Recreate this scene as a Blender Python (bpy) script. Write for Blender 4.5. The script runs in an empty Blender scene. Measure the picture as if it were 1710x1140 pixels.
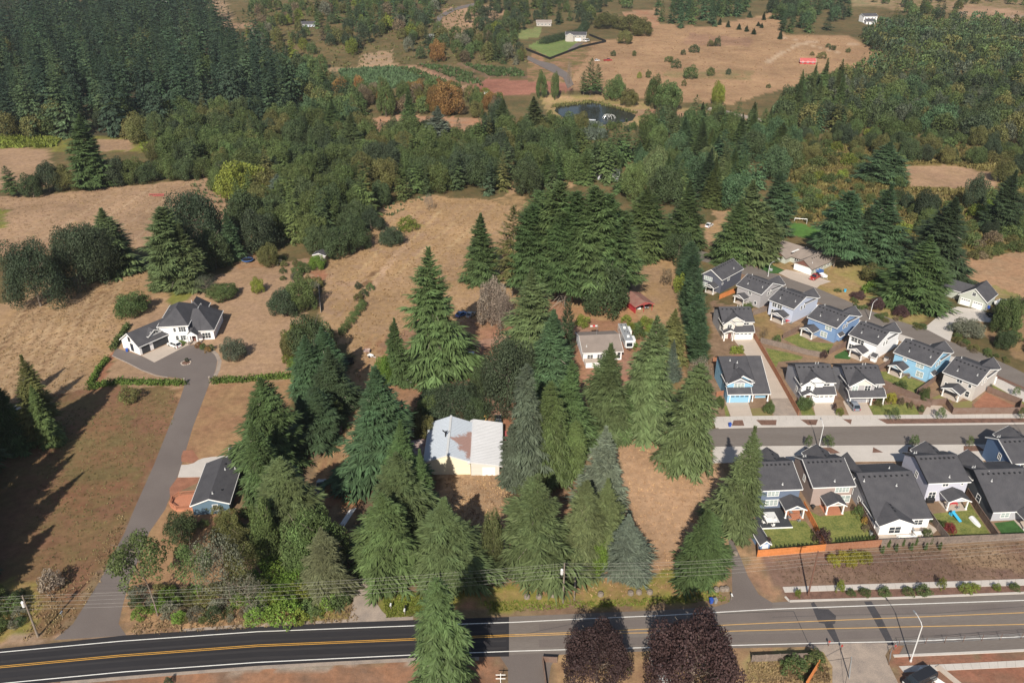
import bpy, math, random
import numpy as np
from math import radians as R, sin, cos, pi, atan2, hypot
from mathutils import Vector, Matrix
random.seed(7)
SC = bpy.context.scene
COL = SC.collection
# ---------------------------------------------------------------- camera, world, sun, exposure
CAMH, PITCH, FPX = 112.0, R(27.65), 1330.0
cam = bpy.data.cameras.new('camera'); camo = bpy.data.objects.new('camera', cam); COL.objects.link(camo)
camo.location = (0, 0, CAMH); camo.rotation_euler = (pi/2-PITCH, 0, 0)
cam.lens = 28.0; cam.sensor_width = 36.0; cam.clip_start = 1.0; cam.clip_end = 9000
SC.camera = camo
SUN_EL, SUN_AZ = R(37.0), R(10.5)          # the sun stands behind the camera, a little to its left
W = bpy.data.worlds.new('World'); SC.world = W; W.use_nodes = True
nt = W.node_tree; nt.nodes.clear()
sky = nt.nodes.new('ShaderNodeTexSky'); sky.sky_type = 'NISHITA'; sky.sun_disc = False
sky.sun_elevation = SUN_EL; sky.sun_rotation = R(180)+SUN_AZ; sky.air_density = 1.0; sky.dust_density = 1.2
bg = nt.nodes.new('ShaderNodeBackground'); bg.inputs[1].default_value = 0.074
wo = nt.nodes.new('ShaderNodeOutputWorld')
nt.links.new(sky.outputs[0], bg.inputs[0]); nt.links.new(bg.outputs[0], wo.inputs[0])
sl = bpy.data.lights.new('sun', 'SUN'); sl.energy = 5.0; sl.angle = R(0.53); sl.color = (1.0, 0.93, 0.82)
so = bpy.data.objects.new('sun', sl); COL.objects.link(so)
sd = Vector((-sin(SUN_AZ)*cos(SUN_EL), -cos(SUN_AZ)*cos(SUN_EL), sin(SUN_EL)))
so.rotation_euler = sd.to_track_quat('Z', 'Y').to_euler(); so.location = (-60, -60, 300)
vs = SC.view_settings; vs.view_transform = 'Standard'; vs.look = 'None'; vs.gamma = 1; vs.exposure = 0.42
vs.use_curve_mapping = False
SC.cycles.max_bounces = 6; SC.cycles.volume_bounces = 0; SC.cycles.transparent_max_bounces = 8
SC.cycles.use_denoising = True
# ---------------------------------------------------------------- photograph geometry -> places in the world
FWD = np.array([0, cos(PITCH), -sin(PITCH)]); UPV = np.array([0, sin(PITCH), cos(PITCH)])
YV = 570+FPX/math.tan(PITCH)
def hgt(x, y):                                # terrain: level near the road, rising beyond
    y = np.asarray(y, float); x = np.asarray(x, float)
    a = 0.052*70*np.logaddexp(0, (y-470)/70)
    b = 1.6*np.sin(x/63+.5)*np.sin(y/77)*np.clip((y-380)/200, 0, 1)
    z = np.minimum(a, 150)+b
    k = np.clip((1.75-np.hypot((x-52)/33, (y-519)/33))/.6, 0, 1); k = k*k*(3-2*k)   # the level hollow of the pond
    return z*(1-k)+4.2*k
def G(px, py, z=0.0):
    d = np.array([px-855.0, 0, 0])+UPV*(570.0-py)+FWD*FPX
    h = 0.0
    for _ in range(40):
        t = (h+z-CAMH)/d[2] if d[2] < -1e-6 else 1e9
        p = d*t
        hn = float(hgt(p[0], p[1])) if t > 0 and p[1] < 4000 else 150.0
        if abs(hn-h) < .01: break
        h = h*.5+hn*.5
    return Vector((p[0], p[1], h))
def proj(p):
    q0, q1, q2 = p[0], p[1], p[2]-CAMH
    w = q1*FWD[1]+q2*FWD[2]
    return 855+FPX*q0/w, 570-FPX*(q1*UPV[1]+q2*UPV[2])/w
def depth(p): return p[1]*FWD[1]+(p[2]-CAMH)*FWD[2]
# ---------------------------------------------------------------- materials
MATS = {}
def nodes(name):
    m = bpy.data.materials.new(name); m.use_nodes = True
    t = m.node_tree; b = t.nodes['Principled BSDF']
    return m, t, b
def mat(name, rgb=None, rough=.85, var=.12, scale=.8, rgb2=None, bump=0., metal=0., spec=.25, fine=6.0, streak=None):
    if name in MATS: return MATS[name]
    m, t, b = nodes(name)
    N = t.nodes.new; L = t.links.new
    geo = N('ShaderNodeNewGeometry')
    src = geo.outputs['Position']
    if streak:
        mp = N('ShaderNodeMapping'); mp.inputs['Scale'].default_value = streak; L(src, mp.inputs['Vector']); src = mp.outputs[0]
    n1 = N('ShaderNodeTexNoise'); n1.inputs['Scale'].default_value = scale; n1.inputs['Detail'].default_value = 5
    n2 = N('ShaderNodeTexNoise'); n2.inputs['Scale'].default_value = fine; n2.inputs['Detail'].default_value = 3
    L(src, n1.inputs['Vector']); L(src, n2.inputs['Vector'])
    ad = N('ShaderNodeMath'); ad.operation = 'ADD'; L(n1.outputs['Fac'], ad.inputs[0]); L(n2.outputs['Fac'], ad.inputs[1])
    mr = N('ShaderNodeMapRange'); mr.inputs['From Min'].default_value = .7; mr.inputs['From Max'].default_value = 1.3
    L(ad.outputs[0], mr.inputs['Value'])
    mx = N('ShaderNodeMix'); mx.data_type = 'RGBA'
    c1 = tuple(c*(1-var) for c in rgb); c2 = tuple(c*(1+var) for c in (rgb2 or rgb))
    mx.inputs['A'].default_value = (*c1, 1); mx.inputs['B'].default_value = (*c2, 1)
    L(mr.outputs[0], mx.inputs['Factor']); L(mx.outputs['Result'], b.inputs['Base Color'])
    b.inputs['Roughness'].default_value = rough; b.inputs['Metallic'].default_value = metal
    b.inputs['Specular IOR Level'].default_value = spec
    if bump:
        bp = N('ShaderNodeBump'); bp.inputs['Strength'].default_value = bump; bp.inputs['Distance'].default_value = .1
        L(n2.outputs['Fac'], bp.inputs['Height']); L(bp.outputs[0], b.inputs['Normal'])
    MATS[name] = m; return m
def leafmat(name, amp=.30, transl=.22, vcol=False):
    m, t, b = nodes(name); N = t.nodes.new; L = t.links.new
    oi = N('ShaderNodeObjectInfo'); geo = N('ShaderNodeNewGeometry')
    n1 = N('ShaderNodeTexNoise'); n1.inputs['Scale'].default_value = .22; n1.inputs['Detail'].default_value = 2
    L(geo.outputs['Position'], n1.inputs['Vector'])
    mr = N('ShaderNodeMapRange'); mr.inputs['To Min'].default_value = 1-amp; mr.inputs['To Max'].default_value = 1+amp
    L(geo.outputs['Random Per Island'], mr.inputs['Value'])
    m2 = N('ShaderNodeMapRange'); m2.inputs['From Min'].default_value = .3; m2.inputs['From Max'].default_value = .7
    m2.inputs['To Min'].default_value = .72; m2.inputs['To Max'].default_value = 1.3; L(n1.outputs['Fac'], m2.inputs['Value'])
    mu = N('ShaderNodeMath'); mu.operation = 'MULTIPLY'; L(mr.outputs[0], mu.inputs[0]); L(m2.outputs[0], mu.inputs[1])
    # per-object brightness and a lean towards yellow or blue green
    m3 = N('ShaderNodeMapRange'); m3.inputs['To Min'].default_value = .84; m3.inputs['To Max'].default_value = 1.18
    L(oi.outputs['Random'], m3.inputs['Value'])
    mu2 = N('ShaderNodeMath'); mu2.operation = 'MULTIPLY'; L(mu.outputs[0], mu2.inputs[0]); L(m3.outputs[0], mu2.inputs[1])
    vc = N('ShaderNodeVertexColor'); vc.layer_name = 'tint'
    vm = N('ShaderNodeVectorMath'); vm.operation = 'SCALE'; L((vc if vcol else oi).outputs['Color'], vm.inputs[0]); L(mu2.outputs[0], vm.inputs['Scale'])
    hs = N('ShaderNodeHueSaturation')
    m4 = N('ShaderNodeMapRange'); m4.inputs['To Min'].default_value = .478; m4.inputs['To Max'].default_value = .518
    L(n1.outputs['Fac'], m4.inputs['Value']); L(m4.outputs[0], hs.inputs['Hue']); L(vm.outputs[0], hs.inputs['Color'])
    L(hs.outputs[0], b.inputs['Base Color']); b.inputs['Roughness'].default_value = .62; b.inputs['Specular IOR Level'].default_value = .22
    tr = N('ShaderNodeBsdfTranslucent'); L(hs.outputs[0], tr.inputs['Color'])
    ms = N('ShaderNodeMixShader'); ms.inputs[0].default_value = transl
    L(b.outputs[0], ms.inputs[1]); L(tr.outputs[0], ms.inputs[2]); L(ms.outputs[0], t.nodes['Material Output'].inputs[0])
    MATS[name] = m; return m
LEAF = leafmat('broad_leaves'); NEED = leafmat('needles', .34, .15); LEAFV = leafmat('wood_leaves', .30, .2, True)
BARK = mat('bark', (.13, .095, .07), .9, .35, 1.2, (.2, .165, .135), .5); LIMB = mat('dead_limb', (.22, .19, .15), .9, .3, 1.2, (.30, .27, .22))
mat('white_trim', (.74, .73, .71), .6, .03); mat('white_paint', (.78, .77, .74), .65, .04)
mat('shingle', (.060, .059, .066), .9, .15, .5, (.070, .068, .073), .4, fine=5.5)
mat('shingle_tan', (.23, .19, .165), .9, .14, .5, None, .3, fine=9)
mat('glass', (.035, .042, .05), .08, .3, .4, None, 0, 0, .6)
mat('glass_light', (.30, .35, .34), .1, .25, .7, None, 0, 0, .6)
mat('concrete', (.47, .43, .39), .9, .07, .35, None, .1, fine=3)
mat('concrete_tan', (.43, .36, .30), .9, .07, .3, None, .1, fine=3)
mat('asphalt_dark', (.027, .0255, .028), .8, .16, .2, None, .15, fine=14, streak=(.04, 1, 1))
mat('asphalt_old', (.150, .126, .110), .9, .09, .25, (.165, .143, .127), .15, fine=9, streak=(.12, 1, 1))
mat('asphalt_lane', (.135, .112, .102), .9, .08, .12, (.150, .127, .115), .12, fine=8)
mat('asphalt_patch', (.055, .052, .056), .9, .2, .5)
mat('joint', (.30, .26, .22), .95, .1, 1); mat('asphalt_worn', (.036, .033, .034), .75, .2, .5, None, .1, fine=9, streak=(.05, 1, 1)); mat('gravel', (.27, .225, .195), .95, .2, .5, (.31, .25, .2), .5, fine=7)
mat('line_white', (.72, .70, .66), .7, .12, .8); mat('line_yellow', (.62, .33, .06), .7, .12, .8)
mat('line_yellow_old', (.55, .33, .12), .7, .14, .8)
mat('mulch', (.13, .075, .055), .95, .25, .9, (.17, .095, .07), .4)
mat('red_soil', (.24, .105, .065), .95, .2, .5, (.28, .13, .08), .4)
mat('lawn', (.105, .145, .035), .95, .28, .45, (.175, .17, .05), .6, fine=2.5)
mat('lawn_dark', (.035, .085, .022), .95, .22, .4, (.045, .11, .028), .5, fine=5)
mat('lawn_dry', (.24, .175, .09), .95, .22, .3, (.16, .15, .05), .5, fine=4)
mat('cedar_new', (.52, .20, .065), .8, .2, .7, (.47, .17, .06), .1, fine=3)
mat('cedar_red', (.33, .14, .075), .8, .2, .7, (.26, .13, .08), .1, fine=3)
mat('cedar_grey', (.155, .125, .108), .85, .18, .7, (.20, .155, .13), .1, fine=3)
mat('cedar_brown', (.19, .115, .085), .85, .2, .7, (.16, .115, .095), .1, fine=3)
mat('deck', (.40, .17, .10), .8, .14, .6, None, .1)
mat('metal_grey', (.32, .33, .34), .5, .08, 1, None, 0, .4); mat('metal_white', (.66, .66, .65), .45, .06, 1, None, 0, .2)
mat('pole_wood', (.20, .165, .135), .9, .25, 1.5); mat('pole_brown', (.14, .075, .055), .9, .2, 1.5)
mat('black', (.02, .02, .022), .5, .1, 1); mat('tyre', (.025, .025, .026), .8, .1, 2); mat('bin_blue', (.03, .08, .35), .5, .05)
mat('wire', (.42, .40, .36), .5, .05); mat('stone', (.33, .28, .24), .9, .25, 1.2); mat('car_glass', (.02, .025, .03), .05, .1, 1, None, 0, 0, .7)
# ---------------------------------------------------------------- mesh builder and object helpers
class MB:
    def __init__(s): s.v = []; s.f = []; s.m = []; s.mats = []
    def mi(s, m):
        if m not in s.mats: s.mats.append(m)
        return s.mats.index(m)
    def poly(s, pts, m=None):
        i = len(s.v); s.v += [tuple(p) for p in pts]; s.f.append(tuple(range(i, i+len(pts)))); s.m.append(s.mi(m) if m else 0)
    def solid(s, bot, top, m=None):
        n = len(bot); i = len(s.v); s.v += [tuple(p) for p in bot]+[tuple(p) for p in top]; k = s.mi(m) if m else 0
        s.f.append(tuple(range(i+n-1, i-1, -1))); s.f.append(tuple(range(i+n, i+2*n)))
        for a in range(n):
            b = (a+1) % n; s.f.append((i+a, i+b, i+n+b, i+n+a))
        s.m += [k]*(n+2)
    def box(s, x0, x1, y0, y1, z0, z1, m=None):
        s.solid([(x0, y0, z0), (x1, y0, z0), (x1, y1, z0), (x0, y1, z0)], [(x0, y0, z1), (x1, y0, z1), (x1, y1, z1), (x0, y1, z1)], m)
    def obox(s, a, b, w, h, m=None):          # a bar from a to b, w across, h thick
        a = Vector(a); b = Vector(b); d = (b-a).normalized(); u = d.cross(Vector((0, 0, 1)))
        if u.length < 1e-4: u = Vector((1, 0, 0))
        u.normalize(); n = u.cross(d); u = u*w/2; n = n*h/2
        s.solid([a-u-n, a+u-n, a+u+n, a-u+n], [b-u-n, b+u-n, b+u+n, b-u+n], m)
    def tube(s, pts, rad, n=6, m=None, cap=True):
        pts = [Vector(p) for p in pts]; rad = rad if isinstance(rad, (list, tuple)) else [rad]*len(pts)
        i0 = len(s.v); k = s.mi(m) if m else 0
        for i, p in enumerate(pts):
            d = (pts[min(i+1, len(pts)-1)]-pts[max(i-1, 0)]).normalized()
            u = d.orthogonal().normalized() if abs(d.z) < .9 else Vector((1, 0, 0)); v = d.cross(u).normalized(); u = v.cross(d)
            for a in range(n): s.v.append(tuple(p+(u*cos(2*pi*a/n)+v*sin(2*pi*a/n))*rad[i]))
        for i in range(len(pts)-1):
            for a in range(n):
                b = (a+1) % n; s.f.append((i0+i*n+a, i0+i*n+b, i0+(i+1)*n+b, i0+(i+1)*n+a)); s.m.append(k)
        if cap:
            s.f.append(tuple(range(i0+n-1, i0-1, -1))); e = i0+(len(pts)-1)*n; s.f.append(tuple(range(e, e+n))); s.m += [k, k]
    def mesh(s, name, default=None):
        me = bpy.data.meshes.new(name); me.from_pydata(s.v, [], s.f); me.update()
        for m in (s.mats or [default]): me.materials.append(MATS[m] if isinstance(m, str) else m)
        if len(s.mats) > 1: me.polygons.foreach_set('material_index', s.m)
        return me
    def build(s, name, m=None, parent=None, loc=None, rz=None):
        return link(name, s.mesh(name, m), parent, loc, rz)
def link(name, me, parent=None, loc=None, rz=None):
    o = bpy.data.objects.new(name, me); COL.objects.link(o)
    if parent: o.parent = parent
    if loc is not None: o.location = loc
    if rz is not None: o.rotation_euler = (0, 0, rz)
    return o
def tag(o, label, cat, group=None, kind=None):
    if label: o['label'] = label
    if cat: o['category'] = cat
    if group: o['group'] = group
    if kind: o['kind'] = kind
    return o
def thing(name, label, cat, loc=(0, 0, 0), rz=0.0, group=None):
    o = bpy.data.objects.new(name, None); COL.objects.link(o); o.empty_display_size = .2
    o.location = loc; o.rotation_euler = (0, 0, rz)
    return tag(o, label, cat, group)
def struct(o): o['kind'] = 'structure'; return o
def slab(name, px, m, z=.03, th=None, world=False):   # a paved or planted sheet with a skirt, outlined in photograph pixels
    P = [Vector(p) if world else G(*p) for p in px]
    a = sum(P[i].x*P[(i+1) % len(P)].y-P[(i+1) % len(P)].x*P[i].y for i in range(len(P)))
    if a < 0: P.reverse()
    b = MB(); b.solid([(p.x, p.y, p.z-.3) for p in P], [(p.x, p.y, p.z+z) for p in P])
    return struct(b.build(name, m))
def strip(name, pts, w, m, z, px=True, off=0., kind=True):    # a band of constant width along a polyline
    P = [G(*p) if px else Vector(p) for p in pts]
    Q = []
    for i in range(len(P)-1):
        n = max(1, int((P[i+1]-P[i]).length/6))
        for k in range(n): Q.append(P[i].lerp(P[i+1], k/n))
    Q.append(P[-1]); b = MB(); rows = []
    for i, p in enumerate(Q):
        d = Q[min(i+1, len(Q)-1)]-Q[max(i-1, 0)]; nrm = Vector((-d.y, d.x, 0)).normalized()
        l = p+nrm*(off+w/2); r = p+nrm*(off-w/2)
        if p.y > 380: l.z = float(hgt(l.x, l.y)); r.z = float(hgt(r.x, r.y))
        rows.append(((r.x, r.y, r.z+z), (l.x, l.y, l.z+z)))
    for a, c in zip(rows, rows[1:]): b.poly([a[0], c[0], c[1], a[1]])
    o = b.build(name, m)
    return struct(o) if kind else o
# ---------------------------------------------------------------- the ground: one sheet, fields and soils as plain colours in the mesh
def axis(lo, hi, step, grow, far_lo, far_hi):
    a = list(np.arange(lo, hi+1e-6, step)); s = step; x = hi
    while x < far_hi: s *= grow; x += s; a.append(x)
    s = step; x = lo
    while x > far_lo: s *= grow; x -= s; a.insert(0, x)
    return np.array(a)
gx = axis(-190, 190, 1.15, 1.035, -1500, 1500); gy = axis(70, 330, 1.15, 1.018, -250, 2600)
XX, YY = np.meshgrid(gx, gy); ZZ = hgt(XX, YY)
def vnoise(x, y, s, seed):
    rng = np.random.default_rng(seed); T = rng.random((256, 256))
    u = x/s; v = y/s; i = np.floor(u).astype(int); j = np.floor(v).astype(int); f = u-i; g = v-j
    f = f*f*(3-2*f); g = g*g*(3-2*g)
    a = lambda p, q: T[p % 256, q % 256]
    return (a(i, j)*(1-f)+a(i+1, j)*f)*(1-g)+(a(i, j+1)*(1-f)+a(i+1, j+1)*f)*g-.5
w_ = np.maximum(YY*FWD[1]+(ZZ-CAMH)*FWD[2], 5.)
JX = XX+vnoise(XX, YY, 4, 1)*3.0+vnoise(XX, YY, 1.7, 2)*1.4; JY = YY+vnoise(XX, YY, 4, 3)*3.0+vnoise(XX, YY, 1.7, 4)*1.4
def pp(x, y):
    w = np.maximum(y*FWD[1]+(ZZ-CAMH)*FWD[2], 5.)
    return 855+FPX*x/w, 570-FPX*(y*UPV[1]+(ZZ-CAMH)*UPV[2])/w
PX, PY = pp(JX, JY); PXs, PYs = pp(XX, YY)
def inpoly(px, py, poly):
    r = np.zeros(px.shape, bool); n = len(poly)
    for i in range(n):
        x1, y1 = poly[i]; x2, y2 = poly[(i+1) % n]
        if y1 == y2: continue
        c = ((y1 > py) != (y2 > py)) & (px < (x2-x1)*(py-y1)/(y2-y1)+x1)
        r ^= c
    return r
TAN = (.325, .212, .126); GOLD = (.345, .222, .114); PINK = (.315, .205, .130); REDG = (.275, .155, .088); OLIVE = (.13, .115, .042)
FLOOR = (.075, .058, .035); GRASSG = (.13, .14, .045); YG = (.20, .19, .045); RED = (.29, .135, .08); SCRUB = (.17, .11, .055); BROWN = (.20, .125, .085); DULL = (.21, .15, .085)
C1 = np.zeros(XX.shape+(3,)); C1[:] = (.15, .105, .05); C2 = C1.copy(); C2[:] = (.10, .09, .04)
ZONES = [
 ([(-400, 760), (2300, 760), (2300, 1700), (-400, 1700)], DULL, BROWN),
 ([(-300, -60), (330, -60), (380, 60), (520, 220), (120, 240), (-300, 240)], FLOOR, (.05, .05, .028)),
 ([(-300, 228), (330, 228), (330, 255), (-300, 250)], YG, OLIVE),
 ([(-300, 246), (82, 248), (90, 312), (-300, 330)], PINK, TAN), ([(155, 232), (225, 234), (225, 252), (150, 252)], PINK, TAN),
 ([(-300, 322), (60, 328), (190, 312), (350, 298), (395, 345), (380, 400), (240, 412), (-300, 450)], PINK, TAN),
 ([(-10, 350), (14, 350), (8, 380), (-10, 385)], GRASSG, YG),
 ([(-300, 545), (60, 500), (240, 452), (300, 505), (222, 530), (185, 600), (150, 648), (60, 672), (-300, 740)], TAN, GOLD),
 ([(50, 665), (150, 648), (300, 648), (322, 650), (300, 690), (200, 905), (90, 1070), (-300, 1090), (-300, 740)], (.195, .104, .062), (.17, .118, .056)),
 ([(110, 700), (220, 690), (240, 800), (150, 860), (90, 860)], (.165, .122, .056), (.205, .105, .06)),
 ([(300, 640), (500, 632), (470, 690), (425, 775), (300, 788), (280, 780)], (.32, .20, .105), REDG),
 ([(250, 840), (320, 840), (420, 850), (400, 960), (230, 1000), (205, 1040), (190, 1040)], (.30, .19, .10), REDG),
 ([(215, 530), (300, 500), (330, 480), (400, 440), (480, 435), (545, 430), (530, 480), (490, 560), (500, 632), (355, 642), (300, 648), (165, 645), (190, 600)], PINK, TAN),
 ([(290, 470), (330, 485), (310, 500), (285, 510)], GRASSG, YG), ([(520, 455), (546, 450), (545, 468), (516, 468)], RED, REDG), ([(395, 425), (440, 415), (470, 440), (400, 450)], (.32, .17, .09), TAN),
 ([(545, 440), (600, 400), (640, 345), (720, 326), (870, 340), (880, 420), (860, 520), (780, 560), (650, 680), (580, 800), (560, 980), (460, 1000), (470, 900), (520, 790), (560, 700), (600, 600), (560, 560), (530, 520)], GOLD, TAN),
 ([(600, 395), (700, 350), (760, 380), (680, 440), (620, 420)], PINK, GOLD), ([(545, 455), (600, 440), (640, 470), (560, 530), (535, 520)], PINK, GOLD),
 ([(655, 372), (700, 365), (706, 385), (665, 388)], YG, GOLD),
 ([(640, 430), (655, 425), (620, 475), (600, 480)], (.17, .10, .055), GOLD),
 ([(640, 560), (860, 520), (900, 700), (850, 760), (700, 700), (640, 690)], (.25, .15, .095), REDG),
 ([(790, 560), (960, 470), (1070, 560), (1110, 590), (1090, 700), (1060, 730), (960, 730), (850, 700), (790, 690)], (.30, .155, .10), REDG),
 ([(830, 680), (860, 690), (860, 780), (838, 780)], (.33, .17, .09), RED),
 ([(1040, 440), (1110, 420), (1165, 410), (1175, 600), (1130, 640), (1090, 600), (1060, 545), (1030, 530), (1050, 480)], GOLD, TAN),
 ([(960, 480), (1060, 515), (1070, 540), (950, 530)], (.34, .19, .10), GOLD),
 ([(1170, 375), (1215, 370), (1225, 420), (1180, 425)], GOLD, TAN), ([(1190, 330), (1225, 345), (1215, 380), (1190, 375)], GOLD, TAN),
 ([(735, 785), (870, 785), (880, 880), (840, 930), (730, 900)], (.37, .25, .152), TAN),
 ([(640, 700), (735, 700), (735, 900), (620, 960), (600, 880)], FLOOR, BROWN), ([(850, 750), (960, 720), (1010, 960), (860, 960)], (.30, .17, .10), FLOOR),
 ([(1020, 720), (1190, 740), (1220, 900), (1218, 985), (960, 1000), (920, 940), (1050, 880)], (.41, .262, .160), (.37, .23, .135)),
 ([(1120, 560), (1170, 560), (1180, 700), (1110, 720)], (.30, .18, .10), OLIVE),
 ([(640, 990), (820, 985), (960, 960), (1216, 945), (1216, 1000), (820, 1015), (640, 1025)], (.33, .18, .105), YG),
 ([(640, 992), (720, 990), (720, 1026), (640, 1030)], YG, GRASSG), ([(800, 1000), (900, 992), (1000, 1000), (1200, 985), (1222, 1000), (1000, 1010), (820, 1018)], YG, (.28, .2, .08)),
 ([(400, 970), (585, 970), (590, 1030), (430, 1044)], (.29, .2, .085), YG), ([(205, 1000), (430, 985), (430, 1048), (212, 1060)], (.34, .21, .11), BROWN),
 ([(-300, 1070), (90, 1065), (430, 1045), (690, 1032), (690, 1037), (430, 1048), (-300, 1105)], (.33, .215, .14), (.3, .22, .15)),
 ([(-20, 965), (60, 970), (40, 1060), (-20, 1075)], (.30, .20, .09), YG),
 ([(-300, 1160), (100, 1128), (690, 1102), (840, 1096), (840, 1300), (-300, 1300)], (.30, .155, .09), BROWN),
 ([(-300, 1150), (100, 1122), (690, 1100), (690, 1106), (100, 1131), (-300, 1162)], (.31, .27, .22), (.27, .2, .15)),
 ([(930, 1085), (1260, 1080), (1400, 1076), (1390, 1300), (925, 1300)], (.33, .22, .115), (.25, .15, .09)),
 ([(1250, 1090), (1385, 1085), (1385, 1140), (1250, 1140)], (.33, .24, .12), (.2, .17, .07)),
 ([(1495, 1090), (2300, 1050), (2300, 1300), (1510, 1300)], (.28, .125, .08), BROWN),
 ([(1262, 926), (1480, 912), (1720, 900), (2300, 880), (2300, 990), (1310, 998), (1285, 960)], (.185, .115, .088), (.215, .14, .10)),
 ([(1560, 905), (1720, 900), (2300, 890), (2300, 945), (1600, 950)], (.28, .19, .12), (.2, .12, .085)),
 ([(1222, 900), (1262, 925), (1300, 990), (1280, 1003), (1236, 930)], (.35, .22, .125), (.27, .16, .1)),
 ([(1185, 500), (1275, 520), (1345, 595), (1700, 690), (2300, 800), (2300, 900), (1262, 925), (1240, 760), (1185, 700)], (.25, .17, .11), (.2, .13, .085)),
 ([(1185, 415), (1300, 455), (1480, 525), (1720, 640), (2300, 900), (1700, 690), (1345, 595), (1275, 520)], (.27, .18, .11), BROWN),
 ([(1240, 522), (1280, 520), (1310, 565), (1275, 570)], (.27, .175, .085), (.22, .16, .07)),
 ([(1290, 430), (1400, 440), (1490, 525), (1420, 520), (1350, 470), (1230, 430)], (.31, .205, .105), (.25, .19, .075)),
 ([(1390, 400), (1520, 420), (1480, 470), (1440, 480), (1400, 460)], (.25, .21, .075), (.30, .22, .10)),
 ([(1330, 372), (1384, 382), (1382, 402), (1318, 392), (1318, 372)], (.085, .185, .04), (.09, .17, .04)),
 ([(1440, 480), (1480, 468), (1530, 490), (1560, 515), (1530, 545), (1480, 530)], (.22, .2, .07), (.28, .2, .09)),
 ([(1590, 440), (1720, 415), (2300, 420), (2300, 560), (1640, 490), (1595, 470)], (.36, .215, .125), TAN),
 ([(1650, 475), (1720, 500), (1720, 520), (1660, 500)], (.24, .21, .08), TAN), ([(1640, 530), (1720, 530), (1720, 610), (1640, 560), (1595, 560)], (.30, .2, .10), BROWN),
 ([(1300, 250), (1500, 225), (1720, 260), (2300, 260), (2300, 420), (1500, 420), (1390, 380), (1310, 372), (1330, 300)], (.185, .13, .055), (.15, .125, .04)),
 ([(1515, 278), (1580, 275), (1670, 292), (1665, 316), (1520, 312)], (.34, .215, .135), TAN),
 ([(1350, 262), (1400, 262), (1390, 278), (1345, 275)], (.13, .2, .04), YG),
 ([(960, 75), (1060, 60), (1100, 40), (1180, 45), (1300, 20), (1310, 60), (1420, 60), (1490, 95), (1480, 105), (1400, 125), (1300, 150), (1220, 175), (1130, 170), (950, 150), (900, 140), (900, 115)], (.335, .212, .118), (.29, .175, .10)),
 ([(1150, 55), (1260, 65), (1250, 78), (1140, 74)], (.24, .14, .09), (.3, .18, .11)), ([(1100, 120), (1260, 118), (1250, 135), (1120, 130)], (.2, .16, .075), (.3, .19, .1)),
 ([(1040, 20), (1100, 15), (1100, 45), (1050, 50)], (.33, .17, .10), TAN),
 ([(1460, -10), (1720, -10), (1720, 45), (1600, 50), (1600, 20), (1470, 15)], (.27, .18, .11), OLIVE),
 ([(1590, 5), (1720, 20), (1720, 40), (1600, 25)], (.32, .2, .13), TAN), ([(1420, -5), (1490, -5), (1490, 10), (1420, 12)], (.20, .18, .09), TAN),
 ([(885, 90), (960, 70), (990, 80), (945, 150), (880, 130)], (.30, .17, .10), OLIVE),
 ([(880, 78), (920, 98), (975, 78), (950, 64), (905, 66)], (.14, .19, .06), (.17, .2, .07)),
 ([(865, 50), (905, 45), (900, 62), (865, 66)], (.16, .19, .07), (.2, .2, .08)),
 ([(740, 15), (800, 5), (850, 20), (770, 60), (735, 45)], (.33, .205, .13), TAN),
 ([(600, 92), (655, 84), (660, 110), (600, 112)], (.31, .22, .145), TAN), ([(520, 116), (600, 112), (665, 106), (665, 112), (520, 122)], (.33, .225, .14), TAN),
 ([(565, 116), (660, 112), (700, 130), (706, 144), (640, 148), (575, 140)], (.085, .11, .065), (.10, .12, .065)),
 ([(655, 108), (690, 108), (770, 140), (800, 155), (780, 158), (720, 132)], (.33, .23, .14), (.28, .13, .09)),
 ([(690, 106), (745, 108), (790, 122), (810, 145), (760, 138)], (.215, .125, .085), (.16, .11, .065)),
 ([(760, 104), (870, 115), (880, 130), (810, 128)], (.20, .12, .085), (.15, .11, .065)),
 ([(815, 130), (950, 140), (955, 152), (830, 160), (780, 152)], (.27, .12, .085), (.30, .14, .095)),
 ([(590, 200), (670, 192), (860, 200), (880, 214), (730, 222), (600, 222)], (.33, .21, .135), (.36, .19, .11)),
 ([(900, 160), (1000, 158), (1080, 172), (1180, 185), (1180, 200), (1060, 210), (960, 220), (920, 200)], (.33, .22, .12), (.25, .2, .08)),
 ([(1060, 182), (1200, 190), (1290, 200), (1290, 205), (1180, 203), (1060, 196)], (.29, .2, .12), (.28, .14, .09)),
 ([(320, -20), (360, -20), (385, 25), (390, 55), (345, 10)], (.33, .225, .15), TAN), ([(375, 38), (440, 38), (440, 48), (380, 48)], (.32, .2, .13), TAN),
 ([(100, -30), (190, -30), (180, 2), (110, 5)], TAN, GOLD),
 ([(840, 288), (870, 285), (866, 335), (845, 335)], GOLD, TAN), ([(935, 285), (975, 285), (960, 315), (935, 312)], GOLD, TAN),
 ([(820, 335), (870, 320), (880, 345), (830, 345)], (.17, .12, .06), GOLD),
]
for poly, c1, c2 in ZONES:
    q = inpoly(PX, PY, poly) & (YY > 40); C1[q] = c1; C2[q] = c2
def band(pts, wid, c1, c2=None):               # worn tracks and ruts in the grass
    for (x0, y0), (x1, y1) in zip(pts, pts[1:]):
        a, b = G(x0, y0), G(x1, y1); dx, dy = b.x-a.x, b.y-a.y; l2 = dx*dx+dy*dy
        t = np.clip(((XX-a.x)*dx+(YY-a.y)*dy)/l2, 0, 1)
        d = np.hypot(XX-a.x-t*dx, YY-a.y-t*dy)+vnoise(XX, YY, 2.2, 9)*.6
        q = d < wid; C1[q] = c1; C2[q] = c2 or c1
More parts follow.
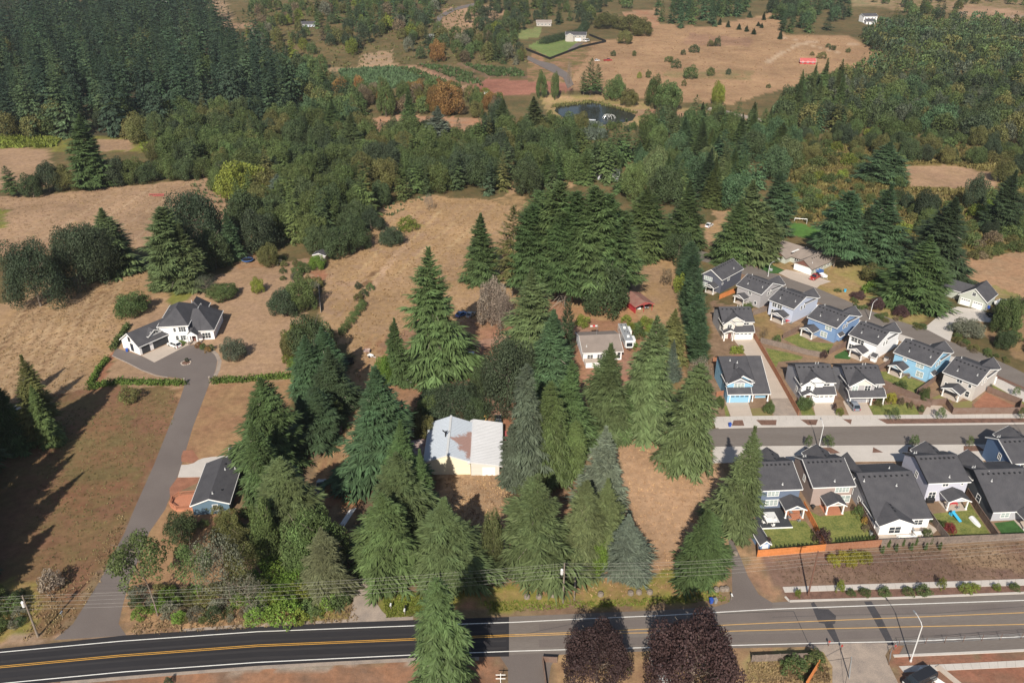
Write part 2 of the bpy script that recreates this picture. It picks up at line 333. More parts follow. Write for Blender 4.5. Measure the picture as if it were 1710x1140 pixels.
band([(54, 500), (18, 562), (-30, 620)], .9, (.21, .125, .07)); band([(188, 465), (165, 500), (110, 562), (60, 625), (20, 690)], .9, (.21, .125, .07))
band([(172, 485), (120, 545)], .8, (.24, .145, .08))
for k in range(16): # mown lines of the left field
    f = k/15; band([(268-150*f-60, 458+14*f), (150-190*f-40, 655+30*f)], .55, (.305, .198, .112) if k % 2 else (.385, .265, .155))
for k in range(9): f = k/8; band([(150+220*f, 316-14*f), (20+190*f, 400+8*f)], .6, (.30, .2, .122) if k % 2 else (.365, .25, .16))
for k in range(7): f = k/6; band([(700+130*f, 345), (585+110*f, 470-10*f)], .7, (.33, .21, .115) if k % 2 else (.41, .285, .16), GOLD)
band([(640, 560), (590, 640), (570, 720), (550, 820), (530, 920)], .9, (.30, .16, .09), GOLD); band([(625, 560), (575, 640), (552, 740), (520, 850)], .9, (.30, .17, .095), GOLD)
band([(680, 405), (650, 440), (630, 470), (600, 500)], 1.3, (.42, .28, .18), TAN)
band([(545, 830), (590, 840)], 2.0, (.33, .17, .09)); band([(190, 590), (160, 640)], 1.2, RED); band([(248, 500), (240, 510)], 1.5, RED)
band([(1010, 700), (955, 720), (880, 690), (830, 690), (800, 620), (760, 560)], 2.4, (.33, .2, .14), (.28, .15, .1))
band([(1040, 660), (1050, 600), (960, 545), (800, 575)], 2.6, (.31, .185, .13), (.29, .15, .1))
band([(1405, 90), (1340, 72), (1300, 92), (1280, 105)], 2.2, (.42, .30, .2)); band([(1300, 62), (1345, 70), (1430, 74)], 2.2, (.40, .28, .19))
band([(1580, 20), (1640, 25), (1710, 28)], 2, (.35, .27, .22))
nyy, nxx = XX.shape
co = np.stack([XX, YY, ZZ], -1).reshape(-1, 3)
idx = np.arange(nyy*nxx).reshape(nyy, nxx)
fa = np.stack([idx[:-1, :-1], idx[:-1, 1:], idx[1:, 1:], idx[1:, :-1]], -1).reshape(-1, 4)
me = bpy.data.meshes.new('ground'); me.vertices.add(len(co)); me.vertices.foreach_set('co', co.ravel())
me.loops.add(fa.size); me.loops.foreach_set('vertex_index', fa.ravel())
me.polygons.add(len(fa)); me.polygons.foreach_set('loop_start', np.arange(0, fa.size, 4)); me.update()
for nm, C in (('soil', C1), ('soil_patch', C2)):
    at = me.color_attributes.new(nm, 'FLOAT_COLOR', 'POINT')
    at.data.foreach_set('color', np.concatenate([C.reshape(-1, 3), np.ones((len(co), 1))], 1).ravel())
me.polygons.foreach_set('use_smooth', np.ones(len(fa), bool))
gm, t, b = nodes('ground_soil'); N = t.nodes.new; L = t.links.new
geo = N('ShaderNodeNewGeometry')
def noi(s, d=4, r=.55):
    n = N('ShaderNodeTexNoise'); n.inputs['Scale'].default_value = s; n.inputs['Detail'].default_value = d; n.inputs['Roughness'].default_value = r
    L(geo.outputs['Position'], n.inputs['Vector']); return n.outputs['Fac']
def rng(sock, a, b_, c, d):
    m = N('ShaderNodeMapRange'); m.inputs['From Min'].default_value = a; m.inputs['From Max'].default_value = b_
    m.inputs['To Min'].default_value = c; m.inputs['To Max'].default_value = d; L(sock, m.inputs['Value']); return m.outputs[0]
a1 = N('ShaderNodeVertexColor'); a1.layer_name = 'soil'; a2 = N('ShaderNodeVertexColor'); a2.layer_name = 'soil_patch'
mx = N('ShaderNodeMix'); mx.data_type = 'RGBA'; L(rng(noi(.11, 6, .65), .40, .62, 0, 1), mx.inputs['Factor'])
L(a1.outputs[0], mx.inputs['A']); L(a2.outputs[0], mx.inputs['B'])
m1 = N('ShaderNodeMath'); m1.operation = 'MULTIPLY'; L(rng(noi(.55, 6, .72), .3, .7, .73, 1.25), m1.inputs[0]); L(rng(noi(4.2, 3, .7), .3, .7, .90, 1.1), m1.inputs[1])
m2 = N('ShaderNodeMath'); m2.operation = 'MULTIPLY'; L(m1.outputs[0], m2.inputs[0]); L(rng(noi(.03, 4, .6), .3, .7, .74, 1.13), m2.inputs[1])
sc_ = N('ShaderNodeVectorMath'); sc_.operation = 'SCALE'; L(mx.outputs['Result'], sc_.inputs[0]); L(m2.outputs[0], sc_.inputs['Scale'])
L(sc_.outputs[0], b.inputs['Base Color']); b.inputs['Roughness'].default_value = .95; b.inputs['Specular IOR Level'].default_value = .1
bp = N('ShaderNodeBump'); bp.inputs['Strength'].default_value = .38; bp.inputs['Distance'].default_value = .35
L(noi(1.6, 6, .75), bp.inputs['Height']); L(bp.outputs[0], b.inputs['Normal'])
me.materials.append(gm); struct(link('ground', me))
# ---------------------------------------------------------------- roads and pavements
SQ = lambda *a: list(a)
NE = [(-160, 1103), (0, 1082.5), (211, 1060), (430, 1046), (560, 1039.5), (695, 1034.5), (850, 1029.5)]
SE = [(-160, 1163), (0, 1146), (211, 1128), (430, 1111), (560, 1104), (695, 1097.5), (850, 1095.5)]
slab('road', NE+SE[::-1], 'asphalt_dark', .03)
NE2 = [(850, 1029), (972, 1024), (1110, 1018), (1203, 1012), (1318, 1003.5), (1500, 998), (1710, 989.6), (1950, 980)]
SE2 = [(850, 1096), (972, 1091), (1203, 1082), (1402, 1078), (1510, 1077), (1500, 1094), (1710, 1085), (1950, 1075)]
slab('road', NE2+SE2[::-1], 'asphalt_old', .022)
NW = [(-160, 1108.5), (0, 1088.7), (200, 1070.2), (430, 1054.2), (700, 1044), (860, 1038.5), (972, 1033), (1110, 1027), (1203.5, 1021.6), (1290, 1016.7), (1500, 1009), (1710, 1002), (1950, 994)]
SW = [(-160, 1159), (10, 1140), (210, 1121), (430, 1105.4), (690, 1093), (860, 1086.7), (972, 1083.5), (1071, 1081), (1203, 1077.7), (1290, 1075.4), (1402, 1072.6), (1504, 1070.8), (1710, 1062.6), (1950, 1053)]
MY = [(-160, 1133), (0, 1113.2), (200, 1094.5), (430, 1077.6), (695, 1066.8), (860, 1060.4), (972, 1056.6)]
strip('road_line', NW, .17, 'line_white', .05); strip('road_line', SW, .17, 'line_white', .05)
for s in (-.17, .17): strip('road_line', MY[:6], .12, 'line_yellow', .05, off=s)
strip('road_line', [(860, 1061.6), (972, 1058), (1069, 1056.2), (1180, 1054.5), (1280, 1051.7), (1500, 1046.5), (1710, 1042), (1950, 1036)], .16, 'line_yellow_old', .05)
strip('road_line', [(860, 1059), (972, 1055), (1069, 1050.5), (1180, 1044.6), (1280, 1040), (1500, 1031), (1710, 1022.5), (1950, 1012)], .16, 'line_yellow_old', .05)
P2 = lambda x, y: (1180+x/7.125, 1000+y/7.125)
slab('asphalt_patch', [P2(1240, 50), P2(1275, 30), P2(1330, 115), P2(1450, 120), P2(1540, 200), P2(1530, 285), P2(1500, 300), P2(1580, 500), P2(1530, 525), P2(1440, 380), P2(1400, 290), P2(1335, 280), P2(1290, 180)], 'asphalt_patch', .04)
slab('asphalt_patch', [(1443, 1004), (1455, 1003.5), (1472, 1031), (1494, 1076), (1483, 1077), (1460, 1035)], 'asphalt_patch', .04)
strip('asphalt_seam', [(1325, 1020), (1349, 1072)], .12, 'asphalt_patch', .043); strip('asphalt_seam', [(1203, 1024), (1325, 1020)], .1, 'asphalt_patch', .043)
for s_ in (-2.7, -1.1, 1.1, 2.7): strip('worn_lane', MY[:5]+[(845, 1060.9)], .5, 'asphalt_worn', .036, off=s_)
for q in ([(862, 1062), (905, 1052), (972, 1038), (1060, 1028)], [(1290, 1030), (1420, 1026), (1560, 1024), (1710, 1012)], [(980, 1066), (1010, 1072), (1060, 1075)], [(1560, 1062), (1640, 1055), (1710, 1050)]): strip('asphalt_seam', q, .07, 'asphalt_patch', .043)
strip('gravel_shoulder', [(430, 1113.5), (560, 1106.5), (690, 1100.5), (800, 1098.5)], .9, 'gravel', .012); strip('gravel_shoulder', [(100, 1140.5), (250, 1127), (430, 1113.5)], .8, 'gravel', .012); strip('gravel_shoulder', [(300, 1052.5), (430, 1043), (690, 1031.5)], .8, 'gravel', .012)
# tyre-worn lanes on the old asphalt
for q in ([(900, 1047), (1100, 1039), (1290, 1028), (1710, 1012)], [(900, 1074), (1100, 1069), (1290, 1064), (1710, 1052)]): strip('worn_lane', q, 1.7, 'asphalt_lane', .034)
slab('driveway', [(90, 1068), (122, 1041), (165, 972), (208.6, 888), (224, 850), (257, 776), (282, 713), (300, 668), (309, 640), (306, 632), (277, 628.7), (262, 626), (236.7, 617), (187.7, 593.5), (193, 581), (212, 586), (236, 594), (258, 605), (311, 577.5), (324, 575), (338.6, 577.4), (350, 583), (358, 590), (363, 600), (361, 614), (357, 626), (351, 637), (322, 713), (303, 776), (276, 850), (249.4, 888), (216, 972), (205, 1010), (198, 1041), (211, 1060.5)], 'asphalt_lane', .018)
slab('apron', [(236.4, 593.6), (257.6, 605), (311, 577.6), (330, 571), (324, 562), (287, 571)], 'concrete_tan', .03)
slab('path', [(322, 574), (338, 576), (336, 560), (324, 558)], 'concrete_tan', .04)
strip('kerb_stones', [(187, 594), (215, 607), (236, 618), (262, 628), (280, 630)], .35, 'stone', .1)
strip('gravel_border', [(352, 583), (362, 592), (367, 603), (364, 618), (359, 628)], 1.1, 'gravel', .03)
slab('concrete_pad', [(296.7, 796.8), (302.9, 776.2), (314, 775.5), (323.5, 773), (331, 768), (339, 765), (352, 763), (370.3, 761.2), (384.8, 760.6), (386, 770), (360, 780), (350, 796)], 'concrete', .05)
slab('driveway', [(587, 964), (600, 962), (618, 966), (626, 1002), (638, 1020), (652, 1033), (580, 1036), (586, 1022), (590, 1002)], 'gravel', .02)
slab('driveway', [(1216, 900), (1224, 902), (1236.6, 930), (1249, 962), (1267, 992), (1290, 1006), (1290, 1016), (1200, 1021), (1190, 1014), (1216, 1006), (1223, 990), (1222, 952)], 'asphalt_lane', .025)
slab('driveway', [(834, 1094), (900, 1090), (940, 1088), (927, 1098), (920, 1112), (914, 1150), (905, 1200), (850, 1200), (848, 1115)], 'asphalt_lane', .026)
slab('driveway', [(1345, 1078), (1389, 1075), (1440, 1073), (1501, 1074), (1484, 1084), (1478, 1094), (1486, 1112), (1500, 1140), (1520, 1200), (1390, 1200), (1390, 1112), (1375, 1088)], 'gravel', .026)
# slab joints of pavements and drives
def joints(a0, a1, b0, b1, n, z):
    for k in range(1, n): f = k/n; strip('slab_joint', [(a0[0]+(a1[0]-a0[0])*f, a0[1]+(a1[1]-a0[1])*f), (b0[0]+(b1[0]-b0[0])*f, b0[1]+(b1[1]-b0[1])*f)], .05, 'joint', z)
def kerb(pts, w=.3, h=.14, m='concrete', name='kerb'):
    P = [G(*p) for p in pts]; b = MB()
    for i, (p, q) in enumerate(zip(P, P[1:])): b.obox((p.x, p.y, h/2-.06), (q.x, q.y, h/2-.06), w, h+.12)
    return struct(b.build(name, m))
kerb([(1318, 1003.5), (1500, 998), (1710, 989.6), (1950, 980)], .45); kerb([(1318, 1003.5), (1311, 996)], .4)
kerb([(1492, 1095), (1600, 1090.5), (1710, 1085.5), (1950, 1075)], .5)
slab('pavement', [(1306.7, 979.8), (1420, 976), (1710, 966.5), (1950, 958), (1950, 968), (1710, 977), (1430, 984.5), (1310.5, 988.7)], 'concrete', .08)
slab('planting_strip', [(1311, 989.5), (1430, 985.3), (1710, 978), (1950, 969), (1950, 978.5), (1710, 988.4), (1500, 996.6), (1318, 1002)], 'mulch', .05)
slab('pavement', [(1501, 1112), (1600, 1107.5), (1710, 1102), (1950, 1090), (1950, 1101), (1710, 1113), (1600, 1118), (1509, 1122)], 'concrete', .08)
# the estate street with its kerbs, pavements and planters
slab('street', [(1180, 716), (1280, 712.7), (1500, 710), (1710, 707.5), (2000, 704), (2000, 739.8), (1710, 742), (1500, 743.6), (1280, 745.3), (1170, 747)], 'asphalt_old', .02)
kerb([(1200, 715), (1280, 712.7), (1500, 710), (1710, 707.5), (2000, 704)], .3); kerb([(1190, 746.6), (1280, 745.5), (1500, 743.8), (1710, 742.2), (2000, 740)], .3)
slab('pavement', [(1190, 696), (1280, 694.2), (1480, 693), (1710, 691), (2000, 688), (2000, 703.4), (1710, 706.9), (1500, 709.4), (1280, 712.1), (1195, 714.4)], 'concrete', .09)
slab('pavement', [(1190, 747.4), (1280, 746), (1500, 744.4), (1710, 742.8), (2000, 740.6), (2000, 766), (1710, 768), (1280, 772), (1190, 773)], 'concrete', .09)
P3 = lambda x, y: (1240+x/9.5, 690+y/9.5)
P4 = lambda x, y: (1280+x/3.93, 560+y/3.93)
for q in ([P3(215, 108), P3(540, 108), P3(530, 190), P3(300, 190)], [P3(920, 103), P3(1195, 103), P3(1165, 188), P3(1040, 188)], [P4(500, 550), P4(560, 552), P4(553, 584)],
          [P4(730, 549), P4(1690, 544), P4(1690, 572), P4(790, 581)], [P4(2000, 542), P4(1690, 544), P4(1690, 572), P4(2000, 569)], [(1225, 702), (1240, 701.5), (1243, 711), (1222, 711)],
          [P3(980, 552), P3(1400, 545), P3(1550, 630), P3(1440, 640), P3(985, 635)], [P4(700, 735), P4(765, 768), P4(695, 770)], [P4(930, 732), P4(1045, 742), P4(1060, 768), P4(925, 766)], [P4(1293, 726), P4(1385, 724), P4(1435, 758), P4(1293, 762)]):
    slab('planter', q, 'mulch', .11)
slab('driveway', [(1211.6, 672), (1248.4, 668.4), (1256.8, 695.3), (1220.5, 695.6)], 'concrete_tan', .035)
slab('driveway', [(1355.8, 668.4), (1387.4, 666), (1401, 693.9), (1362, 694.2)], 'concrete_tan', .035)
slab('driveway', [(1407.4, 669.5), (1445, 667), (1458.4, 693.5), (1418, 693.8)], 'concrete_tan', .035)
slab('driveway', [(1222, 563), (1253, 561), (1256, 560), (1290, 618), (1316, 664), (1319, 664.5), (1287, 665), (1285, 655), (1262, 606), (1249, 597)], 'concrete_tan', .035)
slab('driveway', [(1287, 665), (1319, 664.6), (1331.5, 689), (1332, 694), (1292, 694.5)], 'gravel', .033)
slab('path', [P4(1060, 455), P4(1150, 462), P4(1230, 525), P4(1020, 525)], 'concrete_tan', .04)
NU = [(1120, 404), (1178, 421), (1226, 433), (1290, 456), (1364, 481), (1443, 514), (1483.6, 530.6), (1549.7, 551), (1588, 570.5), (1629, 585), (1691, 613), (1800, 670)]
Pn = [G(*p) for p in NU]; Ps = []
for i, p in enumerate(Pn):
    d = Pn[min(i+1, len(Pn)-1)]-Pn[max(i-1, 0)]; d.normalize(); Ps.append(p+Vector((d.y, -d.x, 0))*(9.2 if i else 7))
slab('street', [tuple(p) for p in Pn]+[tuple(p) for p in Ps[::-1]], 'asphalt_old', .02, world=True)
slab('pavement', [tuple(p+(q-p).normalized()*.0) for p, q in zip(Ps[5:], Pn[5:])]+[tuple(p+(p-q).normalized()*4.5) for p, q in list(zip(Ps[5:], Pn[5:]))[::-1]], 'concrete', .09, world=True)
slab('planting_strip', [P4(1500, 258), P4(1690, 342), P4(1710, 360), P4(1700, 356), P4(1500, 278)], 'mulch', .13)
slab('driveway', [(1300, 456), (1312.6, 450), (1354.7, 458.4), (1388, 470), (1369.5, 476), (1364, 481), (1320, 466)], 'concrete_tan', .03)
slab('driveway', [(1580, 516.7), (1600, 512), (1639, 517.5), (1662, 530), (1655, 538), (1620, 536), (1593, 548), (1586.8, 570.3), (1549.7, 551), (1541.6, 549)], 'concrete', .03)
for q, m in (([(1270, 880), (1300, 868), (1345, 870), (1356, 885), (1374, 910), (1372, 916), (1290, 923), (1270, 908)], 'lawn'), ([(1352, 853), (1370, 862), (1432, 850), (1462, 902), (1455, 908), (1386, 914), (1366, 885)], 'lawn'),
             ([(1553, 858), (1600, 853), (1618, 838), (1655, 893), (1651, 898), (1582, 903)], 'lawn'), ([(1660, 873), (1700, 868), (1712, 880), (1716, 889), (1674, 893)], 'lawn_dark'),
             ([P4(670, 460), P4(760, 455), P4(960, 440), P4(1005, 520), P4(705, 525)], 'lawn'), ([P4(215, 470), P4(290, 455), P4(322, 525), P4(235, 527)], 'lawn'), ([(1253, 682), (1280, 680), (1290, 694), (1257, 694.6)], 'lawn_dry'), ([(1209, 680), (1213, 676), (1219, 695), (1212, 695)], 'lawn'),
             ([(1308, 566), (1335, 556), (1352, 570), (1392, 574), (1384, 590), (1345, 584)], 'lawn'), ([(1279, 581), (1317, 589), (1341, 595.5), (1338, 600), (1300, 604), (1295, 615), (1286, 598)], 'lawn'),
             ([(1471, 620), (1500, 622), (1524, 632), (1549, 641), (1530, 657), (1497, 642), (1468, 630)], 'lawn'), ([(1393, 594), (1412, 584), (1422, 596), (1418, 600), (1394, 598)], 'lawn_dark'),
             ([(1556, 664), (1580, 655), (1590, 672), (1580, 674)], 'lawn_dry'), ([(1591, 672), (1624, 668), (1622, 684), (1592, 688)], 'lawn_dry'), ([(1660, 632), (1690, 646), (1712, 660), (1712, 676), (1690, 664), (1655, 646)], 'lawn'),
             ([(1269, 448), (1283, 440), (1312, 452), (1300, 457), (1285, 456)], 'lawn_dark')):
    slab('lawn', q, m, .028)
slab('bare_soil', [P4(1355, 455), P4(1440, 372), P4(1630, 462), P4(1560, 488), P4(1400, 505)], 'red_soil', .03)
slab('bare_soil', [(300, 770), (306, 752), (322, 751), (332, 766), (322, 773)], 'red_soil', .02); slab('bare_soil', [(283, 815), (296, 797.5), (332, 796), (330, 806), (300, 820), (285, 840)], 'red_soil', .02)
slab('bare_soil', [(384, 842), (398, 836), (410, 800), (416, 786), (408, 782), (400, 820)], 'red_soil', .02)
slab('patio', [P4(700, 1140), (1466, 906), (1545, 903), (1566, 884), (1545, 870), (1490, 872), (1468, 878)], 'concrete_tan', .05)
slab('far_road', [(735, 42), (738, 30), (760, 18), (800, 8), (800, 4), (755, 14), (730, 28), (728, 42), (738, 52)], 'asphalt_lane', .3)
slab('far_road', [(882, 94), (900, 102), (925, 108), (950, 124), (958, 142), (948, 148), (940, 130), (912, 116), (880, 100)], 'asphalt_lane', .3)
slab('far_road', [(1185, 180), (1215, 186), (1290, 204), (1288, 208), (1215, 192), (1180, 184)], 'gravel', .3)
slab('far_driveway', [(948, 84), (962, 73), (975, 72), (965, 78), (950, 88)], 'asphalt_lane', .3)
joints((1195, 696), (1710, 691), (1197, 703.5), (1710, 697.5), 44, .096); joints((1306.7, 979.8), (1710, 966.5), (1310.5, 988.7), (1710, 977), 28, .086); joints((1501, 1112), (1710, 1102), (1509, 1122), (1710, 1113), 14, .086)
joints((1211.6, 672), (1220.5, 695.6), (1248.4, 668.4), (1256.8, 695.3), 3, .041); joints((1355.8, 668.4), (1362, 694.2), (1387.4, 666), (1401, 693.9), 3, .041); joints((1407.4, 669.5), (1418, 693.8), (1445, 667), (1458.4, 693.5), 3, .041); joints((1222, 563), (1287, 665), (1256, 560), (1319, 664.5), 9, .041)
# pond
m_, t_, b_ = nodes('pond_water'); b_.inputs['Base Color'].default_value = (.028, .03, .026, 1); b_.inputs['Roughness'].default_value = .12; b_.inputs['IOR'].default_value = 1.14
wn = t_.nodes.new('ShaderNodeTexNoise'); wn.inputs['Scale'].default_value = .6; wb = t_.nodes.new('ShaderNodeBump'); wb.inputs['Strength'].default_value = .08
t_.links.new(wn.outputs[0], wb.inputs['Height']); t_.links.new(wb.outputs[0], b_.inputs['Normal']); MATS['pond_water'] = m_
pb = MB(); pb.poly([(p.x, p.y, 4.45) for p in (G(*q) for q in [(926, 186), (930, 178), (960, 173), (990, 171.5), (1010, 176), (1040, 184), (1062, 193), (1056, 202), (1020, 209), (985, 209), (950, 204)])][::-1])
struct(pb.build('pond_water', m_))
# ---------------------------------------------------------------- trees: prototypes of unit height and unit crown width
def npmesh(name, V, mats, counts=None, poly=4):
    n = len(V)//poly; me = bpy.data.meshes.new(name); me.vertices.add(len(V)); me.vertices.foreach_set('co', np.asarray(V, float).ravel())
    me.loops.add(n*poly); me.loops.foreach_set('vertex_index', np.arange(n*poly)); me.polygons.add(n); me.polygons.foreach_set('loop_start', np.arange(0, n*poly, poly)); me.update()
    for m in mats: me.materials.append(m)
    return me
def rhombi(base, d, side, ln, wd, mid=.45, fold=None):
    tip = base+d*ln[:, None]; c = base+d*(ln*mid)[:, None]; s = side*(wd/2)[:, None]
    return np.stack([base, c+s, tip, c-s], 1).reshape(-1, 3)
def unit(a): return a/np.maximum(np.linalg.norm(a, axis=1, keepdims=True), 1e-9)
def conifer(seed, nb=240, K=5, z0=.04, A=2.7, droop=.35, shape=.8, wd=.30, lean=.0, ragged=.25, hang=1, tiers=0):
    r = np.random.default_rng(seed); out = []
    u = (np.arange(nb)+r.random(nb))/nb; 
    if tiers: u = np.clip((np.round(u*tiers)+r.normal(0, .22, nb)+.3*np.sin(np.arange(nb)*2.39996*2))/tiers, 0, .995)
    z = (z0+(.985-z0)*u)*A; az = np.arange(nb)*2.39996+r.normal(0, .35, nb)
    Lr = .5*np.power(1-u, shape)*np.minimum(1, .62+u*5)*(1-ragged+2*ragged*r.random(nb))*(1+.12*np.sin(az*2+seed)); Lr = Lr*(1+.20*np.sin(az+seed*1.7)*np.sin(z*2.1+seed)+.16*np.sin(az*3+z*4+seed)); Lr[r.random(nb) < ragged*.22] *= .4; Lr = np.maximum(Lr, .03)
    el = .55*u-.06-droop*(1-u)*(.6+.8*r.random(nb))
    dh = np.stack([np.cos(az), np.sin(az), np.zeros(nb)], 1)
    for k in range(K+1):
        s = .16+.84*k/K*.82
        c = dh*(Lr*s)[:, None]; c[:, 2] += z+np.tan(el)*Lr*s-.35*droop*Lr*s*s+.16*Lr*s**3
        bd = unit(dh+np.stack([np.zeros(nb), np.zeros(nb), np.tan(el)-.7*droop*s+.3*s*s], 1)); sd_ = np.stack([-dh[:, 1], dh[:, 0], np.zeros(nb)], 1)
        sides = (0, .5, -.5) if k == K else (-1, 1, -.55, .55)
        for sg in sides:
            ang = sg*(1.0-.35*s)+r.normal(0, .2, nb)
            c2 = c+bd*(Lr*(.82/K)*r.random(nb)*.9)[:, None]
            d = unit(bd*np.cos(ang)[:, None]+sd_*np.sin(ang)[:, None]+np.stack([np.zeros(nb), np.zeros(nb), -.16-.3*r.random(nb)], 1))
            ln = Lr*(.44*(1.15-.6*s))*(.6+.7*r.random(nb)) if k < K else Lr*.26*(.7+.5*r.random(nb))
            sv = unit(np.cross(d, np.stack([r.normal(0, .4, nb), r.normal(0, .4, nb), np.ones(nb)], 1)))
            out.append(rhombi(c2, d, sv, ln+.008, ln*wd*.48*(.8+.6*r.random(nb))+.006))
        if hang and 0 < k < K:
            for _ in range(hang):
                d = unit(np.stack([r.normal(0, .35, nb), r.normal(0, .35, nb), -np.ones(nb)], 1)+bd*.7); ln = Lr*.2*(.6+.8*r.random(nb))
                out.append(rhombi(c, d, unit(np.cross(d, sd_+r.normal(0, .3, (nb, 3)))), ln, ln*.3+.005))
    n = 60; zz = A*(.93+.07*r.random(n)); a = r.random(n)*6.28
    out.append(rhombi(np.stack([0*a, 0*a, zz-.1], 1), unit(np.stack([np.cos(a)*.45, np.sin(a)*.45, np.ones(n)], 1)), np.stack([-np.sin(a), np.cos(a), 0*a], 1), .07+.05*r.random(n), np.full(n, .022)))
    V = np.concatenate(out); V[:, 2] /= A
    return npmesh('crown', V, [NEED])
def broad(seed, nc=38, nl=110, leaf=.05, flat=.5, z0=.16, gap=.0, top=1., spread=1., sz=1.):
    r = np.random.default_rng(seed); g = 2.39996
    i = np.arange(nc); cz = 1-(i+.5)/nc*1.55; ca = i*g+r.normal(0, .3, nc); cr = np.sqrt(np.maximum(0, 1-cz**2))
    C = np.stack([np.cos(ca)*cr, np.sin(ca)*cr, cz], 1)*(.60+.32*r.random(nc))[:, None]
    C = C*(1+.16*np.sin(3*ca+seed))[:, None]; S = (.25+.17*r.random(nc))*sz
    out = []
    for c, s in zip(C, S):
        n = int(nl*(s/.33)**2)
        d = unit(r.normal(0, 1, (n, 3))); d = d[d@unit(c[None]+[0, 0, .5])[0] > -.55]; n = len(d)
        p = c+d*s*(.72+.36*r.random(n))[:, None]
        nrm = unit(d+r.normal(0, .55, (n, 3))); t1 = unit(np.cross(nrm, r.normal(0, 1, (n, 3))))
        ln = leaf*2*(1.0+.9*r.random(n)); out.append(rhombi(p-t1*(ln/2)[:, None], t1, np.cross(nrm, t1), ln, ln*.72, .5))
    V = np.concatenate(out)
    lo, hi = np.percentile(V, .3, 0), np.percentile(V, 99.7, 0)
    V = (V-(lo+hi)/2)/(hi-lo); V[:, :2] *= spread; V[:, 2] = z0+(V[:, 2]+.5)*(1-z0)
    return npmesh('crown', V, [LEAF])
def trunkmesh(seed, top=.9, rb=.018, limbs=0, z0=.3, A=1., wob=.0):
    r = np.random.default_rng(seed); b = MB()
    pts = [(wob*r.normal(), wob*r.normal(), z) if z > 0 else (0, 0, -.02) for z in np.linspace(0, top, 6)]
    b.tube(pts, list(np.linspace(rb, rb*.25, 6)), 7)
    for k in range(limbs):
        z = z0+.45*r.random(); a = r.random()*6.28; l = .22+.16*r.random()
        b.tube([(0, 0, z), (cos(a)*l*.5, sin(a)*l*.5, z+.10), (cos(a)*l, sin(a)*l, z+.16+.1*r.random())], [rb*.45, rb*.3, rb*.12], 5)
    return b.mesh('trunk', BARK)
def firtrunk(seed, rb=.016, n=44, z0=.06, top=.97):
    r = np.random.default_rng(seed); b = MB(); b.tube([(0, 0, -.02), (0, 0, .3), (0, 0, .7), (0, 0, top)], [rb, rb*.8, rb*.45, rb*.12], 7, BARK)
    for k in range(n):
        z = z0+(.78-z0)*r.random(); a = r.random()*6.28; l = (.34+.14*r.random())*(1-z)**.9; dz = -.03-.05*r.random()
        b.tube([(0, 0, z), (cos(a)*l*.5, sin(a)*l*.5, z+.006), (cos(a)*l, sin(a)*l, z+dz*(1-z))], [.0045, .0034, .0018], 3, LIMB, cap=False)
    return b.mesh('trunk')
PROTO = {}
def proto(kind, crowns, trunks): PROTO[kind] = (crowns, trunks)
proto('fir', [conifer(s, 560, 8, A=a, droop=d, shape=sh, wd=w, ragged=rg, tiers=ti) for s, a, d, sh, w, rg, ti in ((1, 2.6, .30, .84, .30, .28, 0), (2, 2.5, .38, .74, .30, .32, 26), (3, 2.9, .24, .88, .27, .24, 0), (4, 2.6, .36, .68, .28, .36, 30), (5, 2.4, .22, .80, .30, .30, 0), (6, 2.8, .34, .76, .28, .40, 0))], [firtrunk(1), firtrunk(15), firtrunk(16, n=60)])
proto('spruce', [conifer(s, 460, 7, z0=.015, A=1.9, droop=.12, shape=.80, wd=.20, ragged=.2, hang=0, tiers=22) for s in (11, 12)], [firtrunk(2, .02, 20)])
proto('weep', [conifer(s, 460, 8, z0=.02, A=3.0, droop=.95, shape=.55, wd=.22, ragged=.28, hang=2, tiers=22) for s in (21, 22)], [firtrunk(3, n=60)])
proto('tallfir', [conifer(s, 640, 8, z0=.25, A=3.2, droop=.26, shape=.46, wd=.25, ragged=.42, tiers=0) for s in (31, 32, 33)], [firtrunk(4, .02, 50)])
proto('sparse', [conifer(s, 150, 8, z0=.2, A=2.6, droop=.25, shape=.5, wd=.28, ragged=.5, hang=0) for s in (41, 42)], [trunkmesh(5, .97, .016, 6, .2)])
proto('cypress', [conifer(s, 300, 5, z0=.0, A=4.0, droop=-.35, shape=.42, wd=.30, ragged=.16) for s in (51, 52)], [trunkmesh(6, .9, .012)])
proto('farfir', [conifer(s, 130, 3, A=a, droop=d, shape=sh, wd=.80, ragged=rg, hang=0) for s, a, d, sh, rg in ((61, 3, .4, .7, .3), (62, 2.6, .5, .62, .35), (63, 3.2, .35, .6, .25), (64, 2.8, .45, .8, .35), (65, 2.4, .5, .52, .4))], [trunkmesh(7, .95, .014)])
proto('oak', [broad(s, 46, 320, .026, z0=.05) for s in (71, 72, 73, 74)], [trunkmesh(8, .72, .030, 7, .2, wob=.012)])
proto('round', [broad(s, 34, 380, .025, z0=.04) for s in (81, 82, 83)], [trunkmesh(9, .7, .022, 5, .25, wob=.008)])
proto('bigoak', [broad(s, 58, 460, .0165, z0=.03) for s in (75, 76, 77)], [trunkmesh(17, .72, .026, 9, .2, wob=.01)])
proto('plum', [broad(s, 44, 800, .0175, z0=.05, sz=.92) for s in (85, 86)], [trunkmesh(14, .8, .024, 26, .2, wob=.008)])
proto('faroak', [broad(s, 26, 90, .046, z0=.06) for s in (91, 92, 93, 94)], [trunkmesh(10, .6, .028, 4, .2)])
proto('thin', [broad(s, 30, 130, .018, z0=.22) for s in (101, 102)], [trunkmesh(11, .85, .016, 16, .2, wob=.014)])
proto('pine', [broad(s, 24, 260, .026, z0=.46) for s in (111, 112, 113)], [trunkmesh(12, .85, .016, 9, .45, wob=.01)])
proto('shrub', [broad(s, 18, 130, .042, z0=.0) for s in (121, 122, 123)], None)
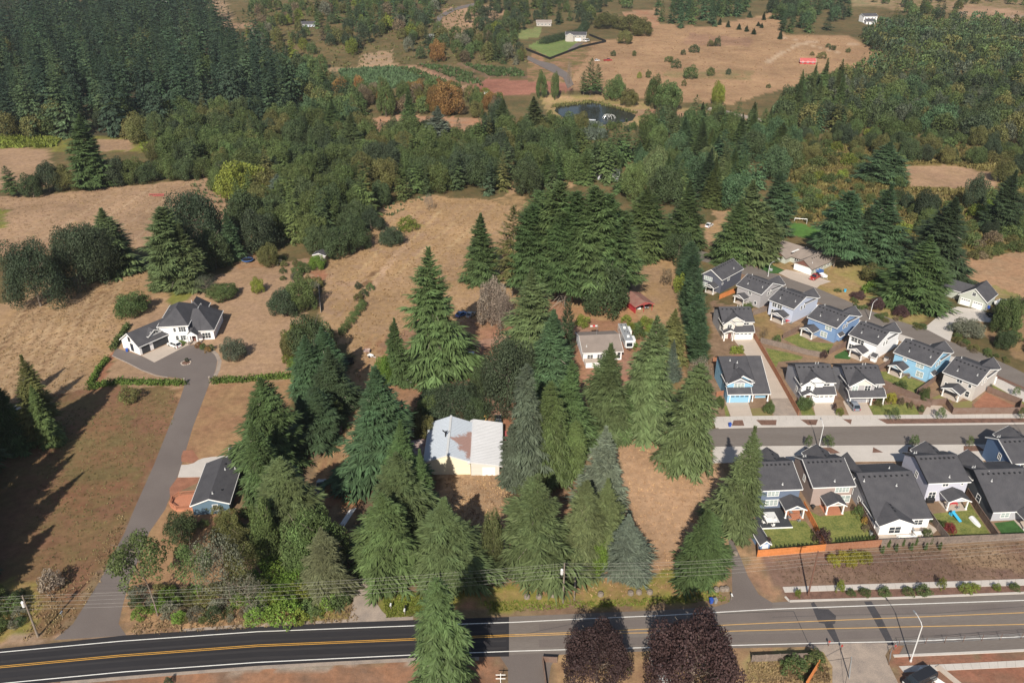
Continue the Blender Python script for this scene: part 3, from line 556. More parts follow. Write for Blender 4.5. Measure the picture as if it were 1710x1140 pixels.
proto('young', [broad(s, 14, 90, .046, z0=.22) for s in (131, 132)], [trunkmesh(13, .6, .016, 3, .25)])
TINT = dict(fir=(.080, .122, .044), firg=(.110, .142, .058), firb=(.066, .112, .052), fird=(.052, .080, .038), blue=(.122, .152, .112), silver=(.142, .170, .118), oak=(.062, .086, .036), oakd=(.046, .064, .034), oakg=(.084, .112, .036),
            olive=(.122, .120, .042), yg=(.150, .180, .032), yel=(.24, .22, .03), rust=(.22, .125, .045), brown=(.150, .115, .070), dead=(.22, .18, .14), lime=(.125, .20, .035), purple=(.050, .031, .030), plum=(.065, .036, .036), mid=(.088, .125, .042), red=(.24, .045, .04), grey=(.15, .15, .105), dullp=(.090, .105, .068), hedge=(.085, .13, .026), gold=(.27, .16, .045))
TINT.update(hillg=(.052, .086, .044), hilld=(.038, .062, .038), hillm=(.068, .100, .046))
NAMES = dict(fir='fir_tree', spruce='spruce_tree', weep='cedar_tree', tallfir='fir_tree', sparse='sparse_pine', cypress='cypress_tree', farfir='fir_tree', oak='oak_tree', round='broadleaf_tree', plum='plum_tree', bigoak='oak_tree', faroak='broadleaf_tree', thin='thin_tree', pine='pine_tree', shrub='shrub', young='young_tree')
RT = random.Random(11); TCOUNT = {}
TREES = []                                  # (x, y, radius) of what stands already
def plant(kind, P, h, w, tint, label, group=None, whole=None, name=None, jit=.12, lean=None, cat=None):
    cr, tr = PROTO[kind]; c = TINT[tint] if isinstance(tint, str) else tint
    k = 1+RT.uniform(-jit, jit); c = (c[0]*k*(1+RT.uniform(-jit, jit)*.5), c[1]*k, c[2]*k, 1)
    nm = name or NAMES[kind]; cat = cat or ('shrub' if kind == 'shrub' else 'tree')
    me = RT.choice(cr); rz = RT.uniform(0, 6.28)
    if tr is None or whole:
        o = tag(link(nm, me), label, cat, group); o.color = c
    else:
        o = thing(nm, label, cat, group=group)
        k_ = link('crown', me, o); k_.color = c
        link('trunk', RT.choice(tr), o)
    o.location = (P[0], P[1], (P[2] if len(P) > 2 else 0)-.05); o.rotation_euler = (lean[0], lean[1], rz) if lean else (RT.gauss(0, .018), RT.gauss(0, .018), rz); e = RT.uniform(-.07, .07); o.scale = (w*(1+e), w*(1-e), h)
    TREES.append((P[0], P[1], w/2)); TCOUNT[nm] = TCOUNT.get(nm, 0)+1
    return o
def tree(kind, tx, ty, by, wpx, tint, label, group=None, **kw):   # top and base read from the photograph
    k = {'fir': .30, 'spruce': .30, 'weep': .30, 'sparse': .25, 'round': .14, 'bigoak': .12, 'oak': .12, 'plum': .0}.get(kind, 0)
    if kind in ('round', 'oak', 'bigoak', 'plum', 'pine', 'thin'): ty += .30*wpx*sin(PITCH+math.atan((by-570)/FPX))**2    # a round crown shows its far shoulder above its top
    by -= k*wpx*sin(PITCH+math.atan((by-570)/FPX))          # the crown's near edge hangs below the foot of the trunk
    bx = 855+(tx-855)*(YV-by)/(YV-ty); P = G(bx, by); lo, hi = .3, 70.
    for _ in range(40):
        m = (lo+hi)/2
        if proj((P.x, P.y, P.z+m))[1] > ty: lo = m
        else: hi = m
    h = lo; w = wpx*depth((P.x, P.y, P.z+h*.4))/FPX
    return plant(kind, P, h, w, tint, label, group, **kw)
def inp1(x, y, poly):
    r = False; n = len(poly)
    for i in range(n):
        x1, y1 = poly[i]; x2, y2 = poly[(i+1) % n]
        if (y1 > y) != (y2 > y) and x < (x2-x1)*(y-y1)/(y2-y1)+x1: r = not r
    return r
WORD = dict(hillg='deep green', hilld='very dark', hillm='lighter green', fir='green', firg='grey-green', firb='deep green', fird='very dark', blue='blue-grey', silver='silvery', oak='dark green', oakd='blackish-green', oakg='fresh green', olive='olive', yg='yellow-green', yel='yellow', rust='rust-orange', brown='brown', dead='withered', lime='bright green', plum='plum-red', mid='mid-green', grey='grey', dullp='dull green', gold='golden', red='red', purple='purple')
CLEAR = [[(1505, 274), (1675, 274), (1668, 318), (1625, 346), (1515, 344)], [(1312, 366), (1388, 376), (1386, 420), (1316, 400)], [(922, 168), (1066, 168), (1066, 214), (922, 212)], [(590, 198), (880, 198), (880, 226), (730, 236), (600, 232)], [(1432, 10), (1480, 10), (1480, 48), (1432, 48)], [(570, 112), (705, 112), (705, 146), (640, 154), (575, 144)]]
LOW = {}
def lowmesh(kind):
    if kind not in LOW:
        ms = []
        for q in range(3):
            me = conifer(200+q, 56, 2, A=2.8, droop=.42, shape=.62, wd=1.0, ragged=.3, hang=0) if kind == 'farfir' else broad(210+q, 15, 26, .085, z0=.05)
            co = np.empty(len(me.vertices)*3); me.vertices.foreach_get('co', co); ms.append(co.reshape(-1, 3)); bpy.data.meshes.remove(me)
        LOW[kind] = ms
    return LOW[kind]
def fill(poly, n, kinds, hr, ratio, tints, label, group, pack=.62, seed=1, whole=True, name=None, keep=None, cat=None, rest=None, limit=0):
    rg = random.Random(seed); xs = [p[0] for p in poly]; ys = [p[1] for p in poly]; tries = 0
    W4 = [G(min(xs), min(ys)), G(max(xs), min(ys)), G(min(xs), max(ys)), G(max(xs), max(ys))]
    x0, x1 = min(p.x for p in W4), max(p.x for p in W4); y0, y1 = min(p.y for p in W4), max(p.y for p in W4)
    mine = []; grid = {}; cs = max(hr[1]*ratio[1], 15); lim = max(n, limit); old = list(TREES)
    while len(mine) < lim and tries < lim*40:
        tries += 1; x = rg.uniform(x0, x1); y = rg.uniform(y0, y1); z = float(hgt(x, y))
        q = proj((x, y, z))
        if not inp1(*q, poly) or any(inp1(*q, c) for c in CLEAR): continue
        h = rg.uniform(*hr); w = h*rg.uniform(*ratio); kd = rg.choice(kinds)
        if kd == 'farfir' and ratio[1] > .7: h *= 1.35; w = h*rg.uniform(.36, .48)
        if kd in ('oak', 'round', 'faroak'): h = min(h, 17); w = h*rg.uniform(max(.68, ratio[0]), max(.98, ratio[1]))
        i, j = int(x//cs), int(y//cs)
        if any((x-a)**2+(y-b)**2 < ((w/2+c)*pack)**2 for u in (-1, 0, 1) for v in (-1, 0, 1) for a, b, c in grid.get((i+u, j+v), ())): continue
        if keep is not None and any((x-a)**2+(y-b)**2 < ((w/2+c)*keep)**2 for a, b, c in old): continue
        grid.setdefault((i, j), []).append((x, y, w/2)); mine.append((x, y, z, h, w, kd))
    mine.sort(key=lambda q: q[1])
    px = sorted(proj(q)[0] for q in mine) or [0]; py = sorted((proj(q)[1] for q in mine), reverse=True) or [0]; t3 = lambda a, v: 0 if v <= a[len(a)//3] else 1 if v <= a[2*len(a)//3] else 2
    V = []; C = []
    for k, (x, y, z, h, w, kd) in enumerate(mine):
        tn = rg.choice(tints)
        if k < n:
            u, v = proj((x, y, z)); far = 0 if v >= py[len(py)//3] else 1 if v >= py[2*len(py)//3] else 2
            lab = WORD[tn]+' '+label
            if len(mine) > 9: lab += ', '+('front', 'middle', 'back')[far]+' '+('left', 'centre', 'right')[t3(px, u)]
            plant(kd, (x, y, z), h, w, tn, lab, group, whole=whole, name=name, cat=cat)
        elif rest:
            co = rg.choice(lowmesh(kd)); a = rg.uniform(0, 6.28); c, s = cos(a)*w, sin(a)*w
            V.append(np.stack([co[:, 0]*c-co[:, 1]*s+x, co[:, 0]*s+co[:, 1]*c+y, co[:, 2]*h+z-.1], 1)); f = 1+rg.uniform(-.14, .14); C.append(np.repeat([[*(q*f for q in TINT[tn]), 1]], len(co), 0))
    if V:
        me = npmesh(rest, np.concatenate(V), [LEAFV]); at = me.color_attributes.new('tint', 'FLOAT_COLOR', 'POINT'); at.data.foreach_set('color', np.concatenate(C).ravel()); link(rest, me)['kind'] = 'stuff'
    return len(mine)
ORD = ['first', 'second', 'third', 'fourth', 'fifth', 'sixth', 'seventh', 'eighth', 'ninth', 'tenth', 'eleventh', 'twelfth']
# ---------------------------------------------------------------- the trees one can point to
T = tree
T('weep', 733, 965, 1205, 128, 'fir', 'tall fir overlapping the dark new asphalt at the bottom edge')
T('fir', 743, 826, 992, 135, 'firg', 'grey-green fir directly behind the fir that overlaps the road')
T('fir', 638, 822, 986, 122, 'fir', 'broad fir beside the gravel driveway mouth')
T('fir', 664, 752, 935, 128, 'firg', 'light fir whose shadow falls on the cream barn wall')
T('fir', 620, 610, 815, 135, 'firb', 'large dark fir beside the brown hut in the dry field')
T('fir', 668, 700, 850, 88, 'fir', 'fir between the rusty lean-to and the brown hut'); T('fir', 700, 748, 905, 70, 'fir', 'dark fir tight against the left wall of the barn')
T('fir', 716, 408, 648, 108, 'fir', 'tall ragged fir in the middle of the dry field with a bare top')
T('fir', 656, 528, 645, 52, 'fir', 'small fir at the left foot of the tall ragged field fir')
T('fir', 800, 352, 478, 62, 'fir', 'solid dark fir standing in dry grass left of the grove')
T('sparse', 856, 343, 500, 62, 'olive', 'see-through yellowish pine at the left end of the tall grove')
for i, (x, y, b, w) in enumerate([(932, 300, 497, 66), (962, 316, 507, 64), (992, 308, 512, 66), (1018, 322, 508, 64), (905, 318, 482, 60), (886, 340, 500, 60), (1040, 350, 500, 60), (948, 352, 512, 58)]):
    T('tallfir', x, y, b, w*1.15, 'fir', ['third', 'fifth', 'sixth', 'seventh', 'second', 'first', 'eighth', 'fourth'][i]+' fir from the left in the tall grove with bare lower trunks', 'firs of the tall grove')
T('round', 1016, 425, 528, 78, 'oak', 'dark rounded tree beside the red carport'); T('fir', 1078, 308, 436, 80, 'mid', 'light green fir at the right of the tall grove')
T('fir', 1062, 372, 440, 50, 'firg', 'small olive-green fir below the light green fir'); T('fir', 1096, 322, 428, 62, 'mid', 'slimmer light green fir behind the light green one')
T('fir', 1154, 300, 418, 80, 'fir', 'brownish fir left of the end of the upper street'); T('oak', 1136, 388, 438, 62, 'oak', 'low round oak above the hedge of dark cypresses')
T('fir', 1186, 246, 335, 46, 'fird', 'slender dark fir above the pale round-roofed hut'); T('fir', 1256, 298, 440, 92, 'firg', 'largest grey fir left of the tan-roofed ranch house')
T('fir', 1306, 284, 400, 74, 'firb', 'blue-green fir above the ranch house lawn'); T('fir', 1236, 330, 448, 66, 'fir', 'dark fir overhanging the upper street verge'); T('fir', 1286, 345, 440, 70, 'firg', 'fir touching the left roof of the ranch house')
T('tallfir', 1418, 316, 446, 66, 'firb', 'fir with a pale trunk standing over the ranch house'); T('fir', 1489, 305, 446, 92, 'firb', 'thick blue-green fir right of the ranch house')
T('fir', 1596, 328, 470, 105, 'fird', 'dark spreading fir above the grey-green garage house'); T('fir', 1555, 392, 524, 128, 'fir', 'very broad fir next to the grey-green garage house'); T('fir', 1452, 345, 440, 50, 'fird', 'narrow fir between the two firs behind the ranch house')
T('fir', 1695, 282, 392, 66, 'fird', 'dark fir at the right border above the scrub'); T('fir', 1487, 236, 308, 74, 'firb', 'dark fir at the top of the orange scrub'); T('round', 1640, 290, 350, 36, 'oakd', 'dome-shaped tree below the small tan field'); T('oak', 1553, 315, 365, 40, 'oakd', 'small dark oak in the scrub under the tan field')
for i, (x, y, b) in enumerate([(1153, 402, 462), (1157, 424, 488), (1161, 446, 513), (1164, 468, 538), (1166, 492, 560), (1169, 516, 582), (1171, 540, 604), (1160, 412, 474), (1162, 456, 526), (1167, 503, 571)]):
    T('cypress', x, y, b, 40, 'firb', ['first', 'third', 'fifth', 'seventh', 'eighth', 'ninth', 'tenth', 'second', 'fourth', 'sixth'][i]+' dark cypress from the far end of the row west of the estate', 'cypress row beside the estate', name='cypress_tree')
T('fir', 1101, 524, 728, 98, 'firg', 'tall drooping fir in front of the white trailer'); T('fir', 1126, 514, 612, 56, 'olive', 'thin brownish fir behind the tall drooping fir')
T('weep', 1166, 606, 794, 112, (.105, .132, .052), 'large yellow-green fir beside the light blue estate house'); T('fir', 1025, 570, 738, 92, 'firg', 'fir in front of the white house with the tan roof')
T('thin', 1172, 590, 640, 40, 'dead', 'bare brown crown above the large yellow-green fir'); T('spruce', 1130, 566, 640, 26, 'blue', 'small blue spruce between dry grass patches')
T('fir', 893, 445, 645, 108, 'firg', 'broad light green fir left of the white house'); T('cypress', 948, 495, 600, 28, 'fird', 'narrow dark tree at the left corner of the white house', name='cypress_tree')
T('fir', 927, 515, 700, 96, 'firb', 'blue-green fir against the white house'); T('bigoak', 848, 556, 690, 104, 'oakd', 'large round dark oak left of the fir group'); T('round', 800, 612, 668, 40, 'oak', 'small oak half over the white van')
T('fir', 958, 600, 770, 76, 'fir', 'dark fir under the corner of the white house'); T('weep', 878, 606, 815, 88, 'dullp', 'weeping grey-green tree right of the barn'); T('weep', 924, 634, 812, 86, 'mid', 'green fir right of the weeping tree')
T('weep', 962, 700, 800, 60, 'mid', 'lower green fir under the red dirt gap'); T('weep', 850, 705, 815, 46, 'dullp', 'low weeping tree next to the red metal roof')
T('spruce', 1011, 708, 880, 100, 'silver', 'pale blue spruce above the orange clearing')
T('spruce', 900, 790, 978, 142, 'firg', 'wide light green spruce just behind the roadside verge'); T('fir', 974, 800, 958, 84, (.115, .132, .056), 'faintly yellowish fir left of the young blue spruce'); T('fir', 1016, 800, 945, 74, 'firg', 'ragged fir above the young blue spruce')
T('spruce', 1057, 857, 978, 88, 'blue', 'young blue spruce by the road'); T('spruce', 1182, 850, 980, 104, 'fir', 'bushy green spruce left of the right driveway'); T('fir', 1255, 708, 905, 84, 'firg', 'grey-green fir touching the first estate back garden')
T('round', 822, 845, 950, 34, (.10, .115, .045), 'thin olive tree left of the wide light green spruce'); T('round', 1000, 900, 958, 40, 'lime', 'bright green bush tree between two spruces')
T('fir', 438, 626, 800, 108, 'fir', 'fir on the lot right of the left driveway'); T('fir', 466, 762, 932, 122, 'firg', 'large grey-green fir right of the blue cottage'); T('fir', 420, 700, 850, 70, 'fir', 'fir at the rear corner of the blue cottage')
T('fir', 533, 545, 665, 84, 'firb', 'blue-green fir at the top of the dark left row'); T('fir', 548, 575, 700, 78, 'fird', 'dark fir on the right side of the left row'); T('fir', 505, 560, 675, 66, 'firb', 'blue-green fir on the left side of the left row')
T('fir', 524, 645, 745, 84, 'fird', 'dark fir in shade at the bottom of the left row'); T('fir', 548, 655, 722, 46, 'mid', 'bright green young fir at the edge of the left row'); T('fir', 500, 660, 740, 50, 'fird', 'darkest small fir at the foot of the left row')
T('round', 520, 520, 612, 74, 'oak', 'broad tree at the top of the left fir row'); T('round', 488, 545, 602, 44, 'olive', 'olive tree next to the dry yard'); T('round', 498, 850, 960, 70, 'mid', 'green leafy tree beside the large grey-green fir')
T('round', 528, 842, 965, 82, 'mid', 'leafy green tree left of the shaded trailer'); T('fir', 536, 880, 1012, 84, (.115, .118, .06), 'brownish half-bare fir beside the gravel driveway'); T('round', 430, 830, 950, 44, 'mid', 'small leafy tree below the blue cottage fence')
T('pine', 228, 888, 1028, 92, 'mid', 'leaning pine over the left driveway', lean=(0, -.10)); T('pine', 312, 905, 1000, 66, 'mid', 'second pine from the left driveway with a red trunk'); T('thin', 362, 876, 1008, 92, 'grey', 'grey lichen-covered tree in the roadside thicket')
T('thin', 405, 940, 1020, 76, 'grey', 'dead grey tree right of the lichen-covered one'); T('pine', 395, 905, 1000, 60, 'olive', 'dull pine at the back of the roadside thicket'); T('round', 294, 850, 905, 52, 'oak', 'spreading dark apple tree by the blue cottage')
T('round', 400, 875, 925, 60, 'olive', 'olive bush tree below the blue cottage'); T('round', 375, 850, 900, 40, 'olive', 'ochre shrub tree at the cottage front')
T('plum', 1003, 1022, 1138, 106, 'purple', 'smaller purple-leaved plum tree by the road', name='plum_tree'); T('plum', 1174, 1004, 1156, 150, 'purple', 'larger purple-leaved plum tree by the road', name='plum_tree')
T('fir', 28, 592, 745, 74, 'olive', 'olive fir at the left border beside the tan field'); T('fir', -6, 640, 760, 60, 'fir', 'fir cut by the left border'); T('fir', 52, 640, 750, 44, 'mid', 'small fir right of the olive border fir')
for i, (x, y, h_) in enumerate([(-121, 144, 33), (-128, 152, 32), (-113, 128, 30), (-118, 135, 33), (-106, 114, 27), (-111, 121, 28), (-101, 103, 21), (-128, 138, 34), (-134, 158, 30)]):
    plant('fir', (x, y, 0), h_, 9.5, 'fird', ORD[i]+' of the tall firs whose shade covers the left border lot', 'firs outside the left border')
T('round', 212, 487, 528, 58, 'mid', 'round green bush tree left of the white farmhouse'); T('round', 384, 562, 602, 42, 'dullp', 'drooping round tree at the right of the farmhouse drive', name='broadleaf_tree')
T('bigoak', 35, 396, 516, 96, 'oakd', 'dark oak at the left border beside the tan field'); T('bigoak', 112, 374, 478, 92, 'oakd', 'second dark oak from the left border'); T('bigoak', 150, 372, 470, 78, 'oakd', 'dark oak under the fir crown left of centre')
T('fir', 168, 346, 464, 88, 'firg', 'fir rising above the dark oaks on the left'); T('fir', 200, 398, 460, 46, 'fird', 'small dark fir beside the oaks on the left'); T('round', 92, 452, 482, 22, 'lime', 'bright green sapling under the dark oaks')
T('tallfir', 268, 345, 484, 66, 'firg', 'pale fir left of the oak clump above the farmhouse'); T('bigoak', 318, 318, 425, 104, 'oakd', 'large oak crowning the clump above the farmhouse', name='oak_tree'); T('bigoak', 285, 360, 470, 84, 'oakd', 'dark oak in the middle of the clump above the farmhouse', name='oak_tree'); T('fir', 292, 372, 490, 66, 'firg', 'fir at the foot of the oak clump above the farmhouse')
T('fir', 376, 352, 440, 40, 'firb', 'blue-green fir at the right of the oak clump'); T('round', 350, 380, 450, 56, 'oak', 'oak on the lower right of the clump above the farmhouse'); T('fir', 255, 420, 486, 40, 'firg', 'shorter pale fir at the left of the clump')
T('round', 395, 264, 340, 82, 'yg', 'bright yellow-green maple at the edge of the tan field', name='maple_tree'); T('thin', 340, 455, 492, 40, 'dullp', 'open tree behind the farmhouse'); T('round', 370, 472, 500, 50, 'mid', 'low tree behind the right roof of the farmhouse')
T('fir', 128, 188, 318, 78, 'fir', 'fir standing on the hedge line between the two tan fields'); T('sparse', 8, 276, 330, 30, 'fir', 'small pine at the left border of the tan field')
for i, (x, y, b, w, tn) in enumerate([(45, 288, 330, 36, 'oak'), (70, 270, 322, 40, 'oakd'), (100, 275, 318, 42, 'olive'), (160, 278, 312, 40, 'oak'), (185, 262, 310, 42, 'oakd'), (215, 262, 306, 44, 'oakg'), (245, 268, 304, 44, 'oak'), (275, 258, 300, 46, 'oakg'), (305, 262, 300, 46, 'oak'), (335, 264, 298, 40, 'oakg')]):
    T('oak', x, y, b, w, tn, ['first', 'second', 'third', 'fourth', 'fifth', 'sixth', 'seventh', 'eighth', 'ninth', 'tenth'][i]+' small oak from the left along the top of the tan field', 'oaks along the top of the tan field')
T('shrub', 108, 297, 303, 14, 'red', 'bright red bush in the oak line above the tan field'); T('shrub', 310, 278, 285, 12, 'red', 'smaller red bush in the oak line above the tan field')
T('round', 650, 376, 411, 40, 'oakd', 'solitary dark round oak in the dry field'); T('oak', 617, 344, 386, 42, 'oakd', 'dark oak just above the solitary round one'); T('oak', 582, 352, 398, 48, 'oak', 'tawny oak at the upper left of the dry field'); T('shrub', 680, 360, 384, 34, 'yg', 'yellowish blackberry patch in the dry field')
T('oak', 562, 374, 430, 62, 'oak', 'wide oak next to the grey-roofed garden shed'); T('round', 527, 424, 450, 30, 'lime', 'yellow-green shrub in front of the garden shed'); T('thin', 715, 322, 352, 16, 'dead', 'small leafless tree at the upper rim of the dry field')
T('oak', 467, 482, 528, 48, 'oakd', 'dark oak alone in the farmhouse yard'); T('round', 427, 462, 490, 22, 'yg', 'small yellowing tree in the farmhouse yard'); T('oak', 443, 405, 446, 34, 'olive', 'yellowish oak by the trampoline'); T('round', 500, 455, 520, 44, 'mid', 'leafy shrub tree at the lattice fence')
T('round', 820, 462, 548, 50, 'dead', 'withered brown tree left of the broad light green fir'); T('thin', 835, 480, 560, 46, 'dead', 'second withered tree beside the broad light green fir')
T('bigoak', 752, 640, 700, 112, 'oakd', 'huge dark oak behind the barn roof'); T('round', 792, 660, 705, 44, 'oak', 'lower green oak at the right of the huge barn oak'); T('round', 716, 655, 700, 40, 'mid', 'light green tree left of the huge barn oak')
T('round', 640, 592, 645, 30, 'lime', 'bright green tree behind the dark fir by the dry field'); T('round', 708, 690, 738, 36, 'olive', 'ochre shrub tree left of the barn'); T('oak', 626, 855, 888, 30, 'brown', 'brown-leaved tree beside the orange tractor')
T('fir', 1050, 640, 735, 50, 'fir', 'slim fir between the two big clearing firs')
# around the pond and the far houses
T('round', 968, 186, 222, 30, 'olive', 'weeping olive tree on the near bank of the pond'); T('fir', 840, 165, 238, 44, 'firg', 'grey fir left of the pond'); T('oak', 832, 162, 226, 36, 'oakd', 'dark domed tree left of the pond'); T('fir', 893, 160, 240, 56, 'firg', 'broad grey fir at the left bank of the pond')
T('fir', 680, 145, 226, 34, 'fir', 'tall fir at the edge of the far tan clearing'); T('fir', 732, 176, 260, 56, 'blue', 'grey-blue fir below the far tan clearing'); T('fir', 585, 185, 268, 46, 'firg', 'pale fir left of the far tan clearing'); T('fir', 553, 165, 240, 50, 'fir', 'dark fir on the slope left of the far tan clearing'); T('fir', 462, 290, 345, 46, 'blue', 'silvery fir among the oaks beside the maple')
T('round', 748, 135, 192, 52, 'rust', 'orange autumn maple at the far plantation', name='maple_tree'); T('round', 722, 146, 190, 30, 'rust', 'smaller orange maple at the far plantation', name='maple_tree'); T('round', 728, 66, 104, 26, 'rust', 'orange tree below the winding far road', name='maple_tree'); T('round', 640, 128, 196, 30, 'mid', 'green poplar at the far plantation edge')
for i, (x, y, b, w, k, tn) in enumerate([(905, 118, 164, 20, 'round', 'mid'), (928, 120, 167, 14, 'round', 'mid'), (952, 98, 166, 10, 'thin', 'dead'), (976, 118, 160, 16, 'sparse', 'firg'), (988, 96, 163, 20, 'sparse', 'fir'), (1000, 106, 160, 18, 'sparse', 'fir'), (1030, 126, 168, 34, 'round', 'mid'), (1052, 148, 178, 28, 'round', 'olive'), (1095, 124, 180, 30, 'round', 'oakg'), (1118, 135, 186, 44, 'round', 'mid'), (1203, 135, 175, 22, 'round', 'yg')]):
    T(k, x, y, b, w, tn, ['first', 'second', 'third', 'fourth', 'fifth', 'sixth', 'seventh', 'eighth', 'ninth', 'tenth', 'eleventh'][i]+' tree from the left on the far side of the pond', 'trees on the far bank of the pond', whole=(k != 'sparse' and k != 'thin'))
for x, y, b, w in [(1055, 24, 52, 50), (1075, 32, 60, 36), (1045, 50, 74, 24), (1012, 20, 48, 40)]: T('round', x, y, b, w, 'olive', 'olive tree clump at the left edge of the far brown hillside', 'olive trees at the hillside edge', whole=True)
for x, y, b in [(1203, 30, 42), (1217, 34, 46), (1235, 39, 50), (1248, 42, 53), (1260, 47, 58), (1267, 36, 44), (1273, 38, 47), (1227, 17, 27), (1253, 18, 30), (1305, 48, 66), (1277, 20, 34)]: T('fir', x, y, b, 8, 'fird', 'small dark conifer dotted on the far brown hillside', 'conifers dotted on the far hillside', whole=True)
for x, y, b, w, tn in [(1160, 74, 88, 18, 'oak'), (1142, 82, 92, 10, 'oak'), (1200, 60, 78, 12, 'oak'), (1187, 66, 78, 12, 'olive'), (1118, 94, 104, 16, 'oakg'), (1130, 98, 114, 18, 'oak'), (1156, 108, 132, 26, 'mid'), (1187, 112, 127, 14, 'oakg'), (1217, 114, 125, 9, 'oakd'), (1083, 116, 130, 10, 'oakg'), (1068, 120, 131, 8, 'yg'), (1143, 132, 144, 9, 'olive'), (1025, 84, 94, 10, 'oak'), (1060, 84, 94, 8, 'oakg'), (1284, 140, 147, 9, 'oakg'), (1375, 86, 98, 18, 'olive'), (1392, 76, 84, 12, 'oak'), (1384, 72, 80, 9, 'oak'), (1418, 80, 88, 9, 'oakg'), (1357, 86, 93, 8, 'olive')]:
    T('shrub', x, y, b, w, tn, 'rounded bush scattered on the far brown hillside', 'bushes on the far hillside')
# the woods
fill([(-60, 60), (200, 20), (400, 120), (480, 210), (330, 200), (100, 225)], 14, ['faroak'], (12, 18), (.8, 1.0), ['mid', 'oakg', 'olive'], 'leafy tree inside the left hill wood', 'leafy trees inside the left wood', .9, 44, name='hem_tree')
fill([(-140, 40), (0, 20), (110, 6), (190, 0), (320, -8), (345, 10), (385, 70), (430, 105), (480, 150), (512, 226), (330, 205), (300, 226), (120, 232), (-140, 236)], 270, ['farfir'], (22, 47), (.27, .38), ['hillg', 'hilld', 'hilld', 'hillg', 'hillm', 'hilld'], 'conifer in the dense left hill wood', 'conifers of the dense left wood', .80, 3, keep=.2, name='wood_conifer', rest='far_conifer_wood', limit=760)
fill([(0, 160), (120, 200), (330, 195), (330, 228), (0, 236)], 24, ['faroak'], (9, 15), (.8, 1.1), ['oak', 'oakd', 'oakg', 'olive'], 'tree at the hem of the left wood', 'leafy trees at the hem of the left wood', .55, 4, name='hem_tree')
fill([(230, 226), (300, 205), (420, 195), (560, 225), (700, 226), (760, 240), (900, 224), (960, 246), (1000, 250), (940, 284), (866, 300), (842, 330), (735, 322), (640, 346), (598, 392), (600, 420), (520, 432), (470, 420), (420, 430), (385, 400), (390, 345), (345, 300), (240, 262)], 260, ['oak', 'oak', 'round', 'oak', 'farfir'], (10.5, 17), (.78, 1.12), ['oak', 'oak', 'oakg', 'oakd', 'oakg', 'olive', 'mid', 'mid', 'oak', 'oakg'], 'oak in the oak belt', 'oaks of the middle belt', .60, 5, keep=.42)
fill([(870, 258), (960, 268), (1055, 260), (1090, 222), (1250, 208), (1325, 240), (1310, 290), (1230, 350), (1120, 350), (1050, 330), (1000, 310), (880, 330)], 130, ['farfir', 'fir', 'oak', 'farfir', 'round'], (12, 22), (.38, .6), ['fir', 'firg', 'oak', 'firb', 'mid', 'oakg'], 'tree of the mixed belt below the pond', 'mixed belt below the pond', .62, 6, keep=.42, name='belt_tree')
fill([(400, 60), (430, 0), (560, -10), (735, -10), (735, 60), (850, 60), (880, 112), (760, 104), (660, 84), (600, 92), (520, 122), (430, 108)], 190, ['faroak', 'faroak', 'faroak', 'farfir'], (9, 16), (.65, .95), ['oak', 'olive', 'oakg', 'fir', 'oakd', 'mid', 'brown', 'yg', 'grey'], 'tree in the wood below the top edge', 'mixed wood left of the winding road', .60, 8, name='far_wood_tree', keep=.35)
fill([(540, -8), (740, -8), (730, 40), (660, 52), (600, 60), (560, 40)], 46, ['farfir'], (20, 29), (.3, .4), ['fir', 'fird', 'firb'], 'tall conifer at the top of the photo', 'tall conifers at the top', .55, 9, keep=.2, name='tall_conifer')
fill([(430, 110), (520, 120), (560, 150), (620, 190), (600, 224), (500, 226), (450, 150)], 60, ['farfir', 'faroak', 'faroak'], (11, 20), (.42, .7), ['fir', 'fird', 'oak', 'firb', 'mid', 'olive'], 'tree on the slope by the plantation', 'trees on the slope by the plantation', .6, 10, keep=.35, name='slope_tree')
fill([(560, 150), (640, 150), (720, 148), (840, 170), (860, 200), (720, 196), (620, 198)], 60, ['faroak', 'round'], (7, 12), (.65, .95), ['mid', 'yg', 'rust', 'oakg', 'olive', 'olive', 'brown'], 'tree in front of the far plantation', 'autumn trees by the plantation', .58, 12, keep=.4, name='autumn_tree')
fill([(690, 66), (740, 60), (860, 66), (880, 105), (760, 104), (700, 100)], 40, ['faroak', 'faroak', 'farfir'], (9, 15), (.6, .9), ['oakg', 'oak', 'mid', 'fir', 'olive'], 'tree above the far red fields', 'trees above the far red fields', .6, 13, keep=.4, name='field_edge_tree')
fill([(790, -10), (1060, -10), (1050, 20), (1010, 34), (980, 44), (890, 46), (850, 60), (780, 50)], 120, ['faroak', 'farfir', 'faroak'], (10, 17), (.6, .9), ['oak', 'oakd', 'oakg', 'fir', 'oakd'], 'tree above the fenced far house', 'wood above the fenced far house', .58, 14, keep=.3, name='hill_tree')
fill([(1090, 8), (1180, -8), (1260, -8), (1255, 20), (1190, 46), (1150, 50), (1100, 42)], 70, ['farfir'], (18, 26), (.32, .44), ['fird', 'fir', 'firb'], 'conifer on top of the far hillside', 'conifers on top of the far hillside', .55, 15, keep=.2, name='hilltop_conifer')
fill([(1260, -8), (1420, -8), (1425, 20), (1380, 56), (1300, 56), (1290, 36)], 80, ['farfir', 'faroak', 'farfir'], (12, 20), (.4, .65), ['fird', 'fir', 'oakd', 'firb', 'oak'], 'tree left of the white hilltop house', 'stand left of the hilltop house', .56, 16, keep=.3, name='stand_tree')
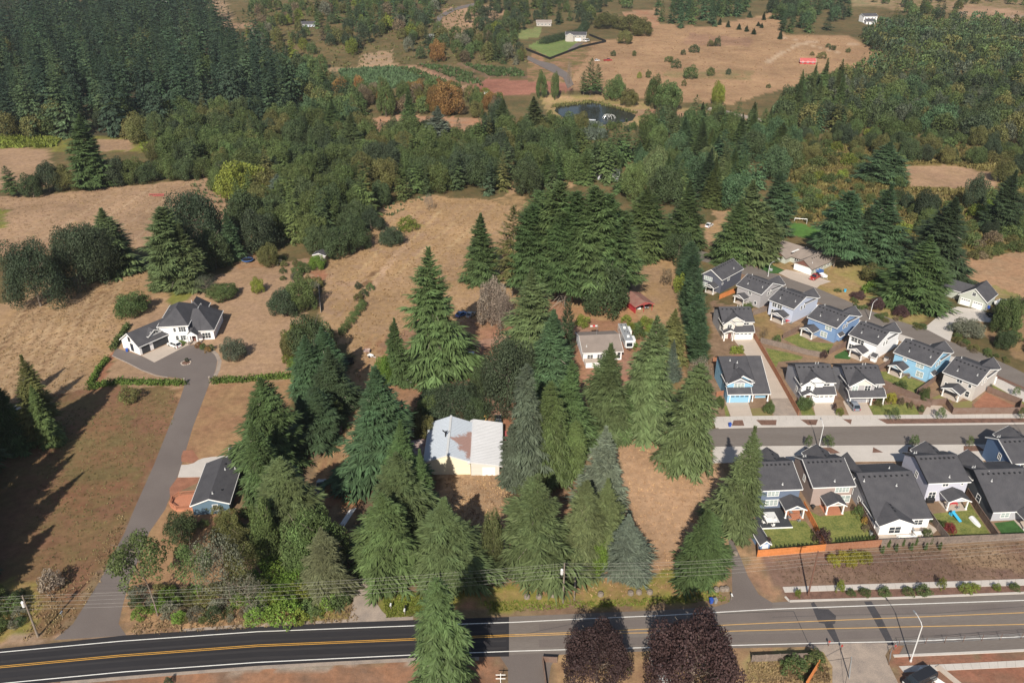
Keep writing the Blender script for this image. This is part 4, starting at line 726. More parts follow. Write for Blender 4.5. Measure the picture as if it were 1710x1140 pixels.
fill([(1430, 66), (1500, 44), (1600, 40), (1720, 48), (1900, 60), (1900, 200), (1720, 250), (1500, 222), (1320, 222), (1290, 200), (1330, 160), (1420, 130), (1490, 105)], 290, ['faroak', 'faroak', 'faroak', 'faroak', 'farfir'], (10, 16), (.75, 1.05), ['oak', 'oakd', 'oakg', 'dullp', 'oak', 'olive', 'oak', 'oakd', 'oakg', 'mid', 'oakd', 'firb', 'olive'], 'tree in the large upper right wood', 'trees of the large upper right wood', .56, 17, keep=.3, rest='far_leafy_wood', limit=760)
fill([(1315, 165), (1400, 160), (1420, 205), (1310, 210)], 9, ['fir'], (22, 30), (.28, .36), ['firg', 'fir'], 'tall fir at the lower left corner of the upper right wood', 'tall firs at the corner of the upper right wood', .6, 18, whole=True)
fill([(1425, -10), (1720, -10), (1900, 10), (1900, 40), (1700, 16), (1640, 4), (1590, 50), (1490, 60), (1480, 46), (1500, 20), (1440, 10)], 90, ['faroak', 'farfir', 'faroak'], (9, 15), (.6, .95), ['oak', 'oakd', 'fir', 'oakg', 'olive', 'mid'], 'tree around the white hilltop house', 'trees around the hilltop house', .58, 19, keep=.35, name='hilltop_tree')
fill([(1310, 215), (1500, 222), (1720, 250), (1720, 330), (1640, 330), (1500, 290), (1330, 270)], 46, ['round', 'oak'], (6, 12), (.8, 1.1), ['oak', 'oakg', 'mid', 'oakd', 'olive', 'oak'], 'tree at the top of the right scrub', 'trees at the top of the right scrub', .6, 40, keep=.4, name='scrub_tree')
fill([(1400, 330), (1720, 320), (1720, 410), (1500, 400)], 16, ['round', 'oak'], (5, 9), (.8, 1.1), ['oak', 'oakg', 'mid', 'oakd'], 'tree in the lower right scrub', 'trees in the lower right scrub', .6, 41, keep=.5, name='scrub_tree')
fill([(1310, 235), (1500, 225), (1720, 250), (1720, 420), (1600, 420), (1500, 400), (1400, 376), (1320, 372)], 190, ['shrub'], (2.2, 6.5), (1.1, 1.6), ['olive', 'oakg', 'yg', 'oak', 'mid', 'mid', 'olive', 'oakg'], 'bush in the right scrub', 'bushes of the right scrub', .7, 20, keep=.3, name='scrub_bush')
fill([(1600, 345), (1720, 340), (1800, 350), (1800, 385), (1640, 388)], 16, ['round', 'shrub'], (4, 7), (1.1, 1.5), ['lime', 'lime', 'mid'], 'thicket tree at the right border', 'bright green thicket at the right border', .5, 21, name='thicket_tree', cat='tree')
fill([(1590, 385), (1720, 390), (1720, 430), (1640, 440), (1590, 420)], 14, ['shrub'], (3, 5), (1.1, 1.5), ['olive', 'brown', 'oakg'], 'bush above the tan lot at the right', 'brownish bushes above the tan lot', .6, 22)
fill([(1670, 515), (1730, 510), (1760, 610), (1690, 600), (1655, 560)], 12, ['round', 'shrub'], (3.5, 6), (.9, 1.2), ['mid', 'oakg', 'plum', 'oak'], 'garden tree by the concrete drive', 'garden trees at the right border', .6, 23, name='garden_tree', cat='tree')
fill([(880, 240), (960, 240), (960, 290), (930, 330), (880, 330)], 10, ['farfir', 'oak'], (12, 20), (.4, .6), ['fir', 'oak', 'firb'], 'tree behind the tall grove', 'trees behind the tall grove', .6, 24, name='belt_tree')
T('round', 1620, 530, 562, 52, 'grey', 'grey-green willow bush on the concrete drive edge', name='willow'); T('round', 1462, 440, 470, 44, 'olive', 'small olive tree on the lawn right of the ranch house'); T('round', 1435, 485, 500, 22, 'plum', 'dark red tree beside the upper street hedge'); T('round', 1468, 495, 518, 24, 'plum', 'plum-leaved tree by the tallest street lamp'); T('round', 1507, 508, 530, 26, 'plum', 'dark red tree nearest the concrete drive'); T('round', 1695, 490, 560, 40, 'mid', 'green tree behind the white boat')
fill([(922, 206), (985, 212), (1062, 204), (1064, 216), (985, 226), (918, 220)], 16, ['shrub', 'round'], (2.5, 6), (.9, 1.2), ['olive', 'oakg', 'mid', 'yg'], 'bush on the near pond bank', 'bushes on the near pond bank', .6, 45, name='bank_bush')
scatter_later = [[(918, 182), (924, 176), (990, 168), (1060, 188), (1062, 192), (990, 172.5), (930, 180)]]
# shrubs, bushes, young street trees
T('shrub', 1400, 482, 487, 12, 'oakg', 'small shrub with a blue tub beside it')
fill([(1420, 500), (1480, 528), (1560, 550), (1552, 556), (1470, 536), (1415, 510)], 16, ['shrub'], (1, 1.8), (1.2, 1.7), ['oakg', 'olive', 'mid', 'brown'], 'shrub in the border along the upper street', 'shrubs along the upper street', .5, 25)
fill([(1595, 560), (1640, 585), (1690, 600), (1690, 608), (1640, 594), (1590, 572)], 14, ['shrub'], (1, 2), (1.2, 1.7), ['oakg', 'olive', 'brown', 'rust'], 'shrub right of the upper street', 'shrubs right of the upper street', .5, 26)
for i, (x, y, b, w, tn) in enumerate([(1352, 726, 748, 12, 'mid'), (1387, 727, 748, 20, 'mid'), (1531, 726, 749, 16, 'mid'), (1624, 727, 748, 12, 'oakg'), (1497, 680, 704, 18, 'mid'), (1574, 680, 702, 16, 'mid'), (1712, 680, 702, 14, 'mid')]):
    T('young', x, y, b, w, tn, 'young street tree, '+ORD[i if i < 4 else i-4]+' from the left on the '+('near' if i < 4 else 'far')+' side of the estate street', 'street trees of the estate')
T('round', 1345, 660, 684, 28, 'mid', 'round shrub tree in front of the white estate house'); T('round', 1287, 668, 690, 18, 'mid', 'round shrub right of the light blue house'); T('round', 1203, 660, 682, 16, 'mid', 'shrub at the left of the light blue house'); T('shrub', 1404, 680, 692, 14, 'yg', 'yellowish shrub between two estate driveways'); T('shrub', 1395, 672, 684, 8, 'plum', 'dark shrub between two estate driveways')
T('shrub', 1491, 655, 672, 18, 'yel', 'bright yellow shrub in the front lawn'); T('shrub', 1474, 660, 672, 14, 'oakg', 'clipped green shrub left of the yellow one'); T('shrub', 1468, 668, 677, 14, 'olive', 'olive shrub at the porch corner'); T('shrub', 1541, 676, 688, 9, 'mid', 'small shrub at the right end of the front lawn'); T('shrub', 1507, 662, 676, 9, 'brown', 'brown shrub by the garden fence'); T('shrub', 1523, 668, 682, 8, 'brown', 'second brown shrub by the garden fence')
T('shrub', 1508, 634, 651, 20, 'mid', 'bush on the lawn behind the light blue row house'); T('round', 1549, 645, 672, 18, 'mid', 'bush in the triangular garden corner'); T('young', 1701, 645, 662, 12, 'mid', 'young tree on the lawn at the right border'); T('shrub', 1655, 640, 648, 10, 'grey', 'grey shrub beside the beige house'); T('shrub', 1378, 584, 598, 12, 'plum', 'dark red shrub at the garden fence'); T('shrub', 1300, 558, 571, 14, 'mid', 'green bush in the dry back garden'); T('thin', 1278, 545, 568, 12, 'brown', 'withered sapling in the dry back garden'); T('young', 1585, 579, 594, 7, 'mid', 'thin columnar tree on the upper street verge')
T('shrub', 1378, 880, 910, 28, 'plum', 'large dusky shrub in the corner of the brown house garden'); T('shrub', 1285, 896, 915, 12, 'plum', 'dusky shrub beside the blue garden shed'); T('shrub', 1436, 842, 862, 16, 'mid', 'bright green shrub by the long grey house'); T('shrub', 1446, 862, 874, 10, 'gold', 'orange shrub by the long grey house'); T('shrub', 1448, 875, 886, 12, 'brown', 'brown shrub below the orange one'); T('shrub', 1590, 874, 890, 22, 'red', 'crimson maple shrub in the lawn with the boat'); T('shrub', 1579, 868, 884, 14, 'oakg', 'green shrub left of the crimson maple'); T('shrub', 1552, 882, 896, 18, 'oakg', 'green shrub beside the white patio table'); T('shrub', 1516, 868, 884, 8, 'mid', 'small shrub at the patio of the long grey house'); T('shrub', 1558, 862, 872, 6, 'oak', 'dark shrub at the corner of the long grey house')
for i in range(9): tree('cypress', 1299+i*7.2, 909-i*.5, 919-i*.9, 3.6, 'fird', ORD[i]+' small cypress from the left inside the orange fence', 'cypress row inside the orange fence', name='small_cypress', whole=True)
for i in range(12): tree('cypress', 1400+i*5.6, 897-i*.5, 907-i*.6, 3.6, 'mid', ORD[i]+' small cypress from the left behind the reddish fence', 'cypress row behind the reddish fence', name='small_cypress', whole=True)
for i, (x, b) in enumerate([(1476.5, 923), (1487, 913), (1500, 919.5), (1511, 910.5), (1525, 918), (1533, 909.5), (1549, 917.5), (1557.5, 907.5), (1572.5, 917)]): tree('cypress', x, b-13, b, 6, 'mid', ORD[i]+' young cypress from the left outside the grey back fence', 'young cypresses outside the grey fence', name='young_cypress', whole=True)
for i, (x, y, b, w) in enumerate([(1392, 924, 938, 18), (1412, 922, 936, 22), (1432, 920, 936, 26), (1450, 922, 938, 22), (1425, 930, 944, 20), (1398, 932, 944, 14)]): T('shrub', x, y, b, w, 'yel', ['leftmost upper', 'second upper', 'third upper', 'rightmost upper', 'lower right', 'lower left'][i]+' bright yellow bush on the bare roadside bank', 'yellow bushes on the roadside bank')
for i, (x, y, b, w, tn) in enumerate([(1335, 982, 996, 10, 'yg'), (1407, 966, 988, 14, 'yg'), (1422, 984, 992, 16, 'mid'), (1445, 982, 992, 20, 'oakg'), (1480, 980, 992, 22, 'mid'), (1520, 980, 991, 20, 'oakg'), (1545, 976, 990, 26, 'mid'), (1577, 963, 982, 14, 'yg'), (1615, 974, 987, 22, 'yg'), (1632, 974, 985, 16, 'yg'), (1668, 974, 984, 14, 'yg'), (1698, 974, 984, 18, 'mid')]):
    T('shrub', x, y, b, w, tn, ORD[i]+' weedy bush from the left in the roadside planting strip', 'bushes in the roadside planting strip')
T('shrub', 1330, 1098, 1122, 44, 'mid', 'green bush tangle inside the grey board fence'); T('shrub', 1365, 1086, 1110, 34, 'oakg', 'bush at the end of the grey board fence'); T('shrub', 1205, 1130, 1145, 20, 'lime', 'bright low bush under the larger plum tree'); T('shrub', 1050, 1112, 1122, 12, 'lime', 'bright low bush between the plum trees'); T('shrub', 278, 1130, 1142, 14, 'oakd', 'dark weed clump on the near road bank')
fill([(400, 985), (470, 930), (575, 980), (590, 1015), (520, 1036), (430, 1042)], 38, ['shrub'], (2.2, 4.6), (1.0, 1.5), ['lime', 'yg', 'lime', 'mid'], 'thicket bush beside the dark road', 'bright thicket beside the dark road', .5, 30)
fill([(210, 1000), (260, 985), (420, 985), (430, 1035), (300, 1040), (225, 1030)], 34, ['shrub'], (1.2, 3), (1.1, 1.6), ['oak', 'olive', 'grey', 'brown', 'oakg', 'lime'], 'low bush under the roadside pines', 'tangled bushes under the roadside pines', .5, 31)
fill([(330, 850), (420, 850), (425, 940), (350, 930)], 14, ['shrub'], (1.5, 3.2), (1.1, 1.5), ['olive', 'olive', 'oakg', 'yel'], 'bush below the blue cottage', 'ochre bushes below the blue cottage', .5, 32)
fill([(-20, 990), (38, 990), (45, 1030), (20, 1060), (-20, 1065)], 12, ['shrub'], (1.5, 3.4), (1.1, 1.5), ['oak', 'oakg', 'mid', 'grey'], 'bush at the left border beside the pole', 'bushes at the left border pole', .5, 33)
T('shrub', 78, 955, 985, 40, 'dead', 'straw-coloured bush beside the left border shade'); T('shrub', 210, 645, 670, 36, 'olive', 'sprawling grey-green bush below the farmhouse hedge'); T('shrub', 1014, 555, 565, 6, 'lime', 'small weed clump by the dirt yard')
fill([(1030, 535), (1090, 540), (1100, 600), (1060, 610), (1050, 560)], 12, ['shrub'], (2, 4), (1.1, 1.4), ['lime', 'yg', 'mid'], 'bush behind the white trailer', 'bright bushes behind the trailer', .5, 34)
T('shrub', 972, 525, 545, 26, 'yg', 'yellow-green bush on the red dirt yard'); T('shrub', 1138, 455, 492, 22, 'yg', 'yellow-green bush beside the cypress row'); T('young', 1115, 448, 478, 20, 'brown', 'brownish sapling in the dry lot')
for i, (x, b, w, tn) in enumerate([(597, 482, 13, 'oakd'), (617, 484, 15, 'mid'), (606, 494, 18, 'oak'), (598, 502, 18, 'olive'), (605, 512, 16, 'mid'), (600, 520, 18, 'mid'), (592, 530, 18, 'mid'), (585, 540, 18, 'mid'), (577, 550, 18, 'oakg'), (570, 558, 16, 'mid')]): T('shrub', x, b-12, b, w, tn, ORD[i]+' dark shrub from the top of the ditch line in the dry field', 'shrubs along the ditch in the dry field')
fill([(455, 440), (480, 430), (520, 450), (530, 480), (520, 520), (480, 540), (470, 500)], 22, ['shrub'], (1.6, 4), (.9, 1.4), ['oakg', 'mid', 'olive', 'oak', 'grey'], 'garden bush left of the lattice fence', 'garden bushes left of the lattice fence', .5, 35)
fill([(470, 560), (500, 555), (505, 640), (485, 640)], 10, ['shrub'], (1.8, 3.4), (.9, 1.3), ['lime', 'mid', 'yg'], 'bush between the yard and the left fir row', 'light green bushes by the left fir row', .5, 36)
fill([(640, 700), (735, 690), (735, 720), (700, 745), (650, 760)], 10, ['shrub'], (2, 3.6), (1, 1.4), ['olive', 'mid', 'oakg'], 'bush in the yard left of the barn', 'bushes left of the barn', .5, 37)
fill([(990, 955), (1015, 950), (1000, 900), (960, 930)], 8, ['shrub'], (1.6, 3), (1, 1.4), ['lime', 'mid'], 'bush at the foot of the roadside spruces', 'bushes under the roadside spruces', .5, 38)
for x, b in [(338, 583), (345, 588), (352, 584), (330, 580)]: T('shrub', x, b-10, b, 12, RT.choice(['rust', 'mid', 'oakg']), 'autumn shrub in the bed by the farmhouse porch', 'shrubs by the farmhouse porch')
T('shrub', 301, 568, 575, 16, 'lime', 'clipped shrub under the farmhouse windows'); T('shrub', 311, 597, 604, 7, 'oakd', 'small palm-like shrub in the turning circle')
# hedges: rows of close bushes, each hedge one thing
def hedge(pts, h, w, tint, label):
    V = []; rg = np.random.default_rng(len(label)); P = [G(*p) for p in pts]; o0 = P[0]
    for p, q in zip(P, P[1:]):
        n = int((q-p).length*62*h)
        t = rg.random(n); a = np.array(p)+(np.array(q)-np.array(p))*t[:, None]; d = unit(rg.normal(0, 1, (n, 3))); d[:, 2] = np.abs(d[:, 2])
        lump = .8+.35*np.abs(np.sin(t*(q-p).length*2.1+rg.random()))
        c = a+d*np.array([w/2, w/2, h])*lump[:, None]*(.75+.3*rg.random(n))[:, None]
        c = np.where(rg.random(n)[:, None] < .4, np.stack([c[:, 0], c[:, 1], rg.random(n)*h*lump], 1), c)
        nr = unit(d+rg.normal(0, .5, (n, 3))); t1 = unit(np.cross(nr, rg.normal(0, 1, (n, 3)))); l = .35+.3*rg.random(n)
        V.append(rhombi(c-np.array(o0), t1, np.cross(nr, t1), l, l*.75))
    o = tag(link('hedge', npmesh('hedge', np.concatenate(V), [LEAF]), loc=o0), label, 'hedge'); o.color = (*TINT[tint], 1)
hedge([(148, 650), (175, 643), (200, 640), (310, 642)], 1.5, 2.0, 'hedge', 'long clipped hedge left of the farmhouse gateway')
hedge([(355, 639), (380, 637), (408, 637)], 1.7, 2.0, 'hedge', 'clipped hedge right of the farmhouse gateway'); hedge([(412, 636), (450, 632), (492, 630)], 1.6, 2.0, 'hedge', 'second hedge length reaching the left fir row')
hedge([(150, 645), (165, 618), (180, 600)], 1.3, 1.6, 'hedge', 'short hedge climbing towards the farmhouse garage'); hedge([(188, 585), (200, 566), (214, 545)], 1.5, 1.8, 'oakg', 'hedge behind the farmhouse garage')
hedge([(1443, 488), (1480, 468), (1512, 445)], 2.6, 2.6, 'lime', 'bright hedge between the ranch house lawn and the broad fir')
hedge([(905, 74), (930, 68), (970, 58), (978, 44)], 6, 9, 'fird', 'tall dark hedge curving behind the fenced far house'); hedge([(1240, 520), (1253, 515)], 2.4, 1.6, 'oakg', 'hedge behind the cream estate house')
hedge([(1222, 590), (1230, 589), (1240, 590)], 2.4, 1.2, 'yg', 'yellow-green screen hedge behind the light blue house')
# things nobody could count: plantation rows, weeds, verge growth
def scatter(name, polys, n, size, tint, seed, tall=1.0, rows=None, flat=.6):
    rg = np.random.default_rng(seed); V = []
    for poly in polys:
        xs = [p[0] for p in poly]; ys = [p[1] for p in poly]
        cs = [G(x, y) for x in (min(xs), max(xs)) for y in (min(ys), max(ys))]
        x0, x1 = min(c.x for c in cs), max(c.x for c in cs); y0, y1 = min(c.y for c in cs), max(c.y for c in cs)
        x = rg.uniform(x0, x1, n*3); y = rg.uniform(y0, y1, n*3)
        if rows: y = np.round(y/rows)*rows+rg.normal(0, .2, len(y)); 
        z = hgt(x, y); w = y*FWD[1]+(z-CAMH)*FWD[2]; px = 855+FPX*x/w; py = 570-FPX*(y*UPV[1]+(z-CAMH)*UPV[2])/w
        q = inpoly(px, py, poly) & ~inpoly(px, py, [(1512, 276), (1580, 274), (1672, 291), (1667, 318), (1518, 314)]); x, y, z = x[q][:n], y[q][:n], z[q][:n]; m = len(x); k = 5
        P = np.repeat(np.stack([x, y, z], 1), k, 0); s = np.repeat(size*(.5+rg.random(m)), k)
        d = unit(np.stack([rg.normal(0, flat, m*k), rg.normal(0, flat, m*k), np.full(m*k, .8)], 1)); P[:, :2] += rg.normal(0, .25, (m*k, 2))*s[:, None]
        sv = unit(np.cross(d, rg.normal(0, 1, (m*k, 3)))); V.append(rhombi(P-[0, 0, .05], d, sv, s*tall, s*.42))
    o = link(name, npmesh(name, np.concatenate(V), [LEAF])); o['kind'] = 'stuff'; o.color = (*TINT[tint], 1) if isinstance(tint, str) else (*tint, 1)
scatter('plantation_saplings', [[(568, 118), (660, 114), (700, 132), (704, 144), (640, 148), (575, 140)]], 2600, 2.0, (.085, .135, .062), 50, 1.2)
scatter('plantation_saplings', [[(660, 113), (690, 114), (760, 142), (720, 140)], [(700, 108), (745, 110), (790, 124), (806, 144), (770, 138)], [(770, 106), (868, 117), (878, 128), (820, 128)]], 420, 1.7, 'fir', 51, 1.2)
scatter('reeds', [[(962, 214), (1000, 212), (1010, 232), (950, 238)]], 900, 2.4, 'blue', 52, 1.5); scatter('weeds', [[(1060, 196), (1180, 203), (1290, 205), (1290, 212), (1180, 210)]], 300, 2.2, 'oakg', 53)
scatter('roadside_weeds', [[(640, 992), (720, 988), (700, 1028), (645, 1030)], [(800, 1004), (1000, 1004), (1200, 990), (1216, 1003), (1000, 1014), (820, 1022)]], 900, .32, 'yg', 54, 1.1)
scatter('dry_tufts', [[(400, 1010), (590, 1010), (600, 1036), (430, 1048), (215, 1060), (230, 1035)], [(40, 1000), (140, 960), (200, 860), (215, 870), (165, 975), (110, 1055), (40, 1070)], [(1250, 1106), (1385, 1110), (1385, 1140), (1250, 1140)]], 900, .34, (.30, .215, .115), 55, 1.2)
scatter('dry_tufts', [[(545, 440), (640, 345), (740, 326), (870, 340), (860, 520), (700, 620), (580, 800), (500, 960), (560, 600)]], 3500, .45, (.36, .24, .12), 56, 1.1)
scatter('field_weeds', [[(60, 690), (300, 650), (290, 700), (190, 900), (80, 1060), (60, 900)]], 2200, .34, (.17, .15, .065), 57, .8)
scatter('scrub_growth', [[(1310, 250), (1500, 226), (1720, 262), (1720, 420), (1500, 420), (1390, 380), (1320, 372)]], 6000, 1.5, (.16, .135, .048), 58, 1.0)
scatter('hillside_weeds', [[(960, 80), (1300, 30), (1490, 96), (1300, 150), (960, 140)]], 900, 1.0, (.26, .17, .09), 59, .6)
scatter('field_stubble', [[(0, 545), (60, 500), (240, 455), (222, 530), (185, 600), (150, 645), (0, 690)], [(0, 330), (190, 314), (350, 300), (390, 350), (240, 408), (0, 430)]], 2600, .4, (.33, .23, .125), 67, .9)
scatter('bank_weeds', [[(1300, 935), (1710, 905), (1710, 965), (1310, 975)]], 1500, .26, (.17, .115, .075), 60, .9)
scatter('yard_weeds', [[(1030, 730), (1190, 790), (1220, 985), (960, 1000), (1050, 880)], [(740, 795), (860, 790), (850, 900), (760, 890)]], 1200, .32, (.38, .25, .14), 61, 1.0)
scatter('hem_bushes', [[(0, 228), (100, 232), (90, 246), (0, 248)], [(230, 226), (290, 228), (285, 258), (240, 255)]], 700, 1.8, 'yg', 62)
scatter('undergrowth', [[(0, 30), (320, -8), (500, 215), (330, 200), (0, 230)]], 1500, 1.8, 'fird', 63); scatter('undergrowth', [[(230, 230), (900, 228), (960, 250), (735, 318), (600, 392), (420, 425)]], 2500, 1.2, 'oak', 65)
scatter('undergrowth', [[(400, 20), (740, 0), (850, 60), (880, 105), (520, 120)], [(1430, 60), (1720, 40), (1720, 250), (1300, 210), (1490, 105)]], 1500, 1.8, 'olive', 66)

scatter('reeds', scatter_later, 450, 1.3, 'olive', 68, 1.3)
# ---------------------------------------------------------------- buildings
for nm, c in dict(slate=(.085, .090, .115), dove=(.33, .315, .32), sky=(.42, .46, .56), blue=(.165, .255, .42), white=(.74, .73, .73), aqua=(.235, .425, .575), beige=(.47, .435, .40), cream=(.56, .52, .465), mist=(.36, .36, .385),
                  taupe=(.30, .235, .21), navy=(.115, .145, .205), lav=(.43, .43, .50), char=(.075, .082, .09), deepblue=(.10, .16, .27), cottage=(.10, .155, .205), butter=(.72, .645, .47), sage=(.40, .42, .37), gable_grey=(.26, .26, .285), brownred=(.16, .075, .06), redpaint=(.36, .035, .04), farwall=(.36, .33, .30)).items():
    mat('siding_'+nm, c, .75, .05, .5, None, .12, fine=5, streak=(.15, .15, 4))
mat('rust_roof', (.40, .43, .46), .45, .06, .5, None, .05, .3); mat('red_metal', (.40, .075, .075), .55, .14, .6, (.36, .10, .09)); mat('rust', (.24, .10, .075), .85, .3, .8, (.38, .33, .30))
mat('metal_roof', (.54, .54, .55), .5, .05, .4, None, 0, .0); mat('carport_roof', (.24, .09, .075), .8, .2, .5, (.22, .14, .11)); mat('hut_roof', (.13, .095, .088), .85, .15, 1)
mat('garage_grey', (.045, .047, .052), .6, .1, 1); mat('cushion', (.75, .73, .70), .8, .08, 2); mat('brick_patio', (.34, .20, .15), .9, .2, 1.2); mat('red_cloth', (.5, .05, .06), .8, .1, 1)
CACHE = {}
def cached(key, fn):
    if key not in CACHE: CACHE[key] = fn()
    return CACHE[key]
def frame_mesh(w, h, n, m):
    b = MB(); t = .11
    for x0, x1, z0, z1 in [(-w/2-t, w/2+t, -t, 0), (-w/2-t, w/2+t, h, h+t), (-w/2-t, -w/2, 0, h), (w/2, w/2+t, 0, h)]: b.box(x0, x1, -.07, .02, z0, z1)
    for k in range(1, n): b.box(-w/2+w*k/n-.045, -w/2+w*k/n+.045, -.06, .02, 0, h)
    if h > 1.0: b.box(-w/2, w/2, -.045, .015, h*.5-.025, h*.5+.025)
    return b.mesh('window', m)
def pane_mesh(w, h, m): b = MB(); b.box(-w/2, w/2, -.02, .01, 0, h); return b.mesh('pane', m)
def garage_mesh(w, h, m):
    b = MB(); r = 4
    for k in range(r):
        for j in range(int(w/1.2)):
            n = int(w/1.2); b.box(-w/2+w*j/n+.03, -w/2+w*(j+1)/n-.03, -.05, 0, h*k/r+.03, h*(k+1)/r-.03)
    b.box(-w/2, w/2, -.03, .02, 0, h); return b.mesh('garage_door', m)
class House:
    def __init__(s, name, label, P, yaw, wall, roof='shingle', trim='white_trim', cat='house'):
        s.t = thing(name, label, cat, (P[0], P[1], P[2] if len(P) > 2 else 0), yaw); s.wm, s.rm, s.tm = wall, roof, trim
        s.w = MB(); s.r = MB(); s.tr = MB(); s.blocks = []; s.vents = []; s.pipes = []
    def blk(s, ax, a0, a1, prof, zb=-.3, ov=.4, rk=.35, wall=None, wp=True, rake=None, roof=True, gm=None):
        wall = wall or s.wm; (s0, z0), (sr, zr), (s1, z1) = prof
        P = (lambda a, q, z: (a, q, z)) if ax == 'x' else (lambda a, q, z: (q, a, z))
        if wp:
            pf = [(s0, zb), (s1, zb), (s1, z1-.02), (sr, zr-.02), (s0, z0-.02)]
            s.w.solid([P(a0, q, z) for q, z in pf], [P(a1, q, z) for q, z in pf], wall)
        if gm:
            for a, e in ((a0, -.02), (a1, .02)):
                pf = [(s0+.15, z0+.05), (s1-.15, z1+.05), (sr, zr-.12)]; s.tr.solid([P(a-abs(e), q, z) for q, z in pf], [P(a+abs(e), q, z) for q, z in pf], gm)
        if not roof: return
        for (q, z), sg in (((s0, z0), -1), ((s1, z1), 1)):
            if abs(q-sr) < .01: continue
            sl = (zr-z)/abs(q-sr); qe = q+sg*ov; ze = z-sl*ov
            A0, A1 = a0-rk, a1+rk
            s.r.solid([P(A0, sr, zr+.02), P(A1, sr, zr+.02), P(A1, qe, ze+.02), P(A0, qe, ze+.02)], [P(A0, sr, zr+.2), P(A1, sr, zr+.2), P(A1, qe, ze+.2), P(A0, qe, ze+.2)], s.rm)
            s.tr.solid([P(A0, qe, ze-.06), P(A1, qe, ze-.06), P(A1, qe+sg*.12, ze-.06), P(A0, qe+sg*.12, ze-.06)], [P(A0, qe, ze+.12), P(A1, qe, ze+.12), P(A1, qe+sg*.12, ze+.12), P(A0, qe+sg*.12, ze+.12)], s.tm)
            for a, e in ((A0, -.05), (A1, .05)):
                s.tr.solid([P(a-.04+e, sr, zr-.1), P(a+.04+e, sr, zr-.1), P(a+.04+e, qe, ze-.1), P(a-.04+e, qe, ze-.1)], [P(a-.04+e, sr, zr+.17), P(a+.04+e, sr, zr+.17), P(a+.04+e, qe, ze+.17), P(a-.04+e, qe, ze+.17)], rake or s.tm)
        s.blocks.append((ax, a0-rk, a1+rk, prof, ov))
    def rz(s, x, y):
        best = 0
        for ax, a0, a1, ((s0, z0), (sr, zr), (s1, z1)), ov in s.blocks:
            a, q = (x, y) if ax == 'x' else (y, x)
            if not (a0 <= a <= a1 and s0-ov <= q <= s1+ov): continue
            e, z = (s0, z0) if q < sr else (s1, z1)
            if abs(e-sr) < .01: continue
            best = max(best, zr-(zr-z)*abs(q-sr)/abs(e-sr)+.2)
        return best
    def vent_row(s, x0, y0, x1, y1, n):
        for k in range(n):
            f = k/max(1, n-1); s.vents.append((x0+(x1-x0)*f, y0+(y1-y0)*f))
    def win(s, x, y, yaw, z, w, h, n=2, pane='glass', frame='white_trim'):
        o = link('window', cached(('w', w, h, n, frame), lambda: frame_mesh(w, h, n, frame)), s.t, (x, y, z), R(yaw))
        link('pane', cached(('p', w, h, pane), lambda: pane_mesh(w, h, pane)), o); return o
    def garage(s, x, y, yaw, w, h, m, lights=4, trim=True):
        o = link('garage_door', cached(('g', w, h, m), lambda: garage_mesh(w, h, m)), s.t, (x, y, 0), R(yaw))
        if lights:
            b = MB()
            for k in range(lights): c = -w/2+w*(k+.5)/lights; b.box(c-w/lights*.36, c+w/lights*.36, -.075, -.04, h*.79, h*.93)
            link('window_light', b.mesh('window_light', 'glass'), o)
        if trim:
            b = MB(); b.box(-w/2-.16, w/2+.16, -.08, .0, h, h+.18); b.box(-w/2-.16, -w/2, -.08, 0, 0, h); b.box(w/2, w/2+.16, -.08, 0, 0, h); link('door_frame', b.mesh('door_frame', 'white_trim'), o)
        return o
    def door(s, x, y, yaw, w=1.0, h=2.1, m='brownred'):
        b = MB(); b.box(-w/2, w/2, -.05, .02, 0, h, m if m in MATS else 'siding_brownred'); b.box(-w/2-.1, w/2+.1, -.04, .01, 0, h+.1, 'white_trim'); b.box(w*.32, w*.4, -.1, -.05, 1, 1.08, 'black')
        return link('door', b.mesh('door'), s.t, (x, y, 0), R(yaw))
    def patio(s, x0, x1, d, ze=2.6, zr=3.5, y=0., slabm='concrete_tan', gablem=None):     # covered porch standing out from the back wall
        o = MB(); xm = (x0+x1)/2; R_ = MB()
        for sg, xe in ((-1, x0-.35), (1, x1+.35)):
            R_.solid([(xm, y-d-.4, zr), (xm, y-.02, zr), (xe, y-.02, ze-.15), (xe, y-d-.4, ze-.15)], [(xm, y-d-.4, zr+.17), (xm, y-.02, zr+.17), (xe, y-.02, ze+.02), (xe, y-d-.4, ze+.02)], s.rm)
            R_.solid([(xm, y-d-.5, zr-.1), (xm, y-d-.4, zr-.1), (xe, y-d-.4, ze-.25), (xe, y-d-.5, ze-.25)], [(xm, y-d-.5, zr+.15), (xm, y-d-.4, zr+.15), (xe, y-d-.4, ze), (xe, y-d-.5, ze)], 'white_trim')
            R_.box(xe-.05, xe+.05, y-d-.4, y-.03, ze-.22, ze-.05, 'white_trim')
        R_.solid([(x0, y-d, ze-.05), (x1, y-d, ze-.05), (xm, y-d, zr-.05)], [(x0, y-d+.1, ze-.05), (x1, y-d+.1, ze-.05), (xm, y-d+.1, zr-.05)], gablem or 'white_trim')
        R_.box(x0, x1, y-d, y-d+.15, ze-.3, ze-.05, 'white_trim')
        pr = R_.build('patio_roof', parent=s.t)
        b = MB(); b.box(x0-.1, x1+.1, y-d-.2, y-.02, -.1, .16); b.build('patio_slab', slabm, s.t)
        for x in (x0+.1, x1-.1):
            b = MB(); b.box(x-.13, x+.13, y-d-.02, y-d+.24, .16, ze-.1); b.box(x-.2, x+.2, y-d-.09, y-d+.31, .14, .34); b.build('post', 'white_trim', s.t)
        return pr
